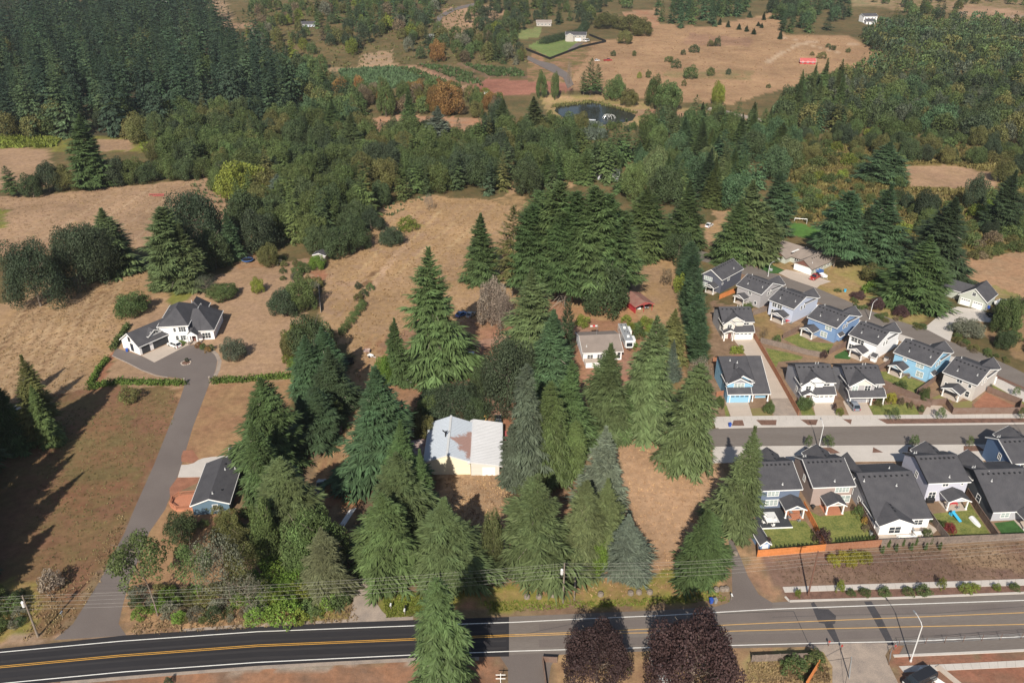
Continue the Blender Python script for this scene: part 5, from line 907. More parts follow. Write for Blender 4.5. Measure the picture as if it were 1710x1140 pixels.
    def post(s, x, y, h, m='white_trim'):
        b = MB(); b.box(x-.13, x+.13, y-.13, y+.13, 0, h); b.box(x-.19, x+.19, y-.19, y+.19, 0, .5); return b.build('post', m, s.t)
    def done(s):
        s.w.build('wall', parent=s.t); ro = s.r.build('roof', parent=s.t); s.tr.build('trim', parent=s.t)
        vm = cached('vent', lambda: (lambda b: (b.box(-.2, .2, -.2, .2, -.15, .14, 'black'), b.mesh('roof_vent'))[1])(MB()))
        pm = cached('pipe', lambda: (lambda b: (b.tube([(0, 0, -.2), (0, 0, .55)], .07, 6, 'metal_white'), b.box(-.17, .17, -.17, .17, -.12, .06, 'metal_white'), b.mesh('vent_pipe'))[2])(MB()))
        for x, y in s.vents: link('roof_vent', vm, ro, (x, y, s.rz(x, y)))
        for x, y in s.pipes: link('vent_pipe', pm, ro, (x, y, s.rz(x, y)))
        return s.t
def frame_from(L, Rr, z):
    a = G(*L, z); b = G(*Rr, z); a.z = b.z = 0; return a, (b-a).length, atan2(b.y-a.y, b.x-a.x)
# the row with its backs to the camera, set diagonally
YAW = R(-50.5)
def row_house(label, L, Rr, wall, depth_=11.6, patio=None, wins=(), vents=8, gab=(.45, 1.0), extra=None, pane='glass', z=5.3):
    a, w, _ = frame_from(L, Rr, z); yaw = YAW
    w -= .7; ex = Vector((cos(yaw), sin(yaw), 0)); ey = Vector((-sin(yaw), cos(yaw), 0)); P = a+ex*.35+ey*.4
    h = House('house', label, P, yaw, 'siding_'+wall); d = depth_
    h.blk('x', 0, w, [(0, z), (d*.47, z+2.35), (d, z)])
    h.blk('y', d*.5, d+1.6, [(w*gab[0], z), (w*(gab[0]+gab[1])/2, z+2.0), (w*gab[1]-.1, z)])
    h.blk('x', w*.0+.05, w*.44, [(d-.1, 2.7), (d+.3, 3.6), (d+2.0, 2.6)], rk=.2)
    h.vent_row(.5, d*.47-1.0, w-.5, d*.47-1.0, vents); h.vents += [(w*.25, d*.25)]; h.pipes += [(w*.30, 1.6), (w*.1, d*.55), (w*.86, d*.2)]
    for x, zz, ww, hh, n in wins: h.win(w*x, 0, 0, zz, ww, hh, n, pane)
    h.win(w, d*.36, 90, 3.6, .8, 1.2, 1); h.win(w, d*.5, 90, 3.6, .8, 1.2, 1)
    h.garage(w*.72, d+1.62, 180, 4.8, 2.2, 'white_paint')
    if patio: h.patio(w*patio[0], w*patio[1], patio[2], gablem='siding_'+wall)
    if extra: extra(h, w, d)
    h.done(); return h
def bump_out(h, w, d): h.blk('y', d*.12, d*.33, [(w-.05, 1.9), (w, 2.6), (w+.9, 2.0)], zb=.5, rk=.1, ov=.1)
row_house('grey estate house second in the diagonal row with a small covered porch', (1229.5, 475.3), (1270.5, 491.6), 'dove', 11.3, (.12, .52, 2.6), [(.55, 3.6, 1.0, 1.2, 2), (.82, 1.0, .8, 1.0, 1)])
row_house('pale blue-grey estate house with four upper back windows', (1283.2, 499.5), (1325, 516), 'sky', 12.6, (.36, .86, 3.0), [(.22, 3.5, 1.5, 1.3, 2), (.44, 3.5, 1.5, 1.3, 2), (.22, .9, 1.5, 1.5, 2), (.36, .9, 1.2, 1.5, 2)])
row_house('mid-blue estate house fourth in the diagonal row', (1347.9, 528.4), (1399, 546.8), 'blue', 12.0, (.02, .42, 3.4), [(.74, 3.5, 1.9, 1.3, 2), (.62, .8, 2.0, 1.6, 2)], extra=bump_out, pane='glass_light')
row_house('white estate house fifth in the diagonal row', (1416.8, 557.4), (1466.3, 575.8), 'white', 11.6, (.30, .74, 3.2), [(.19, 3.5, 1.8, 1.3, 2), (.43, 3.5, 1.8, 1.3, 2), (.14, .9, 1.5, 1.5, 2)], extra=lambda h, w, d: h.blk('x', w*.93, w*1.12, [(-.9, 1.9), (-.1, 2.4), (-.05, 2.3)], rk=.1))
row_house('bright sky-blue estate house behind the yellow shrub lawn', (1492.1, 587.4), (1555.3, 611.6), 'aqua', 11.2, (.08, .44, 3.4), [(.73, 3.5, 1.9, 1.2, 2), (.78, .8, 1.8, 1.6, 2), (.3, 3.9, .9, .6, 1)], extra=bump_out, pane='glass_light')
row_house('beige estate house at the right end of the diagonal row', (1574.2, 620.5), (1631.6, 643.2), 'beige', 12.4, (.24, .74, 3.4), [(.18, 1.0, 1.3, 1.5, 2), (.50, 3.9, 1.3, .8, 2), (.82, .8, 1.0, 1.6, 1), (.83, 3.6, .7, .9, 1)])
# first house of the row: its gable end faces the camera
a = G(1171.6, 456.3, 5.3); b_ = G(1207.9, 465.8, 5.3); a.z = b_.z = 0; w = (b_-a).length-.7; yaw = R(-44)
ex = Vector((cos(yaw), sin(yaw), 0)); ey = Vector((-sin(yaw), cos(yaw), 0))
h = House('house', 'dark slate house at the top end of the diagonal row', a+ex*.35+ey*.4, yaw, 'siding_slate'); d = 13.6
h.blk('y', 0, d, [(w*.0, 5.3), (w*.42, 7.7), (w, 5.3)]); h.vent_row(w*.50, .8, w*.50, d-1.2, 9); h.pipes += [(w*.85, d*.7)]
h.win(w*.3, 0, 0, 3.5, 3.0, 1.3, 4, 'glass_light'); h.win(w*.18, 0, 0, .8, 1.6, 1.6, 2, 'glass_light'); h.win(w, d*.35, 90, 3.6, 1.2, 1.3, 2); h.win(w, d*.06, 90, 3.2, .6, .6, 1); h.patio(w*.42, w*.84, 2.6, gablem='siding_slate'); h.garage(w*.4, d+.02, 180, 4.8, 2.2, 'white_paint'); h.done()
# middle row, fronts to the street
def front_house(label, BL, BR, wall, d, zr=7.7, yaw=R(2.0), face=None, kind=0, gdoor='white_paint', gx=.66):
    a = G(*BL); b = G(*BR); w = (b-a).length; h = House('house', label, a, yaw, 'siding_'+wall); fm = face or 'siding_'+wall
    z = 5.3
    if kind != 2: h.blk('x', 0, w, [(0, z), (d*.5, zr), (d, z)], rake='black'); h.vent_row(.6, d*.5-.9, w-.6, d*.5-.9, 7)
    h.pipes += [(w*.62, d*.55), (w*.7, d*.55)]
    return h, w, d, z
def cream_front(label, BL, BR, wall, face):
    h, w, d, z = front_house(label, BL, BR, wall, 10.2); F = 'siding_'+face
    h.w.box(-.01, w+.01, -.06, .05, -.3, z-.1, F)
    h.blk('y', -.9, 3.4, [(w*.0, 4.9), (w*.19, 6.1), (w*.38, 4.9)], wall=F, ov=.3); h.blk('y', -.3, 4.4, [(w*.14, 5.6), (w*.40, 7.0), (w*.66, 5.6)], wall=F, ov=.25)
    h.blk('x', w*.36, w+.05, [(-1.7, 2.75), (-.05, 3.9), (.1, 3.9)], wall=F, ov=.35, rk=.15); h.blk('y', -2.4, -.6, [(w*.0, 2.75), (w*.19, 3.6), (w*.38, 2.75)], wp=False, ov=.3, rk=.3, gm=F)
    for k in range(4): h.vents.append((w*.40+.12, 2.6+k*.7)) if k < 3 else None
    h.win(w*.2, -.9, 0, 3.6, 1.3, 1.1, 2); h.win(w*.46, -.06, 0, 4.0, 1.3, .8, 2); h.win(w*.78, -.06, 0, 4.2, 1.5, .7, 2)
    h.garage(w*.68, -1.72, 0, 4.9, 2.2, 'white_paint'); h.door(w*.24, -.92, 0); h.post(w*.02, -2.3, 2.7); h.post(w*.30, -2.3, 2.7)
    h.win(0, 3, -90, 3.8, .7, 1.1, 1); h.win(0, 2.0, -90, 1.6, .7, 1.2, 1); h.done()
cream_front('cream estate house at the head of the long driveway', (1204.2, 563), (1252.6, 560.5), 'mist', 'cream')
cream_front('white-fronted estate house beside the orange driveway fence', (1332.5, 667), (1387, 665.6), 'mist', 'white')
h, w, d, z = front_house('grey estate house with the car parked in its driveway', (1411, 669), (1466, 666.5), 'mist', 10.4)
F = 'siding_dove'; h.w.box(-.01, w+.01, -.06, .05, -.3, z-.1, F); h.blk('y', -1.0, 4.6, [(w*.0, 5.2), (w*.36, 7.3), (w*.72, 5.2)], wall=F, ov=.3, gm='siding_cream'); h.blk('x', -.1, w+.1, [(-2.3, 2.7), (-.9, 3.7), (.1, 3.7)], wp=False, ov=.35, rk=.2)
h.w.box(0, w*.62, -.95, .05, -.3, 3.6, F); h.win(w*.15, -1.0, 0, 3.75, 1.5, 1.4, 2, 'glass_light'); h.win(w*.52, -1.0, 0, 3.75, 1.5, 1.4, 2); h.win(w*.84, -.06, 0, 3.9, 1.0, 1.1, 2)
h.garage(w*.30, -.97, 0, 4.9, 2.2, 'gable_grey' if 'gable_grey' in MATS else 'siding_gable_grey', 0); h.door(w*.86, -.08, 0); h.post(.1, -2.3, 2.6); h.post(w*.64, -2.3, 2.6); h.post(w-.1, -2.3, 2.6); h.win(0, 4.4, -90, 3.7, .5, 1.3, 1); h.win(0, 3.8, -90, 3.7, .5, 1.3, 1); h.vent_row(w*.42, 3.0, w*.34, 4.6, 4); h.done()
# light blue corner house with the long side slope
a = G(1210.5, 665.5); w = 11.0; d = 11.2; h = House('house', 'light blue estate house with a blue garage door and a long low side roof', a, R(1.5), 'siding_aqua')
h.blk('x', .0, w*.62, [(0, 5.2), (d*.82, 7.7), (d, 6.6)], rake='black'); h.blk('x', w*.60, w, [(-1.6, 2.6), (d*.82, 7.66), (d, 6.6)], rk=.3, wp=False); h.w.solid([(w*.61, .2, -.3), (w-.1, .2, -.3), (w-.1, d, -.3), (w*.61, d, -.3)], [(w*.61, .2, 3.2), (w-.1, .2, 3.2), (w-.1, d, 6.3), (w*.61, d, 6.3)], 'siding_aqua')
h.blk('y', -.6, 4.2, [(.0, 5.0), (w*.28, 6.55), (w*.56, 5.0)], ov=.35, gm='siding_gable_grey'); h.blk('y', .2, 4.4, [(w*.22, 5.3), (w*.36, 6.9), (w*.64, 5.2)], ov=.25, rk=.2); h.blk('x', -.05, w*.56, [(-1.9, 2.75), (-.6, 3.7), (.1, 3.75)], ov=.3, rk=.1)
h.win(w*.28, -.6, 0, 3.85, 2.6, 1.2, 3, 'glass_light'); h.garage(w*.29, -1.92, 0, 4.9, 2.2, 'siding_aqua'); h.win(w*.80, .2, 0, 1.6, 1.3, .7, 2); h.post(w*.62, -1.5, 2.6); h.post(w-.1, -1.5, 2.6); h.door(w*.68, .18, 0)
h.win(0, 3, -90, 3.4, .7, 1.2, 1); h.vent_row(w*.26, 4.6, w*.30, 6.0, 3); h.pipes += [(w*.22, 7.4), (w*.38, 6.6)]; h.done()
# south row, backs to the camera
YS = R(3.6)
def back_house(label, L, Rr, wall, d=10.6, wins=(), patio=None, z=5.3, vents=8, gab=.6, pane='glass', rake='white_trim', base=None, slabm='deck'):
    a, w, _ = frame_from(L, Rr, z); ex = Vector((cos(YS), sin(YS), 0)); ey = Vector((-sin(YS), cos(YS), 0)); P = a+ex*.35+ey*.4; w -= .7
    h = House('house', label, P, YS, 'siding_'+wall); h.blk('x', 0, w, [(0, z), (d*.62, z+2.2), (d, z+.2)], rake=rake)
    h.blk('y', d*.62, d+1.5, [(w*(gab-.3), z), (w*gab, z+1.9), (w*(gab+.32), z)])
    h.vent_row(.7, d*.62-.9, w-.8, d*.62-.9, vents); h.vent_row(w*gab+.4, d*.78, w*gab+.4, d+.8, 3); h.pipes += [(w*.12, d*.85), (w*.18, d*.86), (w*.55, .8)]
    for x, zz, ww, hh, n in wins: h.win(w*x, 0, 0, zz, ww, hh, n, pane)
    h.win(0, d*.45, -90, 3.2, .9, 1.4, 2); h.garage(w*.6, d+1.52, 180, 4.8, 2.2, 'white_paint')
    if patio: h.patio(w*patio[0], w*patio[1], patio[2], 2.7, 3.7, slabm=slabm, gablem='siding_'+wall)
    return h, w, d
h, w, d = back_house('dark blue-grey house left in the south row behind the big grey-green fir', (1272, 819), (1339, 813.7), 'navy', 10.6, [(.30, 3.5, 2.4, 1.2, 3), (.30, .9, 2.6, 1.5, 3)], (.52, 1.0, 3.6), pane='glass_light'); h.done()
h, w, d = back_house('taupe house with a covered deck second in the south row', (1357.9, 813.7), (1429.5, 811), 'taupe', 10.6, [(.74, 3.5, 3.0, 1.3, 4), (.86, .7, 2.2, 1.8, 2)], (.25, .68, 3.2), pane='glass_light'); h.done()
h, w, d = back_house('pale lavender house with a tiled-looking dark roof in the south row', (1550.5, 806.8), (1621.6, 803.7), 'lav', 10.4, [(.44, 4.1, 1.2, .7, 2), (.17, 1.0, 1.5, 1.6, 2), (.86, 4.3, .4, .4, 1)], (.38, .88, 3.3), slabm='concrete_tan', rake='black'); h['label'] if False else None; h.t['label'] = 'pale lavender house above the lawn with the upturned boat'; h.done()
# long low grey house with the white back gable
a = G(1462, 869, 2.7); a.z = 0; P = a+Vector((cos(YS)*.3-sin(YS)*.4, sin(YS)*.3+cos(YS)*.4, 0)); w = 11.6; d = 16.6
h = House('house', 'long grey house whose roof slopes down to a white back gable', P, YS, 'siding_mist'); h.blk('x', 0, w, [(0, 2.7), (d*.62, 6.7), (d, 4.0)], rake='black')
h.w.box(.02, w-.02, -.04, .1, -.3, 2.6, 'siding_white'); h.blk('y', -1.7, 5.5, [(.2, 2.65), (w*.31, 4.15), (w*.61, 2.65)], wall='siding_white'); h.blk('y', d*.66, d+1.2, [(-.2, 5.2), (w*.10, 6.6), (w*.2, 5.0)], wall='siding_mist')
h.vent_row(.9, d*.62-1.0, w-1, d*.62-1.0, 9); h.vent_row(w*.31+.4, .6, w*.31+.4, 2.6, 3); h.pipes += [(w*.05, d*.5), (w*.62, d*.42), (w*.72, d*.76)]; h.win(w*.80, -.04, 0, .9, 1.8, 1.3, 2); h.win(w*.3, -1.7, 0, .4, 2.4, 1.6, 2)
for y in (4, 7.5, 11): h.win(0, y, -90, 1.1, 1.0, 1.3, 2)
h.done()
a = G(1659, 854.7, 2.7); a.z = 0; P = a+Vector((cos(YS)*.3-sin(YS)*.4, sin(YS)*.3+cos(YS)*.4, 0)); w = 11.2; d = 14.4
h = House('house', 'charcoal house at the right border of the south row', P, YS, 'siding_char'); h.blk('x', 0, w, [(0, 2.7), (d*.60, 6.7), (d, 4.2)], rake='black'); h.blk('y', d*.6, d+1.6, [(w*.02, 4.6), (w*.26, 6.6), (w*.5, 4.6)])
h.w.box(.02, w-.02, -.04, .1, -.3, 2.6, 'siding_mist'); h.vent_row(1.2, d*.6-1.0, w-.5, d*.6-1.0, 9); h.pipes += [(.6, d*.72), (1.1, d*.72), (2.4, d*.42)]; h.win(w*.25, -.04, 0, .9, 1.8, 1.2, 2, 'glass_light'); h.win(0, d*.36, -90, 1.2, 1.2, 1.5, 1); h.patio(w*.46, w*.9, 3.4, 2.6, 3.7); h.done()
h, w, d = back_house('deep blue house at the right border by the estate street', (1691, 774), (1765, 771), 'deepblue', 9.6, [(.3, 3.5, 1.8, 1.2, 2)], None, z=5.3); h.done()
# tan-roofed ranch house
a = G(1324.5, 438.5, 2.6); b_ = G(1356.3, 449, 2.6); a.z = b_.z = 0; yaw = atan2(b_.y-a.y, b_.x-a.x); w = (b_-a).length-.6; ex = Vector((cos(yaw), sin(yaw), 0)); ey = Vector((-sin(yaw), cos(yaw), 0))
h = House('ranch_house', 'tan-roofed ranch house with a white garage door', a+ex*.3+ey*.4, yaw, 'siding_sage', 'shingle_tan', 'shingle_tan'); d = 16
h.blk('y', 0, d, [(0, 2.7), (w/2, 5.0), (w, 2.7)], gm='siding_brownred'); h.blk('x', -12, w*.5, [(5.5, 2.7), (10.5, 5.2), (15.6, 2.7)], gm='siding_brownred'); h.blk('y', 2.2, 9, [(-11.6, 2.6), (-8.2, 4.4), (-5, 2.6)], gm='siding_brownred')
h.w.box(.05, w-.05, -.03, .1, -.2, 2.5, 'siding_white'); h.garage(w*.5, -.05, 0, 5.0, 2.2, 'white_paint', 0); h.vent_row(w*.6, 4, w*.6, 8, 4); h.pipes += [(w*.8, 2.2), (-3, 12)]
b = MB(); b.box(-4.5, -3.9, 4.6, 9.8, 4.4, 4.6); b.build('roof_skylight_strip', 'white_trim', h.t)
for y in (3, 7, 11): h.win(w, y, 90, 1.0, 1.3, 1.1, 2)
h.win(-2.5, 5.48, 0, 1.0, 1.6, 1.2, 2); h.done()
# grey-green garage house
a = G(1599, 506.5); b_ = G(1640, 518.5); yaw = atan2(b_.y-a.y, b_.x-a.x); w = (b_-a).length+.5; h = House('garage_house', 'grey-green gabled garage with two white doors', a, yaw, 'siding_sage')
h.blk('y', 0, 9.2, [(0, 3.4), (w*.5, 6.6), (w, 3.4)]); h.blk('x', -6.5, w*.3, [(3, 3.2), (6, 5.2), (9, 3.2)]); h.garage(w*.26, -.02, 0, 2.8, 2.3, 'white_paint'); h.garage(w*.72, -.02, 0, 2.8, 2.3, 'white_paint'); h.win(w*.5, 0, 0, 4.1, 1.1, 1.1, 1); h.done()
# the white farmhouse
P = G(235.0, 593.0); yaw = R(57)
h = House('farmhouse', 'white farmhouse with dark hip roofs and a three-car garage', P, yaw, 'siding_white'); GL = 11.6; GW = 8.4
h.blk('x', 0, GL, [(0, 3.0), (GW*.5, 6.0), (GW, 3.0)]); h.blk('y', .9, GW*.5, [(4.2, 4.2), (6.3, 5.5), (8.4, 4.2)], zb=3.2, rk=.25, ov=.3); h.win(6.3, .9, 0, 4.15, 2.6, .9, 3)
for x, ww in ((2.0, 2.6), (7.0, 5.0)):
    h.garage(x, -.03, 0, ww, 2.3, 'garage_grey', 0, False)
h.win(0, GW*.42, -90, .5, 1.2, 2.2, 2, frame='black'); h.win(0, GW*.5, -90, 3.4, .9, 1.3, 2, frame='black')
c, s_ = cos(-yaw+R(7)), sin(-yaw+R(7)); O = (9.9, -.4)
def mainp(x, y, z): return (O[0]+x*c-y*s_, O[1]+x*s_+y*c, z)
def hip(x0, x1, y0, y1, ze, zr, rx, ry0, ry1, wallz=None, ov=.5):
    e = [(x0-ov, y0-ov), (x1+ov, y0-ov), (x1+ov, y1+ov), (x0-ov, y1+ov)]; A, B = mainp(rx, ry0, zr), mainp(rx, ry1, zr); E = [mainp(x, y, ze-.15) for x, y in e]
    for f in ([E[0], E[1], A], [E[1], E[2], B, A], [E[2], E[3], B], [E[3], E[0], A, B]): h.r.poly(f, 'shingle')
    for p, q in zip(E, E[1:]+E[:1]): h.tr.obox(p, q, .12, .22, 'white_trim')
    h.r.poly([Vector(p)-Vector((0, 0, .03)) for p in E[::-1]], 'white_trim')
    W_ = [mainp(x, y, 0) for x, y in ((x0, y0), (x1, y0), (x1, y1), (x0, y1))]; h.w.solid([(p[0], p[1], -.3) for p in W_], [(p[0], p[1], ze-.1) for p in W_], 'siding_white')
hip(-2.4, 5.8, 0, 14.5, 5.6, 9.0, 1.8, 5.6, 9.6); hip(5.6, 12.8, .6, 13.6, 3.3, 7.8, 8.0, 6.5, 9.4); hip(2.4, 7.6, 12.5, 20.0, 3.4, 7.2, 5.0, 13.5, 17.5)
h.r.poly([mainp(5.4, .2, 3.4), mainp(9.2, .2, 3.4), mainp(8.2, 6.6, 7.85), mainp(6.4, 6.6, 7.85)], 'shingle')
def mwin(x, z, w, hh, n, y=0.): return h.win(*mainp(x, y, 0)[:2], math.degrees(-yaw+R(7)), z, w, hh, n, frame='white_trim')
mwin(1.9, 3.5, .7, 1.2, 1); mwin(4.1, 3.4, 2.0, 1.5, 3); mwin(2.2, .7, .8, 1.4, 1); mwin(4.2, .6, 2.0, 1.5, 3); mwin(10.6, .5, 2.4, 1.8, 3, .6)
pe = MB(); q = [mainp(5.6, -2.6, 3.0), mainp(8.8, -2.6, 3.0), mainp(7.2, -2.6, 4.3), mainp(7.2, 2.5, 4.3), mainp(5.6, 1.5, 3.0), mainp(8.8, 1.5, 3.0)]
pe.poly([q[0], q[2], q[3], q[4]], 'shingle'); pe.poly([q[2], q[1], q[5], q[3]], 'shingle'); pe.poly([q[0], q[1], q[2]], 'siding_white'); pe.obox(q[0], q[2], .15, .2, 'white_trim'); pe.obox(q[2], q[1], .15, .2, 'white_trim'); pe.build('porch_roof', parent=h.t)
for x in (5.8, 8.6):
    a = mainp(x, -2.4, 0); b = MB(); b.box(-.2, .2, -.2, .2, 0, 3.0, 'siding_white'); b.box(-.35, .35, -.35, .35, 0, 1.1, 'stone'); b.build('porch_column', parent=h.t, loc=a)
h.door(*mainp(7.2, .02, 0)[:2], math.degrees(-yaw+R(7)), 1.4, 2.3)
h.blocks = [('x', -99, 99, ((-99, 7), (0, 7), (99, 7)), 0)]
wt = h.done()
for o in wt.children:
    if o.name.startswith('roof'):
        for (x, y, z) in ((4.4, 13.4, 7.0), (7.6, 11.5, 6.6), (-1.0, 8.6, 6.2), (0, 9.5, 6.5)):
            p = mainp(x, y, z); b = MB(); b.tube([(0, 0, -.3), (0, 0, .7)], .1, 6); b.build('vent_pipe', 'metal_white', o, p)
# blue cottage with its red deck and shed
a = G(317, 845, 2.7); a.z = 0; yaw = R(6.5); ex = Vector((cos(yaw), sin(yaw), 0)); ey = Vector((-sin(yaw), cos(yaw), 0)); w = 7.6; d = 14.6
h = House('cottage', 'blue cottage with a long dark roof beside the left driveway', a+ex*.3+ey*.35, yaw, 'siding_cottage'); h.blk('y', 0, d, [(0, 2.7), (w*.5, 4.1), (w, 2.7)], ov=.3, rk=.3)
h.win(w*.62, 0, 0, .9, 1.0, 1.5, 1); h.win(0, 6, -90, .9, 1.4, 1.2, 2); h.door(0, 3.4, -90); h.vents += [(w*.75, 3.4), (w*.62, 12.4)]; h.pipes += [(w*.55, 1.6), (w*.66, 10.4), (w*.9, 11.5)]; h.done()
P0 = a+ex*.3+ey*.35
t = thing('deck', 'red timber deck with railings on the left of the blue cottage', 'deck', P0, yaw)
poly = [(-.35, 1.6), (-.35, 6.6), (-4.6, 6.6), (-5.6, 5.2), (-5.6, 3.2), (-4.0, 1.6)]
pl = MB(); pl.box(0, 1, -.065, .065, -.04, .0); pm = pl.mesh('plank', 'deck')
for k in range(34):
    y = 1.68+k*.147; x0 = -4.0-min(1.6, max(0, y-1.6)) if y < 3.2 else (-5.6 if y < 5.2 else -5.6+(y-5.2)*.71)
    o = link('plank', pm, t, (x0, y, .6)); o.scale = (-.37-x0, 1, 1)
b = MB()
for (x0, y0), (x1, y1) in zip(poly, poly[1:]+poly[:1]): b.obox((x0, y0, .3), (x1, y1, .3), .08, .56)
b.build('skirt', 'deck', t)
for (x0, y0), (x1, y1) in list(zip(poly, poly[1:]+poly[:1]))[1:5]+[(poly[5], poly[0])]:
    b = MB(); b.obox((x0, y0, 1.5), (x1, y1, 1.5), .16, .06); b.obox((x0, y0, .8), (x1, y1, .8), .07, .07); n = int(hypot(x1-x0, y1-y0)/.16)
    for k in range(n+1): f = k/max(n, 1); b.obox((x0+(x1-x0)*f, y0+(y1-y0)*f, .8), (x0+(x1-x0)*f, y0+(y1-y0)*f, 1.48), .05, .05)
    b.build('railing', 'deck', t)
    b = MB(); b.box(x0-.07, x0+.07, y0-.07, y0+.07, .5, 1.6); b.build('post', 'deck', t)
def shed(name, label, P, yaw, w, d, ze, zr, wall, roof='shingle', ax='y', cat='shed', door=None, ov=.25):
    h = House(name, label, P, yaw, wall, roof, 'white_trim' if roof != 'hut_roof' else 'hut_roof', cat)
    if ax == 'y': h.blk('y', 0, d, [(0, ze), (w/2, zr), (w, ze)], ov=ov, rk=.2)
    else: h.blk('x', 0, w, [(0, ze), (d/2, zr), (d, ze)], ov=ov, rk=.2)
    if door: h.door(w*.5, 0, 0, door, 1.9, 'white_trim')
    h.done(); return h
shed('garden_shed', 'small blue shed behind the blue cottage', G(386, 770.5), yaw, 2.9, 2.6, 2.2, 3.0, 'siding_cottage', ax='x')
shed('garden_shed', 'blue shed with a dark roof inside the orange back fence', G(1268.5, 922), R(8), 1.9, 5.4, 2.1, 2.9, 'siding_blue', door=1.0)
shed('storage_hut', 'low brown hut on the dry field track', G(551, 728), R(4), 2.7, 2.6, 1.3, 1.7, 'siding_brownred', 'hut_roof', 'x'); shed('garden_shed', 'grey-roofed garden shed at the upper edge of the dry field', G(524, 436), R(-8), 4.6, 3.6, 2.4, 3.2, 'siding_farwall')
# cream barn with rusting metal roof, metal lean-to and wings
a = G(733, 793.2); a = Vector((-19.9, 147.9, 0)); h = House('barn', 'cream barn with a rust-patched metal roof', a, R(.6), 'siding_butter', 'rust_roof', 'metal_white', 'barn'); w = 10.4; d = 15.6
m, t_, b_ = nodes('barn_roof_sheet'); N = t_.nodes.new; L = t_.links.new
tc = N('ShaderNodeTexCoord'); sx = N('ShaderNodeSeparateXYZ'); L(tc.outputs['Object'], sx.inputs[0]); ns = N('ShaderNodeTexNoise'); ns.inputs['Scale'].default_value = .7; ns.inputs['Detail'].default_value = 8; ns.inputs['Roughness'].default_value = .65; L(tc.outputs['Object'], ns.inputs['Vector'])
def mth(op, a, b): q = N('ShaderNodeMath'); q.operation = op; (L(a, q.inputs[0]) if not isinstance(a, (int, float)) else setattr(q.inputs[0], 'default_value', a)); (L(b, q.inputs[1]) if not isinstance(b, (int, float)) else setattr(q.inputs[1], 'default_value', b)); return q.outputs[0]
fy = mth('ABSOLUTE', mth('SUBTRACT', mth('ADD', sx.outputs[1], mth('MULTIPLY', sx.outputs[0], .22)), 8.2), 0); fx = mth('MULTIPLY', mth('SUBTRACT', sx.outputs[0], 4.9), .35)
ru = mth('ADD', mth('SUBTRACT', fx, mth('MULTIPLY', fy, .30)), mth('MULTIPLY', mth('SUBTRACT', ns.outputs[0], .5), 3.4))
cr = N('ShaderNodeValToRGB'); cr.color_ramp.elements[0].position = .12; cr.color_ramp.elements[0].color = (.46, .50, .55, 1); cr.color_ramp.elements[1].position = .55; cr.color_ramp.elements[1].color = (.33, .21, .18, 1); L(ru, cr.inputs[0]); L(cr.outputs[0], b_.inputs['Base Color']); b_.inputs['Roughness'].default_value = .5; b_.inputs['Metallic'].default_value = .0; MATS['barn_roof_sheet'] = m
h.rm = 'barn_roof_sheet'; h.blk('y', 0, d, [(0, 3.6), (w*.5, 5.5), (w, 3.6)], ov=.25, rk=.25)
h.rm = 'metal_roof'; h.blk('y', -.4, d+1.2, [(w+.15, 3.7), (w+.2, 3.72), (w+6.6, 2.75)], wall='siding_cream', ov=.7, rk=.25)
rb = MB()
for k in range(30): y = -.5+k*.6; rb.obox((w+.2, y, 3.97), (w+7.2, y, 2.88), .07, .08, 'metal_roof')
for k in range(27): 
    y = -.2+k*.6; rb.obox((w*.5, y, 5.74), (w+.2, y, 3.80), .05, .05, 'barn_roof_sheet'); rb.obox((w*.5, y, 5.74), (-.2, y, 3.80), .05, .05, 'barn_roof_sheet')
rb.build('roof_ribs', parent=h.t)['kind'] = 'stuff'
h.garage(w+4.2, -.42, 0, 2.6, 2.1, 'white_paint', 0); b = MB(); b.box(w*.5-.25, w*.5+.25, -.5, 16, 5.72, 5.80); b.build('ridge_cap', 'metal_white', h.t)
b = MB(); b.tube([(w*.42, 7.4, 5.3), (w*.42, 7.4, 6.6)], .14, 8); b.tube([(w*.42, 7.4, 6.6), (w*.36, 7.4, 7.2)], .14, 8); b.tube([(w*.42, 7.4, 6.2), (w*.47, 7.4, 7.1)], .12, 8); b.build('chimney_pipe', 'black', h.t); h.done()
t = thing('lean_to', 'rusty sheet-metal lean-to at the left wall of the barn', 'lean-to', (-24.6, 151.5, 0), R(.6)); b = MB(); b.solid([(0, 0, 2.0), (4.4, 0, 2.6), (4.4, 7, 2.6), (0, 7, 2.0)], [(0, 0, 2.08), (4.4, 0, 2.68), (4.4, 7, 2.68), (0, 7, 2.08)]); b.build('roof_sheet', 'rust', t)
b = MB(); b.solid([(.1, .1, 0), (4.3, .1, 0), (4.3, 6.9, 0), (.1, 6.9, 0)], [(.1, .1, 1.98), (4.3, .1, 2.55), (4.3, 6.9, 2.55), (.1, 6.9, 1.98)]); b.build('wall', 'siding_brownred', t); b = MB()
for k in range(12): y = k*.6+.2; b.obox((0, y, 2.12), (4.4, y, 2.72), .06, .05)
b.build('roof_ribs', 'rust', t)['kind'] = 'stuff'
t = thing('open_shelter', 'low red metal shelter roof right of the barn', 'shelter', (-1.6, 151.0, 0), R(.6)); b = MB(); b.solid([(0, 0, 2.5), (3.6, 0, 2.1), (3.6, 11, 2.1), (0, 11, 2.5)], [(0, 0, 2.58), (3.6, 0, 2.18), (3.6, 11, 2.18), (0, 11, 2.58)]); b.build('roof_sheet', 'red_metal', t)
for x, y in ((.2, .3), (3.4, .3), (.2, 10.7), (3.4, 10.7), (.2, 5.5), (3.4, 5.5)): b = MB(); b.box(x-.07, x+.07, y-.07, y+.07, 0, 2.15); b.build('post', 'pole_wood', t)
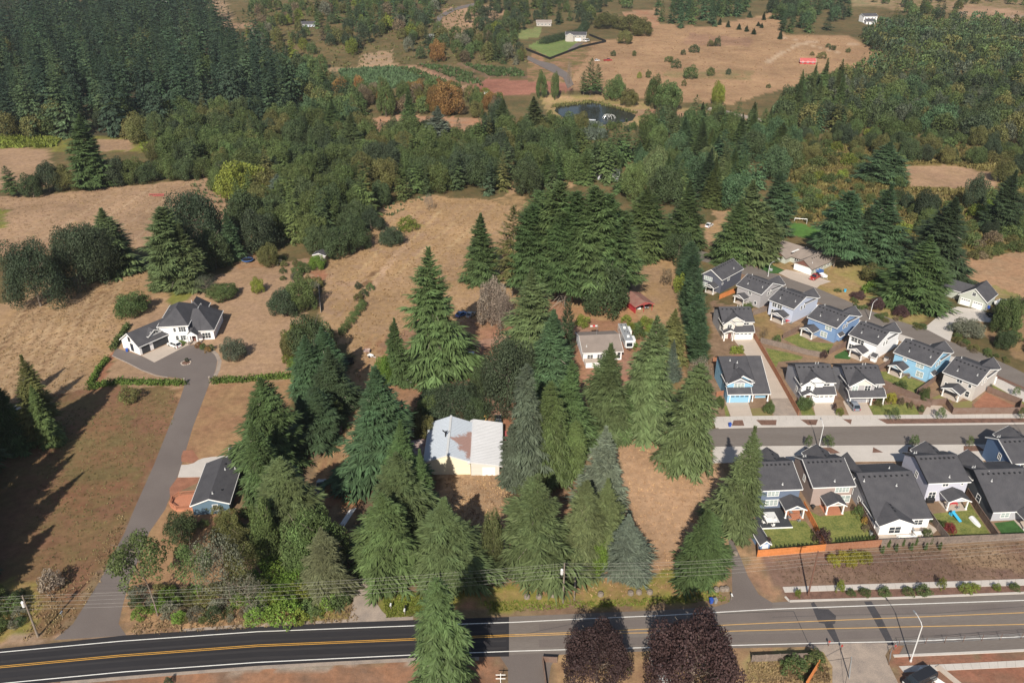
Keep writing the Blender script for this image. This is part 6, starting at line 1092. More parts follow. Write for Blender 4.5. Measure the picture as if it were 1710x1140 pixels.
# white house with the tan roof
a = G(972.5, 589, 3.0); a.z = 0; h = House('house', 'white house with a tan roof between the tall firs', a+Vector((.35, .4, 0)), R(5), 'siding_white', 'shingle_tan'); w = 11.2; d = 12.4
h.blk('x', 0, w, [(0, 3.0), (d*.52, 5.0), (d, 3.0)]); h.win(2.0, 0, 0, .8, 1.6, 1.3, 2); h.win(5.2, 0, 0, .8, 2.2, 1.3, 3); h.win(10.4, 0, 0, .6, .9, 1.9, 1); h.door(7.5, 0, 0); h.pipes += [(1.2, 2.0)]
b = MB(); b.box(.1, 4.6, -4.0, -.05, 0, .9, 'siding_white'); b.box(.1, 4.6, -4.0, -.05, .9, 1.0, 'concrete_tan'); b.box(.1, 4.6, -4.05, -3.95, 1.0, 1.7, 'siding_white'); b.build('veranda', parent=h.t)
b = MB(); b.box(4.2, 6.4, d+.6, d+.75, 4.5, 5.0, 'metal_white'); b.box(4.9, 5.7, d+.58, d+.77, 4.55, 5.05, 'red_cloth'); b.build('rear_awning', parent=h.t); b = MB(); b.tube([(5.0, d*.55, 4.9), (5.0, d*.55, 8.0)], .05, 6); b.tube([(4.4, d*.55, 7.7), (5.6, d*.55, 7.7)], .03, 5); b.build('antenna', 'metal_grey', h.t); h.done()
# red carport
a = G(1060.5, 523.5); h = House('carport', 'red open-fronted carport with two parked vehicles', a, R(22), 'siding_redpaint', 'carport_roof', 'red_metal', 'carport'); w = 6.4; d = 8.6
h.w.box(0, .15, 0, d, -.2, 2.5, 'siding_redpaint'); h.w.box(0, w, d-.15, d, -.2, 2.6, 'siding_redpaint'); h.w.box(w-.15, w, 2, d, -.2, 2.5, 'siding_redpaint'); h.blk('y', 0, d, [(0, 2.5), (w*.52, 3.5), (w, 2.5)], wp=False, ov=.35, gm='red_metal')
for x in (.1, w*.5, w-.1): b = MB(); b.box(x-.08, x+.08, .02, .18, 0, 2.45); b.build('post', 'siding_redpaint', h.t)
h.done()
# far buildings
def far_house(label, px, w, d, z, wall, roof='shingle', yaw=0., z2=None, name='house'):
    h = House(name, label, G(*px), R(yaw), wall, roof); h.blk('x', 0, w, [(0, z), (d/2, z+2.2), (d, z)]); 
    if z2: h.blk('y', -2.5, d*.5, [(w*.05, z), (w*.22, z+1.7), (w*.4, z)])
    n = max(2, int(w/3.2))
    for k in range(n): h.win(w*(k+.5)/n, -.01, 0, .9, 1.4, 1.3, 2); z > 4 and h.win(w*(k+.5)/n, -.01, 0, 3.6, 1.4, 1.2, 2)
    h.done(); return h
f = far_house('grey two-storey house inside the black-fenced green lot', (944, 69), 19, 11, 5.4, 'siding_farwall', yaw=-6, z2=1); f.garage(12, -.03, 0, 5, 2.4, 'white_paint', 0); far_house('pinkish house half hidden left of the tall dark hedge', (896, 44), 15, 9, 3.2, 'siding_farwall', 'shingle_tan')
far_house('large white modern house on the far hilltop', (1441, 38), 15, 9, 6.0, 'siding_white', yaw=8); far_house('white annexe below the hilltop house', (1446, 41), 9, 6, 2.8, 'siding_white'); far_house('low dark-roofed house right of the hilltop house', (1486, 42), 15, 9, 2.8, 'siding_farwall', yaw=10)
far_house('blue-grey roofed house among trees at the far left', (504, 46), 13, 8, 2.8, 'siding_sky', yaw=8); far_house('white house at the very top edge', (268, 6), 12, 8, 3.4, 'siding_white'); far_house('grey house glimpsed above the tall grove', (998, 301), 10, 7, 2.8, 'siding_mist', yaw=-15)
far_house('white hut at the left border by the olive fir', (-14, 730), 5, 10, 2.6, 'siding_white', 'metal_roof', yaw=8, name='hut')
t = thing('round_hut', 'pale round-roofed hut between firs above the upper street', 'hut', G(1126, 368)); b = MB(); b.tube([(0, 0, 0), (0, 0, 2.2)], 2.0, 14); b.build('wall', 'siding_farwall', t); b = MB(); b.tube([(0, 0, 2.2), (0, 0, 3.4)], [2.6, .05], 14); b.build('roof', 'metal_grey', t)
far_house('long red barn on the far brown hillside', (1336, 107), 12, 5, 2.0, 'siding_redpaint', 'red_metal', yaw=-8, name='barn'); t = House('greenhouse', 'white plastic greenhouse among trees above the far fields', G(716, 66), 0, 'siding_white', 'metal_roof', cat='greenhouse'); t.blk('x', 0, 16, [(0, 2.4), (4, 3.8), (8, 2.4)]); t.done()
# ---------------------------------------------------------------- fences: panels of boards, posts and cap rails
def panel_mesh(h, m):
    b = MB(); n = 17
    for k in range(n): o = .012 if k % 2 else -.012; dz = .02*((k*7) % 5)/5; b.box(k/n+.002, (k+1)/n-.002, -.02+o, .02+o, .05, h-dz)
    b.box(0, 1, .03, .07, .35, .44); b.box(0, 1, .03, .07, h-.4, h-.31); return b.mesh('panel', m)
def fence(pts, label, m, h=1.8, cap=True, name='fence', group=None):
    P = [G(*p) for p in pts]; t = thing(name, label, 'fence', P[0], 0, group); o0 = P[0]
    pm = cached(('panel', h, m), lambda: panel_mesh(h, m)); po = cached(('fpost', h, m), lambda: (lambda b: (b.box(-.06, .06, -.06, .06, 0, h+.1), b.mesh('post', m))[1])(MB()))
    cp = cached(('fcap', h, m), lambda: (lambda b: (b.box(0, 1, -.07, .07, h, h+.045), b.mesh('cap_rail', m))[1])(MB()))
    for p, q in zip(P, P[1:]):
        l = (q-p).length; n = max(1, round(l/2.45)); a = atan2(q.y-p.y, q.x-p.x)
        for k in range(n):
            c = p.lerp(q, k/n)-o0
            o = link('panel', pm, t, c, a); o.scale = (l/n, 1, 1); link('post', po, t, c, a)
            if cap: o = link('cap_rail', cp, t, c, a); o.scale = (l/n, 1, 1)
    link('post', po, t, P[-1]-o0, 0); return t
fence([(1264, 930), (1320, 925.5), (1377, 920)], 'bright orange cedar fence behind the first south gardens', 'cedar_new'); fence([(1377.5, 920), (1470, 912.5)], 'reddish weathered length of the south back fence', 'cedar_red'); fence([(1470.5, 912.5), (1600, 906), (1712, 901.5), (1850, 895)], 'long grey length of the south back fence', 'cedar_grey')
fence([(1341, 848), (1358, 880), (1376.5, 917)], 'orange fence between the navy and the taupe house', 'cedar_new'); fence([(1430, 842), (1446, 872), (1464, 908)], 'brown fence between the taupe and the long grey house', 'cedar_brown'); fence([(1549, 862), (1564, 884), (1581, 905)], 'grey fence between the long grey and the lavender house', 'cedar_grey'); fence([(1613, 826), (1636, 862), (1664, 902)], 'brown fence with tall posts left of the charcoal house', 'cedar_brown'); fence([(1262, 903), (1264, 929)], 'short fence beside the blue garden shed', 'cedar_brown')
fence([(1255.3, 557.4), (1291.6, 620), (1332.6, 694.2)], 'long red-brown fence along the estate driveway', 'cedar_red'); fence([(1269.5, 572.6), (1300, 580), (1347, 592.6), (1372, 597)], 'weathered fence crossing behind the middle houses', 'cedar_grey'); fence([(1307, 565.8), (1334, 552)], 'short fence between the pale blue-grey and mid-blue house gardens', 'cedar_brown'); fence([(1384, 592), (1411.6, 578.4)], 'short fence between the mid-blue and white house gardens', 'cedar_brown'); fence([(1464, 622), (1484.7, 609)], 'short fence between the white and sky-blue house gardens', 'cedar_brown'); fence([(1530, 659), (1550, 645), (1567, 631)], 'short fence between the sky-blue and beige house gardens', 'cedar_brown')
fence([(1467, 644), (1500, 656), (1553.5, 678.3)], 'diagonal fence behind the grey house lawn', 'cedar_brown'); fence([(1555, 677), (1578, 674.5)], 'short fence at the paved corner', 'cedar_brown'); fence([(1578.5, 674.5), (1590, 691), (1640, 690.6), (1700, 690), (1704, 676), (1647, 654)], 'fence enclosing the red bare garden of the beige house', 'cedar_brown'); fence([(1472, 655), (1500, 668), (1553, 680)], 'second fence running beside the diagonal one', 'cedar_brown', 1.5)
fence([(1201, 500), (1226.8, 489)], 'bright orange fence by the dark slate house', 'cedar_new'); fence([(1256.8, 527), (1279.5, 520)], 'grey fence between the grey and pale blue-grey houses', 'cedar_grey'); fence([(1190, 606), (1207, 605), (1238, 601)], 'reddish fence behind the light blue house', 'cedar_red'); fence([(1196, 662), (1208, 660)], 'small reddish fence left of the light blue house', 'cedar_red', 1.5); fence([(1388, 667.5), (1398, 666)], 'side gate fence between two estate houses', 'cedar_brown')
fence([(1254.5, 1105), (1300, 1103), (1354, 1101)], 'grey board fence by the larger plum tree', 'cedar_grey', 1.7, False); fence([(1344, 1150), (1366, 1114)], 'orange fence at the gravel junction', 'cedar_new', 1.9); fence([(914, 1165), (906, 1105), (930, 1106)], 'tan fence at the smaller plum tree', 'cedar_brown', 1.3)
fence([(878, 84), (918, 100), (970, 80), (1012, 71), (984, 60)], 'black fence around the far green lot', 'black', 2.0, False); fence([(532, 468), (534, 500), (536, 522)], 'pale lattice fence at the edge of the farmhouse garden', 'stone', 1.8)
t = thing('wire_fence', 'sagging wire fence along the unfinished pavement at lower right', 'fence', G(1486, 1092)); o0 = G(1486, 1092); P = [G(*p) for p in [(1484, 1110), (1486, 1092), (1500, 1078), (1545, 1074.5), (1577, 1073), (1608, 1071), (1639, 1069.5), (1670, 1068), (1705, 1066), (1760, 1063)]]
for p in P: b = MB(); b.tube([(0, 0, 0), (0, 0, 1.5)], .05, 5); b.build('post', 'pole_brown', t, p-o0)
for z in (.35, .75, 1.1, 1.42):
    b = MB(); q = []
    for a_, c_ in zip(P, P[1:]): q += [a_-o0+Vector((0, 0, z)), (a_+c_)/2-o0+Vector((0, 0, z-.13))]
    b.tube(q+[P[-1]-o0+Vector((0, 0, z))], .02, 4); b.build('wire', 'metal_grey', t)
# ---------------------------------------------------------------- lamps, poles, wires
def hsolve(P, ty):
    lo, hi = .2, 40
    for _ in range(40):
        m = (lo+hi)/2
        if proj((P.x, P.y, P.z+m))[1] > ty: lo = m
        else: hi = m
    return lo
def lamp(bx, by, ty, arm, label, dark=False):
    P = G(bx, by); h = hsolve(P, ty); t = thing('street_lamp', label, 'street lamp', P, arm, 'street lamps'); b = MB(); b.tube([(0, 0, 0), (0, 0, h)], [.13, .09], 8); b.tube([(0, 0, 0), (0, 0, .35)], .2, 8); b.build('pole', 'metal_white', t)
    b = MB(); b.tube([(0, 0, h-.05), (.5, 0, h+.45), (1.5, 0, h+.8), (2.2, 0, h+.85)], .055, 6); b.build('arm', 'metal_white', t); b = MB(); b.solid([(2.0, -.16, h+.78), (2.75, -.12, h+.78), (2.75, .12, h+.78), (2.0, .16, h+.78)], [(2.0, -.12, h+.93), (2.7, -.08, h+.9), (2.7, .08, h+.9), (2.0, .12, h+.93)]); b.build('lamp_head', 'metal_grey', t)
lamp(1282.4, 461.6, 443, R(40), 'white street lamp at the top end of the upper street'); lamp(1451.6, 532.8, 507, R(40), 'white street lamp among plum-leaved trees on the upper street'); lamp(1366.8, 750.5, 713, R(88), 'white street lamp on the estate street between two young trees'); lamp(1520.5, 1103.7, 1045, R(100), 'street lamp over the main road by the wire fence'); lamp(1722, 748, 711, R(85), 'street lamp cut by the right border on the estate street')
def upole(bx, by, ty, label, m='pole_wood', can=True, arms=0):
    P = G(bx, by); h = hsolve(P, ty); t = thing('utility_pole', label, 'utility pole', P); b = MB(); b.tube([(0, 0, -.2), (0, 0, h)], [.19, .12], 8); b.build('pole', m, t)
    if can: b = MB(); b.tube([(-.42, 0, h-2.6), (-.42, 0, h-1.5)], .27, 10); b.tube([(-.42, 0, h-1.5), (-.42, 0, h-1.3)], [.27, .08], 8); b.box(-.42, 0, -.05, .05, h-2.2, h-2.05); b.build('transformer', 'metal_white', t)
    for z in (.15, .7, 1.6, 2.5, 3.3):
        b = MB(); b.tube([(0, -.1, h-z), (0, .16, h-z)], .05, 6); b.tube([(0, .12, h-z-.04), (0, .12, h-z+.12)], .075, 6); b.build('insulator', 'black' if z > .3 else 'metal_grey', t)
    for k in range(arms): b = MB(); b.obox((-1.0, 0, h-.5-k), (1.0, 0, h-.5-k), .1, .12); b.build('crossarm', m, t)
    return Vector((P.x, P.y, h))
pl = upole(63.6, 1062.5, 994, 'leaning-looking wooden pole with a white transformer at the left driveway'); pc = upole(940, 1007, 940, 'wooden pole with a white transformer near the middle of the road'); pr = upole(1349.2, 993.8, 920, 'brown pole on the planting strip at the right', 'pole_brown', False, 1)
P = G(959, 1001); b = MB(); b.tube([(0, 0, -.1), (0, 0, 5.2)], [.13, .1], 7, 'pole_wood'); b.tube([(0, 0, 5.0), (0, 0, 5.5)], .16, 7, 'black'); b.box(-.2, .2, -.2, -.1, 3.6, 4.6, 'black'); tag(b.build('pole_stub', loc=P), 'short pole stub right of the middle wooden pole', 'pole')
ends = [Vector((-165, 96, 11.2)), pl, pc, pr, Vector((128, 119, 11))]
for k, z in enumerate((.15, .7, 1.6, 2.5, 3.3)):
    b = MB(); q = []
    for a_, c_ in zip(ends, ends[1:]):
        for i in range(14):
            f = i/14; p = a_.lerp(c_, f); q.append((p.x, p.y+.12, p.z-z-(1.0+.1*k)*4*f*(1-f)*.9))
    q.append((ends[-1].x, ends[-1].y, ends[-1].z-z)); b.tube(q, .011, 4, cap=False); tag(b.build('power_line', 'wire'), ['topmost', 'second highest', 'middle', 'second lowest', 'lowest'][k]+' overhead power line strung along the road', 'wire', None)
# ---------------------------------------------------------------- vehicles
def paint(name, rgb, met=.0): 
    if name not in MATS:
        m, t, b = nodes(name); b.inputs['Base Color'].default_value = (*rgb, 1); b.inputs['Roughness'].default_value = .3; b.inputs['Metallic'].default_value = met; b.inputs['Coat Weight'].default_value = .4; MATS[name] = m
    return name
paint('paint_white', (.72, .72, .71)); paint('paint_grey', (.22, .25, .30), .3); paint('paint_black', (.02, .02, .022)); paint('paint_red', (.32, .03, .025)); paint('paint_blue', (.06, .14, .36)); paint('paint_yellow', (.55, .36, .12)); paint('paint_orange', (.75, .14, .02)); paint('paint_silver', (.45, .46, .47), .4); mat('lamp_glass', (.6, .6, .58), .15, .02); mat('lamp_red', (.35, .02, .02), .2, .02)
def wheel_mesh():
    b = MB(); b.tube([(0, -.11, 0), (0, .11, 0)], .34, 14); return b.mesh('wheel', 'tyre')
def rim_mesh():
    b = MB(); b.tube([(0, -.125, 0), (0, .125, 0)], .2, 10); return b.mesh('rim', 'metal_grey')
def vehicle(label, rear, front, kind, pm, W=1.85, H=1.7, L=None, name='parked_car', cat='car', z=0):
    a, c = G(*rear), G(*front); v = c-a; l = L or v.length; yaw = atan2(v.y, v.x); t = thing(name, label, cat, ((a.x+c.x)/2, (a.y+c.y)/2, (a.z+c.z)/2+.02), yaw); h2 = W/2; g = .28
    bd = MB(); X = lambda f: f*l
    bz = H*.56
    low = [(X(-.5), g+.1), (X(-.47), bz*.98), (X(.22), bz), (X(.46), bz*.86), (X(.5), g+.25), (X(.49), g), (X(-.49), g)]
    bd.solid([(x, -h2, z_) for x, z_ in low], [(x, h2, z_) for x, z_ in low], pm)
    r0, r1, w0, w1 = {'suv': (-.47, .24, -.38, .06), 'wagon': (-.46, .26, -.34, .04), 'car': (-.40, .22, -.24, .02), 'pickup': (-.06, .27, -.02, .14), 'van': (-.49, .36, -.48, .26)}[kind]
    hi = h2-.2
    cab = [(X(r0), bz-.03), (X(w0), H-.05), (X(w1), H-.05), (X(r1), bz-.03)]
    gl = MB(); B = [(X(r0), -h2+.06, bz-.03), (X(r1), -h2+.06, bz-.03), (X(r1), h2-.06, bz-.03), (X(r0), h2-.06, bz-.03)]; T_ = [(X(w0), -hi, H-.06), (X(w1), -hi, H-.06), (X(w1), hi, H-.06), (X(w0), hi, H-.06)]; gl.solid(B, T_); gl.build('windows', 'car_glass', t)
    bd.solid([(X(w0)-.06, -hi-.03, H-.07), (X(w1)+.06, -hi-.03, H-.07), (X(w1)+.06, hi+.03, H-.07), (X(w0)-.06, hi+.03, H-.07)], [(X(w0), -hi+.05, H), (X(w1), -hi+.05, H), (X(w1), hi-.05, H), (X(w0), hi-.05, H)], pm)
    for s in (-1, 1):
        for f in (0, .5, 1):
            p0 = Vector((X(r0)*(1-f)+X(r1)*f, s*(h2-.05), bz-.02)); p1 = Vector((X(w0)*(1-f)+X(w1)*f, s*(hi+.01), H-.05)); bd.obox(p0, p1, .09, .05, pm)
    if kind == 'pickup':
        bd.box(X(-.47), X(-.09), -h2+.12, h2-.12, bz-.02, bz+.012, 'black')
    bd.build('body', parent=t)
    for fx in (-.31, .31):
        for s in (-1, 1): o = link('wheel', cached('wheel', wheel_mesh), t, (X(fx), s*(h2-.08), .34)); link('rim', cached('rim', rim_mesh), o)
    for s in (-1, 1):
        b = MB(); b.box(X(.5)-.05, X(.5)+.01, s*(h2-.32)-.17, s*(h2-.32)+.17, bz*.62, bz*.82); b.build('headlight', 'lamp_glass', t); b = MB(); b.box(X(-.5)-.02, X(-.5)+.06, s*(h2-.22)-.12, s*(h2-.22)+.12, bz*.55, bz*.95); b.build('tail_light', 'lamp_red', t)
        b = MB(); b.box(X(r1)-.28, X(r1)-.1, s*(h2+.1)-.1, s*(h2+.1)+.1, bz, bz+.14); b.build('mirror', pm, t)
    return t
vehicle('white estate car before the farmhouse garage', (301, 581.5), (283, 574.5), 'suv', 'paint_white', 1.9, 1.7, 4.7); vehicle('grey-blue minivan parked on the driveway of the grey house', (1431, 688), (1417, 671), 'wagon', 'paint_grey', 1.9, 1.7, 4.9)
vehicle('white pickup among the firs at the dry field edge', (685.5, 633), (680, 649), 'pickup', 'paint_white', 1.9, 1.75, 5.2, 'pickup_truck', 'pickup'); vehicle('white van half hidden by a small oak', (783, 612), (790, 592), 'van', 'paint_white', 2.0, 2.2, 5.4, 'van', 'van'); vehicle('black car behind the barn', (832.5, 712), (832.5, 695), 'car', 'paint_black', 1.8, 1.45, 4.4)
vehicle('dark red pickup with a black bed by the ranch house', (1370, 459.5), (1352, 470), 'pickup', 'paint_red', 1.95, 1.8, 5.6, 'pickup_truck', 'pickup'); vehicle('white car in the red carport', (1062, 508), (1066, 519), 'car', 'paint_white', 1.8, 1.5, 4.2); vehicle('blue car in the shade of the tall field fir', (764, 530), (777, 524), 'car', 'paint_blue', 1.8, 1.5, 4.4); vehicle('white and blue car beside the withered trees', (782, 531), (790, 524), 'car', 'paint_silver', 1.8, 1.5, 4.2)
vehicle('white truck beneath the larger plum tree', (1096, 1108), (1107, 1134), 'pickup', 'paint_white', 2.0, 1.9, 5.2, 'pickup_truck', 'pickup'); vehicle('dark pickup at the lower right border', (1556, 1128), (1512, 1150), 'van', 'paint_black', 2.1, 1.9, 6, 'pickup_truck', 'pickup'); vehicle('grey car in deep shade on the dry track', (534, 824), (538, 806), 'pickup', 'paint_silver', 1.9, 1.7, 4.8, 'pickup_truck', 'pickup')
vehicle('red truck on the far brown hillside', (1006, 102.5), (1024, 101.5), 'pickup', 'paint_red', 2.2, 2.2, 7, 'pickup_truck', 'pickup'); vehicle('white car left of the far red truck', (994, 102.5), (1000, 102), 'car', 'paint_white', 1.9, 1.6, 4.5); vehicle('white van by the grey far house', (976, 71), (985, 68), 'van', 'paint_white', 2.2, 2.4, 6.5, 'van', 'van'); vehicle('dark buggy in the red carport beside the white car', (1077, 508), (1080, 518), 'suv', 'paint_black', 1.6, 1.6, 3.2, 'buggy', 'buggy')
# travel trailer
A = G(1032.1, 539.6, 3.0); B_ = G(1044.4, 568.6, 3.0); A.z = B_.z = 0; v = B_-A; t = thing('travel_trailer', 'long white travel trailer right of the tan-roofed white house', 'trailer', A, atan2(v.y, v.x)); l = v.length
b = MB(); b.solid([(0, 0, .6), (l-.5, 0, .6), (l-.5, 2.5, .6), (0, 2.5, .6)], [(0, 0, 3.0), (l, 0, 3.0), (l, 2.5, 3.0), (0, 2.5, 3.0)], 'paint_white'); b.solid([(l-.5, .02, .6), (l+.5, .15, .9), (l+.5, 2.35, .9), (l-.5, 2.48, .6)], [(l, .02, 2.98), (l+.1, .15, 2.6), (l+.1, 2.35, 2.6), (l, 2.48, 2.98)], 'paint_white'); b.box(.1, l-.1, .05, 2.45, 3.0, 3.05, 'paint_silver'); b.build('body', parent=t)
for x0, x1 in ((1.8, 5.0), (8.0, 10.6)): b = MB(); b.box(x0, x1, 2.5, 3.3, .9, 2.85); b.build('slide_out', 'paint_white', t)
for x in (2.6, 8.4): b = MB(); b.box(x, x+.8, 1.0, 1.7, 3.05, 3.32); b.build('air_conditioner', 'white_paint', t)
for x, y in ((1.0, .6), (1.2, 1.9), (5.4, .8), (5.8, 1.6), (6.4, 2.1)): b = MB(); b.box(x, x+.35, y, y+.35, 3.05, 3.16); b.build('roof_vent', 'black', t)
b = MB(); b.solid([(l+.44, .35, 1.25), (l+.44, 2.15, 1.25), (l+.46, 2.15, 1.27), (l+.46, .35, 1.27)], [(l+.14, .35, 2.4), (l+.14, 2.15, 2.4), (l+.2, 2.15, 2.42), (l+.2, .35, 2.42)]); b.build('front_window', 'car_glass', t); b = MB(); b.obox((l+.3, 1.25, .55), (l+1.6, 1.25, .5), .12, .12); b.obox((l-.2, .3, .55), (l+1.5, 1.25, .5), .1, .1); b.obox((l-.2, 2.2, .55), (l+1.5, 1.25, .5), .1, .1); b.build('hitch', 'black', t)
for x in (5.2, 6.1):
    for y in (.05, 2.45): link('wheel', CACHE['wheel'], t, (x, y, .36))
for x in (1.5, 3.5, 8.0): b = MB(); b.box(x, x+1.0, -.02, 0, 1.5, 2.2); b.build('side_window', 'car_glass', t)
# smaller vehicles, garden and yard things
def bin_(px, m, label):
    t = thing('wheelie_bin', label, 'bin', G(*px), .2); b = MB(); b.solid([(-.24, -.26, .08), (.24, -.26, .08), (.24, .26, .08), (-.24, .26, .08)], [(-.3, -.34, 1.0), (.3, -.34, 1.0), (.3, .34, 1.0), (-.3, .34, 1.0)]); b.build('bin_body', m, t); b = MB(); b.box(-.33, .33, -.38, .36, 1.0, 1.08); b.tube([(-.28, .4, 1.0), (.28, .4, 1.0)], .03, 5); b.build('lid', m, t)
    for s in (-.25, .25): b = MB(); b.tube([(s-.04, .26, .12), (s+.04, .26, .12)], .12, 8); b.build('bin_wheel', 'black', t)
bin_((1434, 668), 'bin_blue', 'blue wheelie bin on the driveway with the minivan'); bin_((1440, 668), 'metal_grey', 'dark wheelie bin right of the blue one by the porch'); bin_((1218.5, 712), 'bin_blue', 'blue wheelie bin at the kerb of the estate street'); bin_((212.5, 587), 'bin_blue', 'blue wheelie bin behind the farmhouse garage'); bin_((1650, 515.5), 'bin_blue', 'blue wheelie bin beside the grey-green garage'); bin_((1645, 518.5), 'metal_grey', 'grey wheelie bin beside the grey-green garage'); bin_((1187, 1006.5), 'bin_blue', 'blue wheelie bin on the main road verge'); bin_((1194, 1006.5), 'metal_grey', 'grey wheelie bin on the main road verge')
def boat(px0, px1, label, w=2.2, h=1.0, flip=False, z=.0, name='boat'):
    a, c = G(*px0), G(*px1); v = c-a; l = v.length; t = thing(name, label, 'boat', (a.x, a.y, a.z+z), atan2(v.y, v.x)); b = MB(); n = 9; rows = []
    for i in range(n):
        f = i/(n-1); k = math.sqrt(max(0.02, 1-max(0, f*1.6-.6)**2)); ww = w/2*k; rows.append([(f*l, -ww, h), (f*l, -ww*.7, h*.35), (f*l, 0, h*.08*(1+3*f*f)), (f*l, ww*.7, h*.35), (f*l, ww, h)])
    if flip: rows = [[(x, y, h*1.02-z_) for x, y, z_ in r] for r in rows]
    for r, q in zip(rows, rows[1:]):
        for i in range(4): b.poly([r[i], r[i+1], q[i+1], q[i]])
    b.poly(rows[0]); b.poly([r[0] for r in rows]+[r[4] for r in rows[::-1]]); b.build('hull', 'paint_white', t)
    if not flip: b = MB(); b.box(l*.3, l*.5, -w*.3, w*.3, h, h+.5); b.build('console', 'paint_white', t); b = MB(); b.box(l*.48, l*.52, -w*.32, w*.32, h+.2, h+.75); b.build('windscreen', 'car_glass', t)
    return t
boat((1622, 864), (1637, 881), 'white upturned boat on the lavender house lawn', 1.3, .6, True); t = boat((1664, 514), (1678, 508), 'white boat on a trailer beside the garage house', 2.6, 1.3, z=.6)
b = MB(); b.box(.5, 5, -.8, .8, -.35, -.2); b.obox((5, 0, -.3), (7, 0, -.3), .12, .12); b.build('boat_trailer', 'metal_grey', t)
for s in (-.95, .95): link('wheel', CACHE['wheel'], t, (1.8, s, -.28))
t = thing('pontoon_boat', 'white pontoon boat moored on the near side of the pond', 'boat', Vector((G(976, 209).x, G(976, 209).y, 4.5)), R(-12)); 
for y in (0, 2.0): b = MB(); b.tube([(0, y, .2), (8.5, y, .2), (9.3, y, .45)], [.4, .4, .08], 8); b.build('float', 'metal_white', t)
b = MB(); b.box(.2, 8.6, -.5, 2.5, .55, .7); b.build('deck_floor', 'paint_white', t); b = MB(); b.box(.2, 8.6, -.5, -.42, .7, 1.4); b.box(.2, 8.6, 2.42, 2.5, .7, 1.4); b.box(1, 4, .0, 2, .7, 1.3); b.build('rail', 'paint_white', t); b = MB(); b.box(2.5, 6.5, -.4, 2.4, 2.7, 2.8); b.build('canopy', 'paint_white', t)
for x in (2.6, 6.4):
    for y in (-.3, 2.3): b = MB(); b.tube([(x, y, .7), (x, y, 2.7)], .05, 5); b.build('canopy_pole', 'metal_white', t)
t = thing('fountain', 'fountain spraying in the pond', 'fountain', Vector((G(1017, 198).x, G(1017, 198).y, 4.5))); b = MB(); b.tube([(0, 0, 0), (0, 0, .3)], .8, 10); b.build('fountain_base', 'black', t)
for k in range(10): a = k*.628; b = MB(); b.tube([(.2*cos(a), .2*sin(a), .3), (1.6*cos(a), 1.6*sin(a), 2.2), (3.2*cos(a), 3.2*sin(a), 1.6), (4.2*cos(a), 4.2*sin(a), .05)], [.05, .08, .1, .12], 5); b.build('water_jet', 'lamp_glass', t)
def cart(px, label, m='black', w=2.2, d=2.6, h=1.0, cat='trailer', name='cart', rz=0.):
    t = thing(name, label, cat, G(*px), rz); b = MB(); b.box(-w/2, w/2, -d/2, d/2, .45, .55); b.build('bed', m, t); b = MB()
    for x0, x1, y0, y1 in ((-w/2, w/2, -d/2, -d/2+.06), (-w/2, w/2, d/2-.06, d/2), (-w/2, -w/2+.06, -d/2, d/2), (w/2-.06, w/2, -d/2, d/2)): b.box(x0, x1, y0, y1, .55, h)
    b.build('side_rail', m, t)
    for s in (-1, 1): link('wheel', CACHE['wheel'], t, (s*(w/2+.1), 0, .34), R(90))
    b = MB(); b.obox((0, -d/2, .5), (0, -d/2-1.2, .45), .1, .1); b.build('drawbar', m, t); return t
cart((582, 607), 'black cart on the dry field beside the dark left row', 'black', 2.6, 2.6, 1.3); cart((1656, 529), 'dark low trailer on the dirt by the grey-green garage', 'black', 2.2, 3.4, .8, rz=.4); cart((613, 588), 'old rusty cart under a weed clump in the dry field', 'rust', 1.8, 1.6, .9); cart((619, 596), 'small white cart in the dry field', 'paint_white', 1.0, 1.6, .8, rz=1.0); cart((1374, 463), 'white and dark utility trailer beside the dark red pickup', 'paint_white', 1.8, 2.6, 1.2, rz=.3); cart((1368, 456), 'blue tarpaulin-covered trailer behind the dark red pickup', 'paint_blue', 1.8, 2.2, 1.4, rz=.6); cart((812, 158), 'white implements parked beside the far red field', 'paint_white', 5, 2.5, 2.0)
P = G(587, 830); t = thing('tractor', 'orange tractor on the gravel track', 'tractor', P, R(86)); b = MB(); b.box(-.3, 1.5, -.38, .38, .8, 1.5); b.box(-1.3, -.3, -.75, .75, 1.0, 1.35); b.build('bonnet', 'paint_orange', t); b = MB(); b.box(-1.0, -.4, -.3, .3, 1.35, 1.5); b.box(-1.1, -1.0, -.3, .3, 1.35, 2.0); b.build('seat', 'black', t); b = MB(); b.box(-1.2, .1, -.7, .7, 2.5, 2.62); b.build('canopy', 'paint_orange', t)
for x, y in ((-1.1, -.6), (-1.1, .6)): b = MB(); b.tube([(x, y, 1.3), (x, y, 2.5)], .05, 5); b.build('canopy_pole', 'black', t)
for x, r in ((-.8, .7), (1.1, .45)):
    for s in (-1, 1): b = MB(); b.tube([(x, s*.72-.17, r), (x, s*.72+.17, r)], r, 16); b.build('wheel', 'tyre', t)
b = MB(); b.box(1.9, 2.5, -.9, .9, .2, .8); b.obox((0, -.6, 1.4), (2.0, -.6, .6), .1, .14); b.obox((0, .6, 1.4), (2.0, .6, .6), .1, .14); b.build('loader_bucket', 'metal_grey', t)
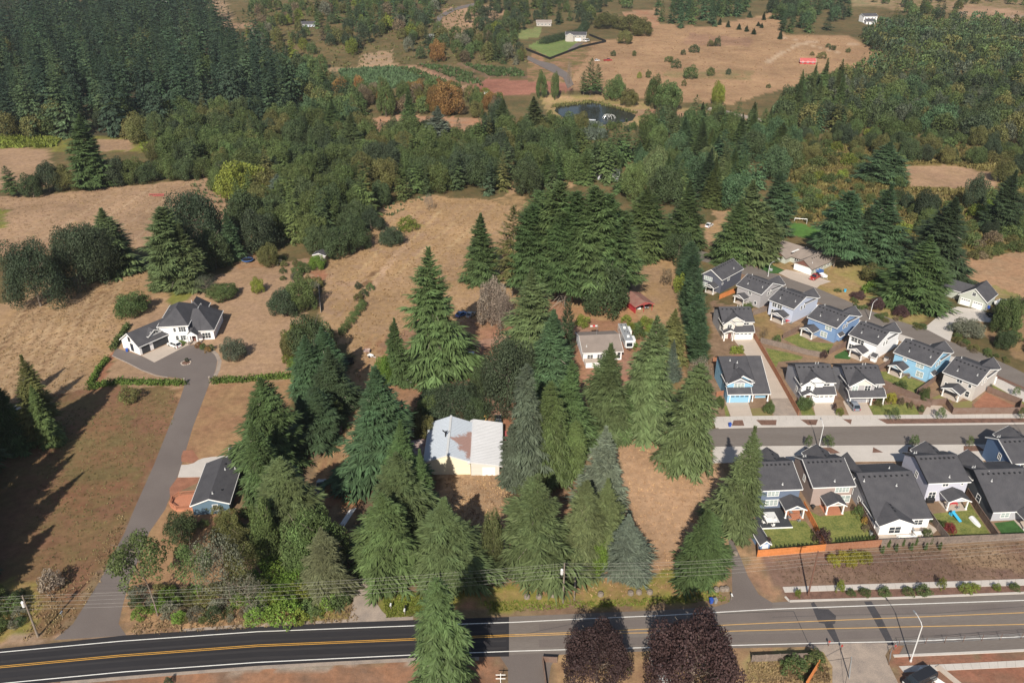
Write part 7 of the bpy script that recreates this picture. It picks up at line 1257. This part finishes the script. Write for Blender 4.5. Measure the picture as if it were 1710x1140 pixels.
P = G(807, 706); t = thing('skid_loader', 'tan-yellow skid loader parked behind the barn', 'loader', P, R(-90)); b = MB(); b.box(-1.3, 1.0, -.7, .7, .4, 1.3); b.build('body', 'paint_yellow', t); b = MB(); b.box(-.7, .7, -.5, .5, 1.3, 2.2); b.build('cab', 'car_glass', t); b = MB(); b.box(-.8, .75, -.55, .55, 2.2, 2.3); b.build('cab_roof', 'paint_yellow', t); b = MB(); b.box(1.3, 2.0, -.9, .9, .1, .7); b.obox((-1.0, -.75, 1.5), (1.4, -.75, .5), .12, .2); b.obox((-1.0, .75, 1.5), (1.4, .75, .5), .12, .2); b.build('loader_arm', 'paint_yellow', t)
for x in (-.7, .7):
    for s in (-.85, .85): link('wheel', CACHE['wheel'], t, (x, s, .38))
t = thing('trampoline', 'trampoline with a dark net and blue rim at the wood edge', 'trampoline', G(414, 437)); b = MB(); b.tube([(0, 0, .85), (0, 0, .9)], 1.9, 20); b.build('mat', 'black', t); b = MB(); b.tube([(2.0*cos(k*pi/12), 2.0*sin(k*pi/12), .9) for k in range(25)], .17, 6); b.build('rim', 'paint_blue', t); b = MB(); [b.tube([(2.0*cos(k*pi/4), 2.0*sin(k*pi/4), 0), (2.0*cos(k*pi/4), 2.0*sin(k*pi/4), 2.7)], .04, 5) for k in range(8)]; b.build('net_poles', 'black', t); b = MB()
for k in range(40):
    a0, a1 = k*pi/20, (k+.35)*pi/20; b.poly([(2*cos(a0), 2*sin(a0), .9), (2*cos(a1), 2*sin(a1), .9), (2*cos(a1), 2*sin(a1), 2.6), (2*cos(a0), 2*sin(a0), 2.6)])
b.build('net', 'black', t)
t = thing('farm_implement', 'rust-red farm implement lying in the left tan field', 'farm implement', G(249, 326), R(4)); [MBk.build('beam', 'red_metal', t) for MBk in [(lambda b: (b.obox((0, 0, .4), (7, 0, .4), .25, .3), b)[1])(MB()), (lambda b: (b.obox((2.5, -2.4, .4), (7.5, -2.0, .4), .25, .3), b)[1])(MB())]]; b = MB(); [b.obox((k*.9+.3, .2, .5), (k*.9+.9, -2.2, .3), .1, .12) for k in range(7)]; b.build('tines', 'red_metal', t)
t = thing('plank_stack', 'whitish planks lying beside the orange tractor', 'planks', G(581, 862), R(76))
for k in range(7): b = MB(); b.box(-3.2+.3*(k % 3), 3.0-.2*k, -.6+k*.17, -.45+k*.17, .02+.04*(k % 3), .09+.04*(k % 3)); b.build('plank', 'white_paint', t)
t = thing('plank_stack', 'timber beams beside the lower right pavement', 'planks', G(1584, 1128), R(-62))
for k in range(5): b = MB(); b.box(-2.2, 2.2, -.5+k*.2, -.32+k*.2, .02, .22); b.build('plank', 'concrete_tan', t)
t = thing('plank_stack', 'white sheets on the red soil at the lower right', 'planks', G(1556, 1130), R(-52)); 
for k in range(3): b = MB(); b.box(-2.2, 2.2, -.6+k*.36, -.28+k*.36, .02+.03*k, .14+.03*k); b.build('plank', 'white_paint', t)
# planted ring in the farmhouse drive, stumps, boundary stones, small posts
P = G(311, 606); t = thing('stone_ring', 'ring of stones with red bark in the farmhouse turning circle', 'stone ring', P); b = MB(); b.tube([(0, 0, 0), (0, 0, .12)], 1.25, 16); b.build('bark_bed', 'mulch', t)
for k in range(15): a = k*.419; b = MB(); r_ = .17+.05*((k*7) % 3); b.tube([(1.3*cos(a), 1.3*sin(a), 0), (1.3*cos(a), 1.3*sin(a), .2), (1.28*cos(a), 1.28*sin(a), .3)], [r_, r_*.9, r_*.4], 7); b.build('stone', 'stone', t)
for k, (x, y) in enumerate([(1053, 991), (1067, 989.5), (1085, 989.5), (1196, 985), (1206, 984.5), (1213, 984), (1003, 993), (900, 997), (880, 997), (1228, 925), (924, 994)]):
    b = MB(); b.tube([(0, 0, -.05), (0, 0, .5), (0, 0, .62)], [.62, .55, .35], 9, 'pole_wood'); tag(b.build('tree_stump', loc=G(x, y)), 'old stump in the roadside verge grass', 'stump', 'stumps along the verge')
for (x, y), lb in (((309, 641), 'timber gate post at the end of the left farmhouse hedge'), ((351, 638), 'timber gate post at the right farmhouse hedge')):
    t = thing('gate_post', lb, 'gate post', G(x, y)); b = MB(); b.box(-.18, .18, -.18, .18, 0, 1.7); b.build('post', 'pole_wood', t); b = MB(); b.box(-.24, .24, -.24, .24, 1.7, 1.8); b.build('cap', 'stone', t)
def mailbox(px, label, m='paint_white'):
    t = thing('mailbox', label, 'mailbox', G(*px)); b = MB(); b.box(-.05, .05, -.05, .05, 0, 1.05); b.build('post', 'pole_wood', t); b = MB(); b.tube([(-.0, -.3, 1.2), (0, .3, 1.2)], .16, 10); b.box(-.16, .16, -.3, .3, 1.05, 1.2); b.build('box', m, t)
mailbox((571, 991), 'white mailbox in the bright thicket by the gravel driveway'); mailbox((653, 1017), 'white marker box on the left yellow-green verge'); mailbox((676, 1026), 'white mailbox nearest the dark road'); mailbox((677.5, 1020), 'black newspaper box behind the white mailbox', 'black'); mailbox((1221, 1001), 'white mailbox at the mouth of the right driveway'); mailbox((105, 1030), 'grey utility box beside the left driveway', 'metal_grey'); mailbox((943, 1128), 'dark mailbox at the smaller plum tree', 'black')
def sign(px, label, h, parts):
    t = thing('sign_post', label, 'sign post', G(*px)); b = MB(); b.tube([(0, 0, 0), (0, 0, h)], .06, 6); b.build('post', 'white_paint', t); parts(t)
def sg1(t): 
    for z in (1.1, 2.0): b = MB(); b.obox((-.8, 0, z), (.8, 0, z), .08, .1); b.build('crossbar', 'white_paint', t)
sign((836, 1140), 'white post with crossbars beside the near driveway', 2.3, sg1)
for x, y in ((1383, 1078), (1493, 1085), (1404, 1085)):
    t = thing('marker_post', 'red and white marker post at the gravel junction', 'marker post', G(x, y), 0, 'marker posts at the gravel junction'); b = MB(); b.box(-.05, .05, -.03, .03, 0, 1.4); b.build('stake', 'pole_brown', t); b = MB(); b.box(-.16, .16, -.06, -.03, .9, 1.35); b.build('plate', 'paint_red', t)
P = G(1418, 1132); t = thing('utility_pole', 'leaning grey guyed post on the gravel junction', 'utility pole', P); b = MB(); b.tube([(0, 0, 0), (-.3, .5, 4.5)], .1, 7); b.build('pole', 'metal_grey', t); b = MB(); b.tube([(-.3, .5, 4.4), (-4.5, 3.0, .3)], .03, 4); b.tube([(-.3, .5, 4.4), (-1.6, -2.0, .1)], .03, 4); b.build('guy_wire', 'black', t)
b = MB(); b.box(-.45, .45, -.45, .45, 0, .7, 'metal_grey'); b.box(-.5, .5, -.5, .5, .7, .78, 'metal_white'); tag(b.build('utility_cabinet', loc=G(1287, 452)), 'small pale cabinet beside the top street lamp', 'cabinet')
# garden furniture of the south row
def table_set(px, label, w, d, m, seats=4, rz=YS):
    t = thing('patio_table', label, 'table', G(*px), rz); b = MB(); b.box(-w/2, w/2, -d/2, d/2, .68, .74); b.build('table_top', m, t)
    for x in (-w/2+.1, w/2-.1):
        for y in (-d/2+.1, d/2-.1): b = MB(); b.box(x-.04, x+.04, y-.04, y+.04, 0, .68); b.build('leg', m, t)
def chair(P, rz, m, label, group):
    t = thing('garden_chair', label, 'chair', P, rz, group); b = MB(); b.box(-.28, .28, -.28, .28, .38, .46); b.build('seat', m, t); b = MB(); b.box(-.28, .28, .24, .3, .46, .95); b.build('backrest', m, t)
    for x in (-.24, .24):
        for y in (-.24, .24): b = MB(); b.box(x-.03, x+.03, y-.03, y+.03, 0, .38); b.build('leg', m, t)
for px, lb, w, d, m, gr in (((1284, 872), 'white table on the dark deck of the navy house', 1.6, 1.6, 'cushion', 'white chairs on the navy house deck'), ((1532, 894), 'white patio table by the grey back fence', 1.6, 1.2, 'white_paint', 'dark chairs at the white patio table'), ((1610, 655), 'white table under the beige house porch', 1.8, 1.1, 'white_paint', 'chairs under the beige house porch'), ((1364, 548), 'garden table under the mid-blue house porch', 1.6, 1.0, 'pole_wood', 'chairs under the mid-blue house porch'), ((1512, 628), 'long table under the sky-blue house porch', 2.2, 1.0, 'pole_wood', 'chairs under the sky-blue house porch'), ((1316, 538), 'table under the pale blue-grey house porch', 1.6, 1.0, 'red_cloth', 'chairs under the pale blue-grey porch'), ((1590, 843), 'red-covered table under the lavender house porch', 1.8, 1.0, 'red_cloth', 'chairs under the lavender house porch'), ((1327, 864), 'wooden table on the navy house porch', 2.0, 1.1, 'deck', 'chairs on the navy house porch')):
    table_set(px, lb, w, d, m); P = G(*px)
    for k in range(4): a = k*pi/2+.3; chair(P+Vector((cos(a)*1.35, sin(a)*1.35, 0)), a-pi/2, 'cushion' if 'white chairs' in gr else 'metal_grey', 'garden chair drawn up to the '+lb, gr)
b = MB(); P = G(1290, 866); b.box(-3.6, 3.2, -3.0, 3.2, 0, .28, 'garage_grey'); b.box(-3.62, 3.22, -3.1, -3.0, .0, .3, 'white_trim'); o = b.build('timber_deck', loc=P, rz=YS); tag(o, 'dark grey deck behind the navy house', 'deck'); b = MB(); b.box(-1.2, 1.2, -1.7, 1.7, .29, .31); tag(b.build('outdoor_rug', 'metal_white', loc=P+Vector((-.2, .2, 0)), rz=YS), 'pale rug on the dark deck of the navy house', 'rug')
t = thing('garden_sofa', 'white corner sofa on the patio of the long grey house', 'sofa', G(1500, 880), YS); b = MB(); b.box(-2.2, 2.0, .9, 1.8, 0, .45); b.box(-2.2, -1.3, -1.4, .9, 0, .45); b.build('seat', 'cushion', t); b = MB(); b.box(-2.2, 2.0, 1.6, 1.8, .45, .85); b.box(-2.2, -2.0, -1.4, 1.6, .45, .85); b.build('backrest', 'cushion', t); table_set((1501, 884), 'low reddish table in front of the white corner sofa', 1.4, 1.0, 'deck')
t = thing('garden_bench', 'white bench seat along the grey back fence', 'bench', G(1513, 897), YS); b = MB(); b.box(-2.0, 2.0, -.4, .4, 0, .45); b.build('seat', 'cushion', t); b = MB(); b.box(-2.0, 2.0, -.5, -.4, .45, .85); b.build('backrest', 'cushion', t)
t = thing('barbecue', 'covered black barbecue at the lavender house wall', 'barbecue', G(1552, 838), YS); b = MB(); b.tube([(-.9, 0, .75), (.9, 0, .75)], .42, 10); b.build('lid', 'black', t); b = MB(); b.box(-.8, .8, -.35, .35, 0, .7); b.build('cabinet', 'black', t)
t = thing('barbecue', 'round black smoker beside the taupe house porch', 'barbecue', G(1357, 849)); b = MB(); b.tube([(0, 0, .5), (0, 0, .8), (0, 0, 1.1)], [.3, .5, .2], 10); b.build('lid', 'black', t); b = MB(); b.tube([(0, 0, 0), (0, 0, .5)], .25, 8); b.build('stand', 'black', t)
t = thing('toy_slide', 'bright blue toy slide on the lavender house lawn', 'slide', G(1597, 866), R(-70)); b = MB(); b.solid([(-1.1, -.35, .9), (1.1, -.35, .05), (1.1, .35, .05), (-1.1, .35, .9)], [(-1.1, -.35, 1.0), (1.1, -.35, .15), (1.1, .35, .15), (-1.1, .35, 1.0)]); b.box(-1.2, -1.05, -.4, .4, 0, 1.3); b.build('chute', paint('paint_sky', (.05, .38, .62)), t); b = MB(); b.box(-1.75, -1.2, -.35, .35, 0, .5); b.build('step', 'paint_sky', t)
b = MB(); b.tube([(0, 0, 0), (0, 0, .9)], [.35, .45], 10, 'paint_sky'); tag(b.build('water_butt', loc=G(1411, 487)), 'light blue tub on the dry verge of the upper street', 'tub')
b = MB(); b.box(-.5, .5, -.4, .4, 0, 1.2, 'siding_beige'); b.box(-.58, .58, -.48, .48, 1.2, 1.32, 'shingle'); tag(b.build('storage_box', loc=G(1479, 603), rz=YAW), 'beige storage box at the corner of the white estate house', 'box')
b = MB(); b.box(-.4, .4, -.4, .4, 0, .8, 'metal_grey'); b.tube([(0, 0, .8), (0, 0, .86)], .36, 12, 'black'); tag(b.build('heat_pump', loc=G(1455, 892)), 'grey heat pump beside the long grey house', 'heat pump')
t = thing('goal', 'white goal frame on the far edge of the bright lawn', 'goal', G(1326, 372), R(-15))
for x in (0, 5): b = MB(); b.tube([(x, 0, 0), (x, 0, 2.0)], .08, 5); b.build('post', 'paint_white', t)
b = MB(); b.tube([(0, 0, 2), (5, 0, 2)], .08, 5); b.build('crossbar', 'paint_white', t)
vehicle('white car glimpsed at the end of the upper street', (1180, 381), (1188, 376), 'car', 'paint_white', 1.9, 1.7, 4.6)
# ---------------------------------------------------------------- haze: one closed box of thin air round everything
hb = MB(); hb.box(-1620, 1620, -320, 2750, -6, 215); ho = hb.build('haze', None)
hm = bpy.data.materials.new('haze_air'); hm.use_nodes = True; t = hm.node_tree; t.nodes.clear()
pv = t.nodes.new('ShaderNodeVolumePrincipled'); pv.inputs['Color'].default_value = (.86, .92, 1, 1); pv.inputs['Density'].default_value = .00005; pv.inputs['Anisotropy'].default_value = .1; pv.inputs['Density Attribute'].default_value = ''
ou = t.nodes.new('ShaderNodeOutputMaterial'); t.links.new(pv.outputs[0], ou.inputs['Volume']); ho.data.materials.clear(); ho.data.materials.append(hm); ho['kind'] = 'stuff'
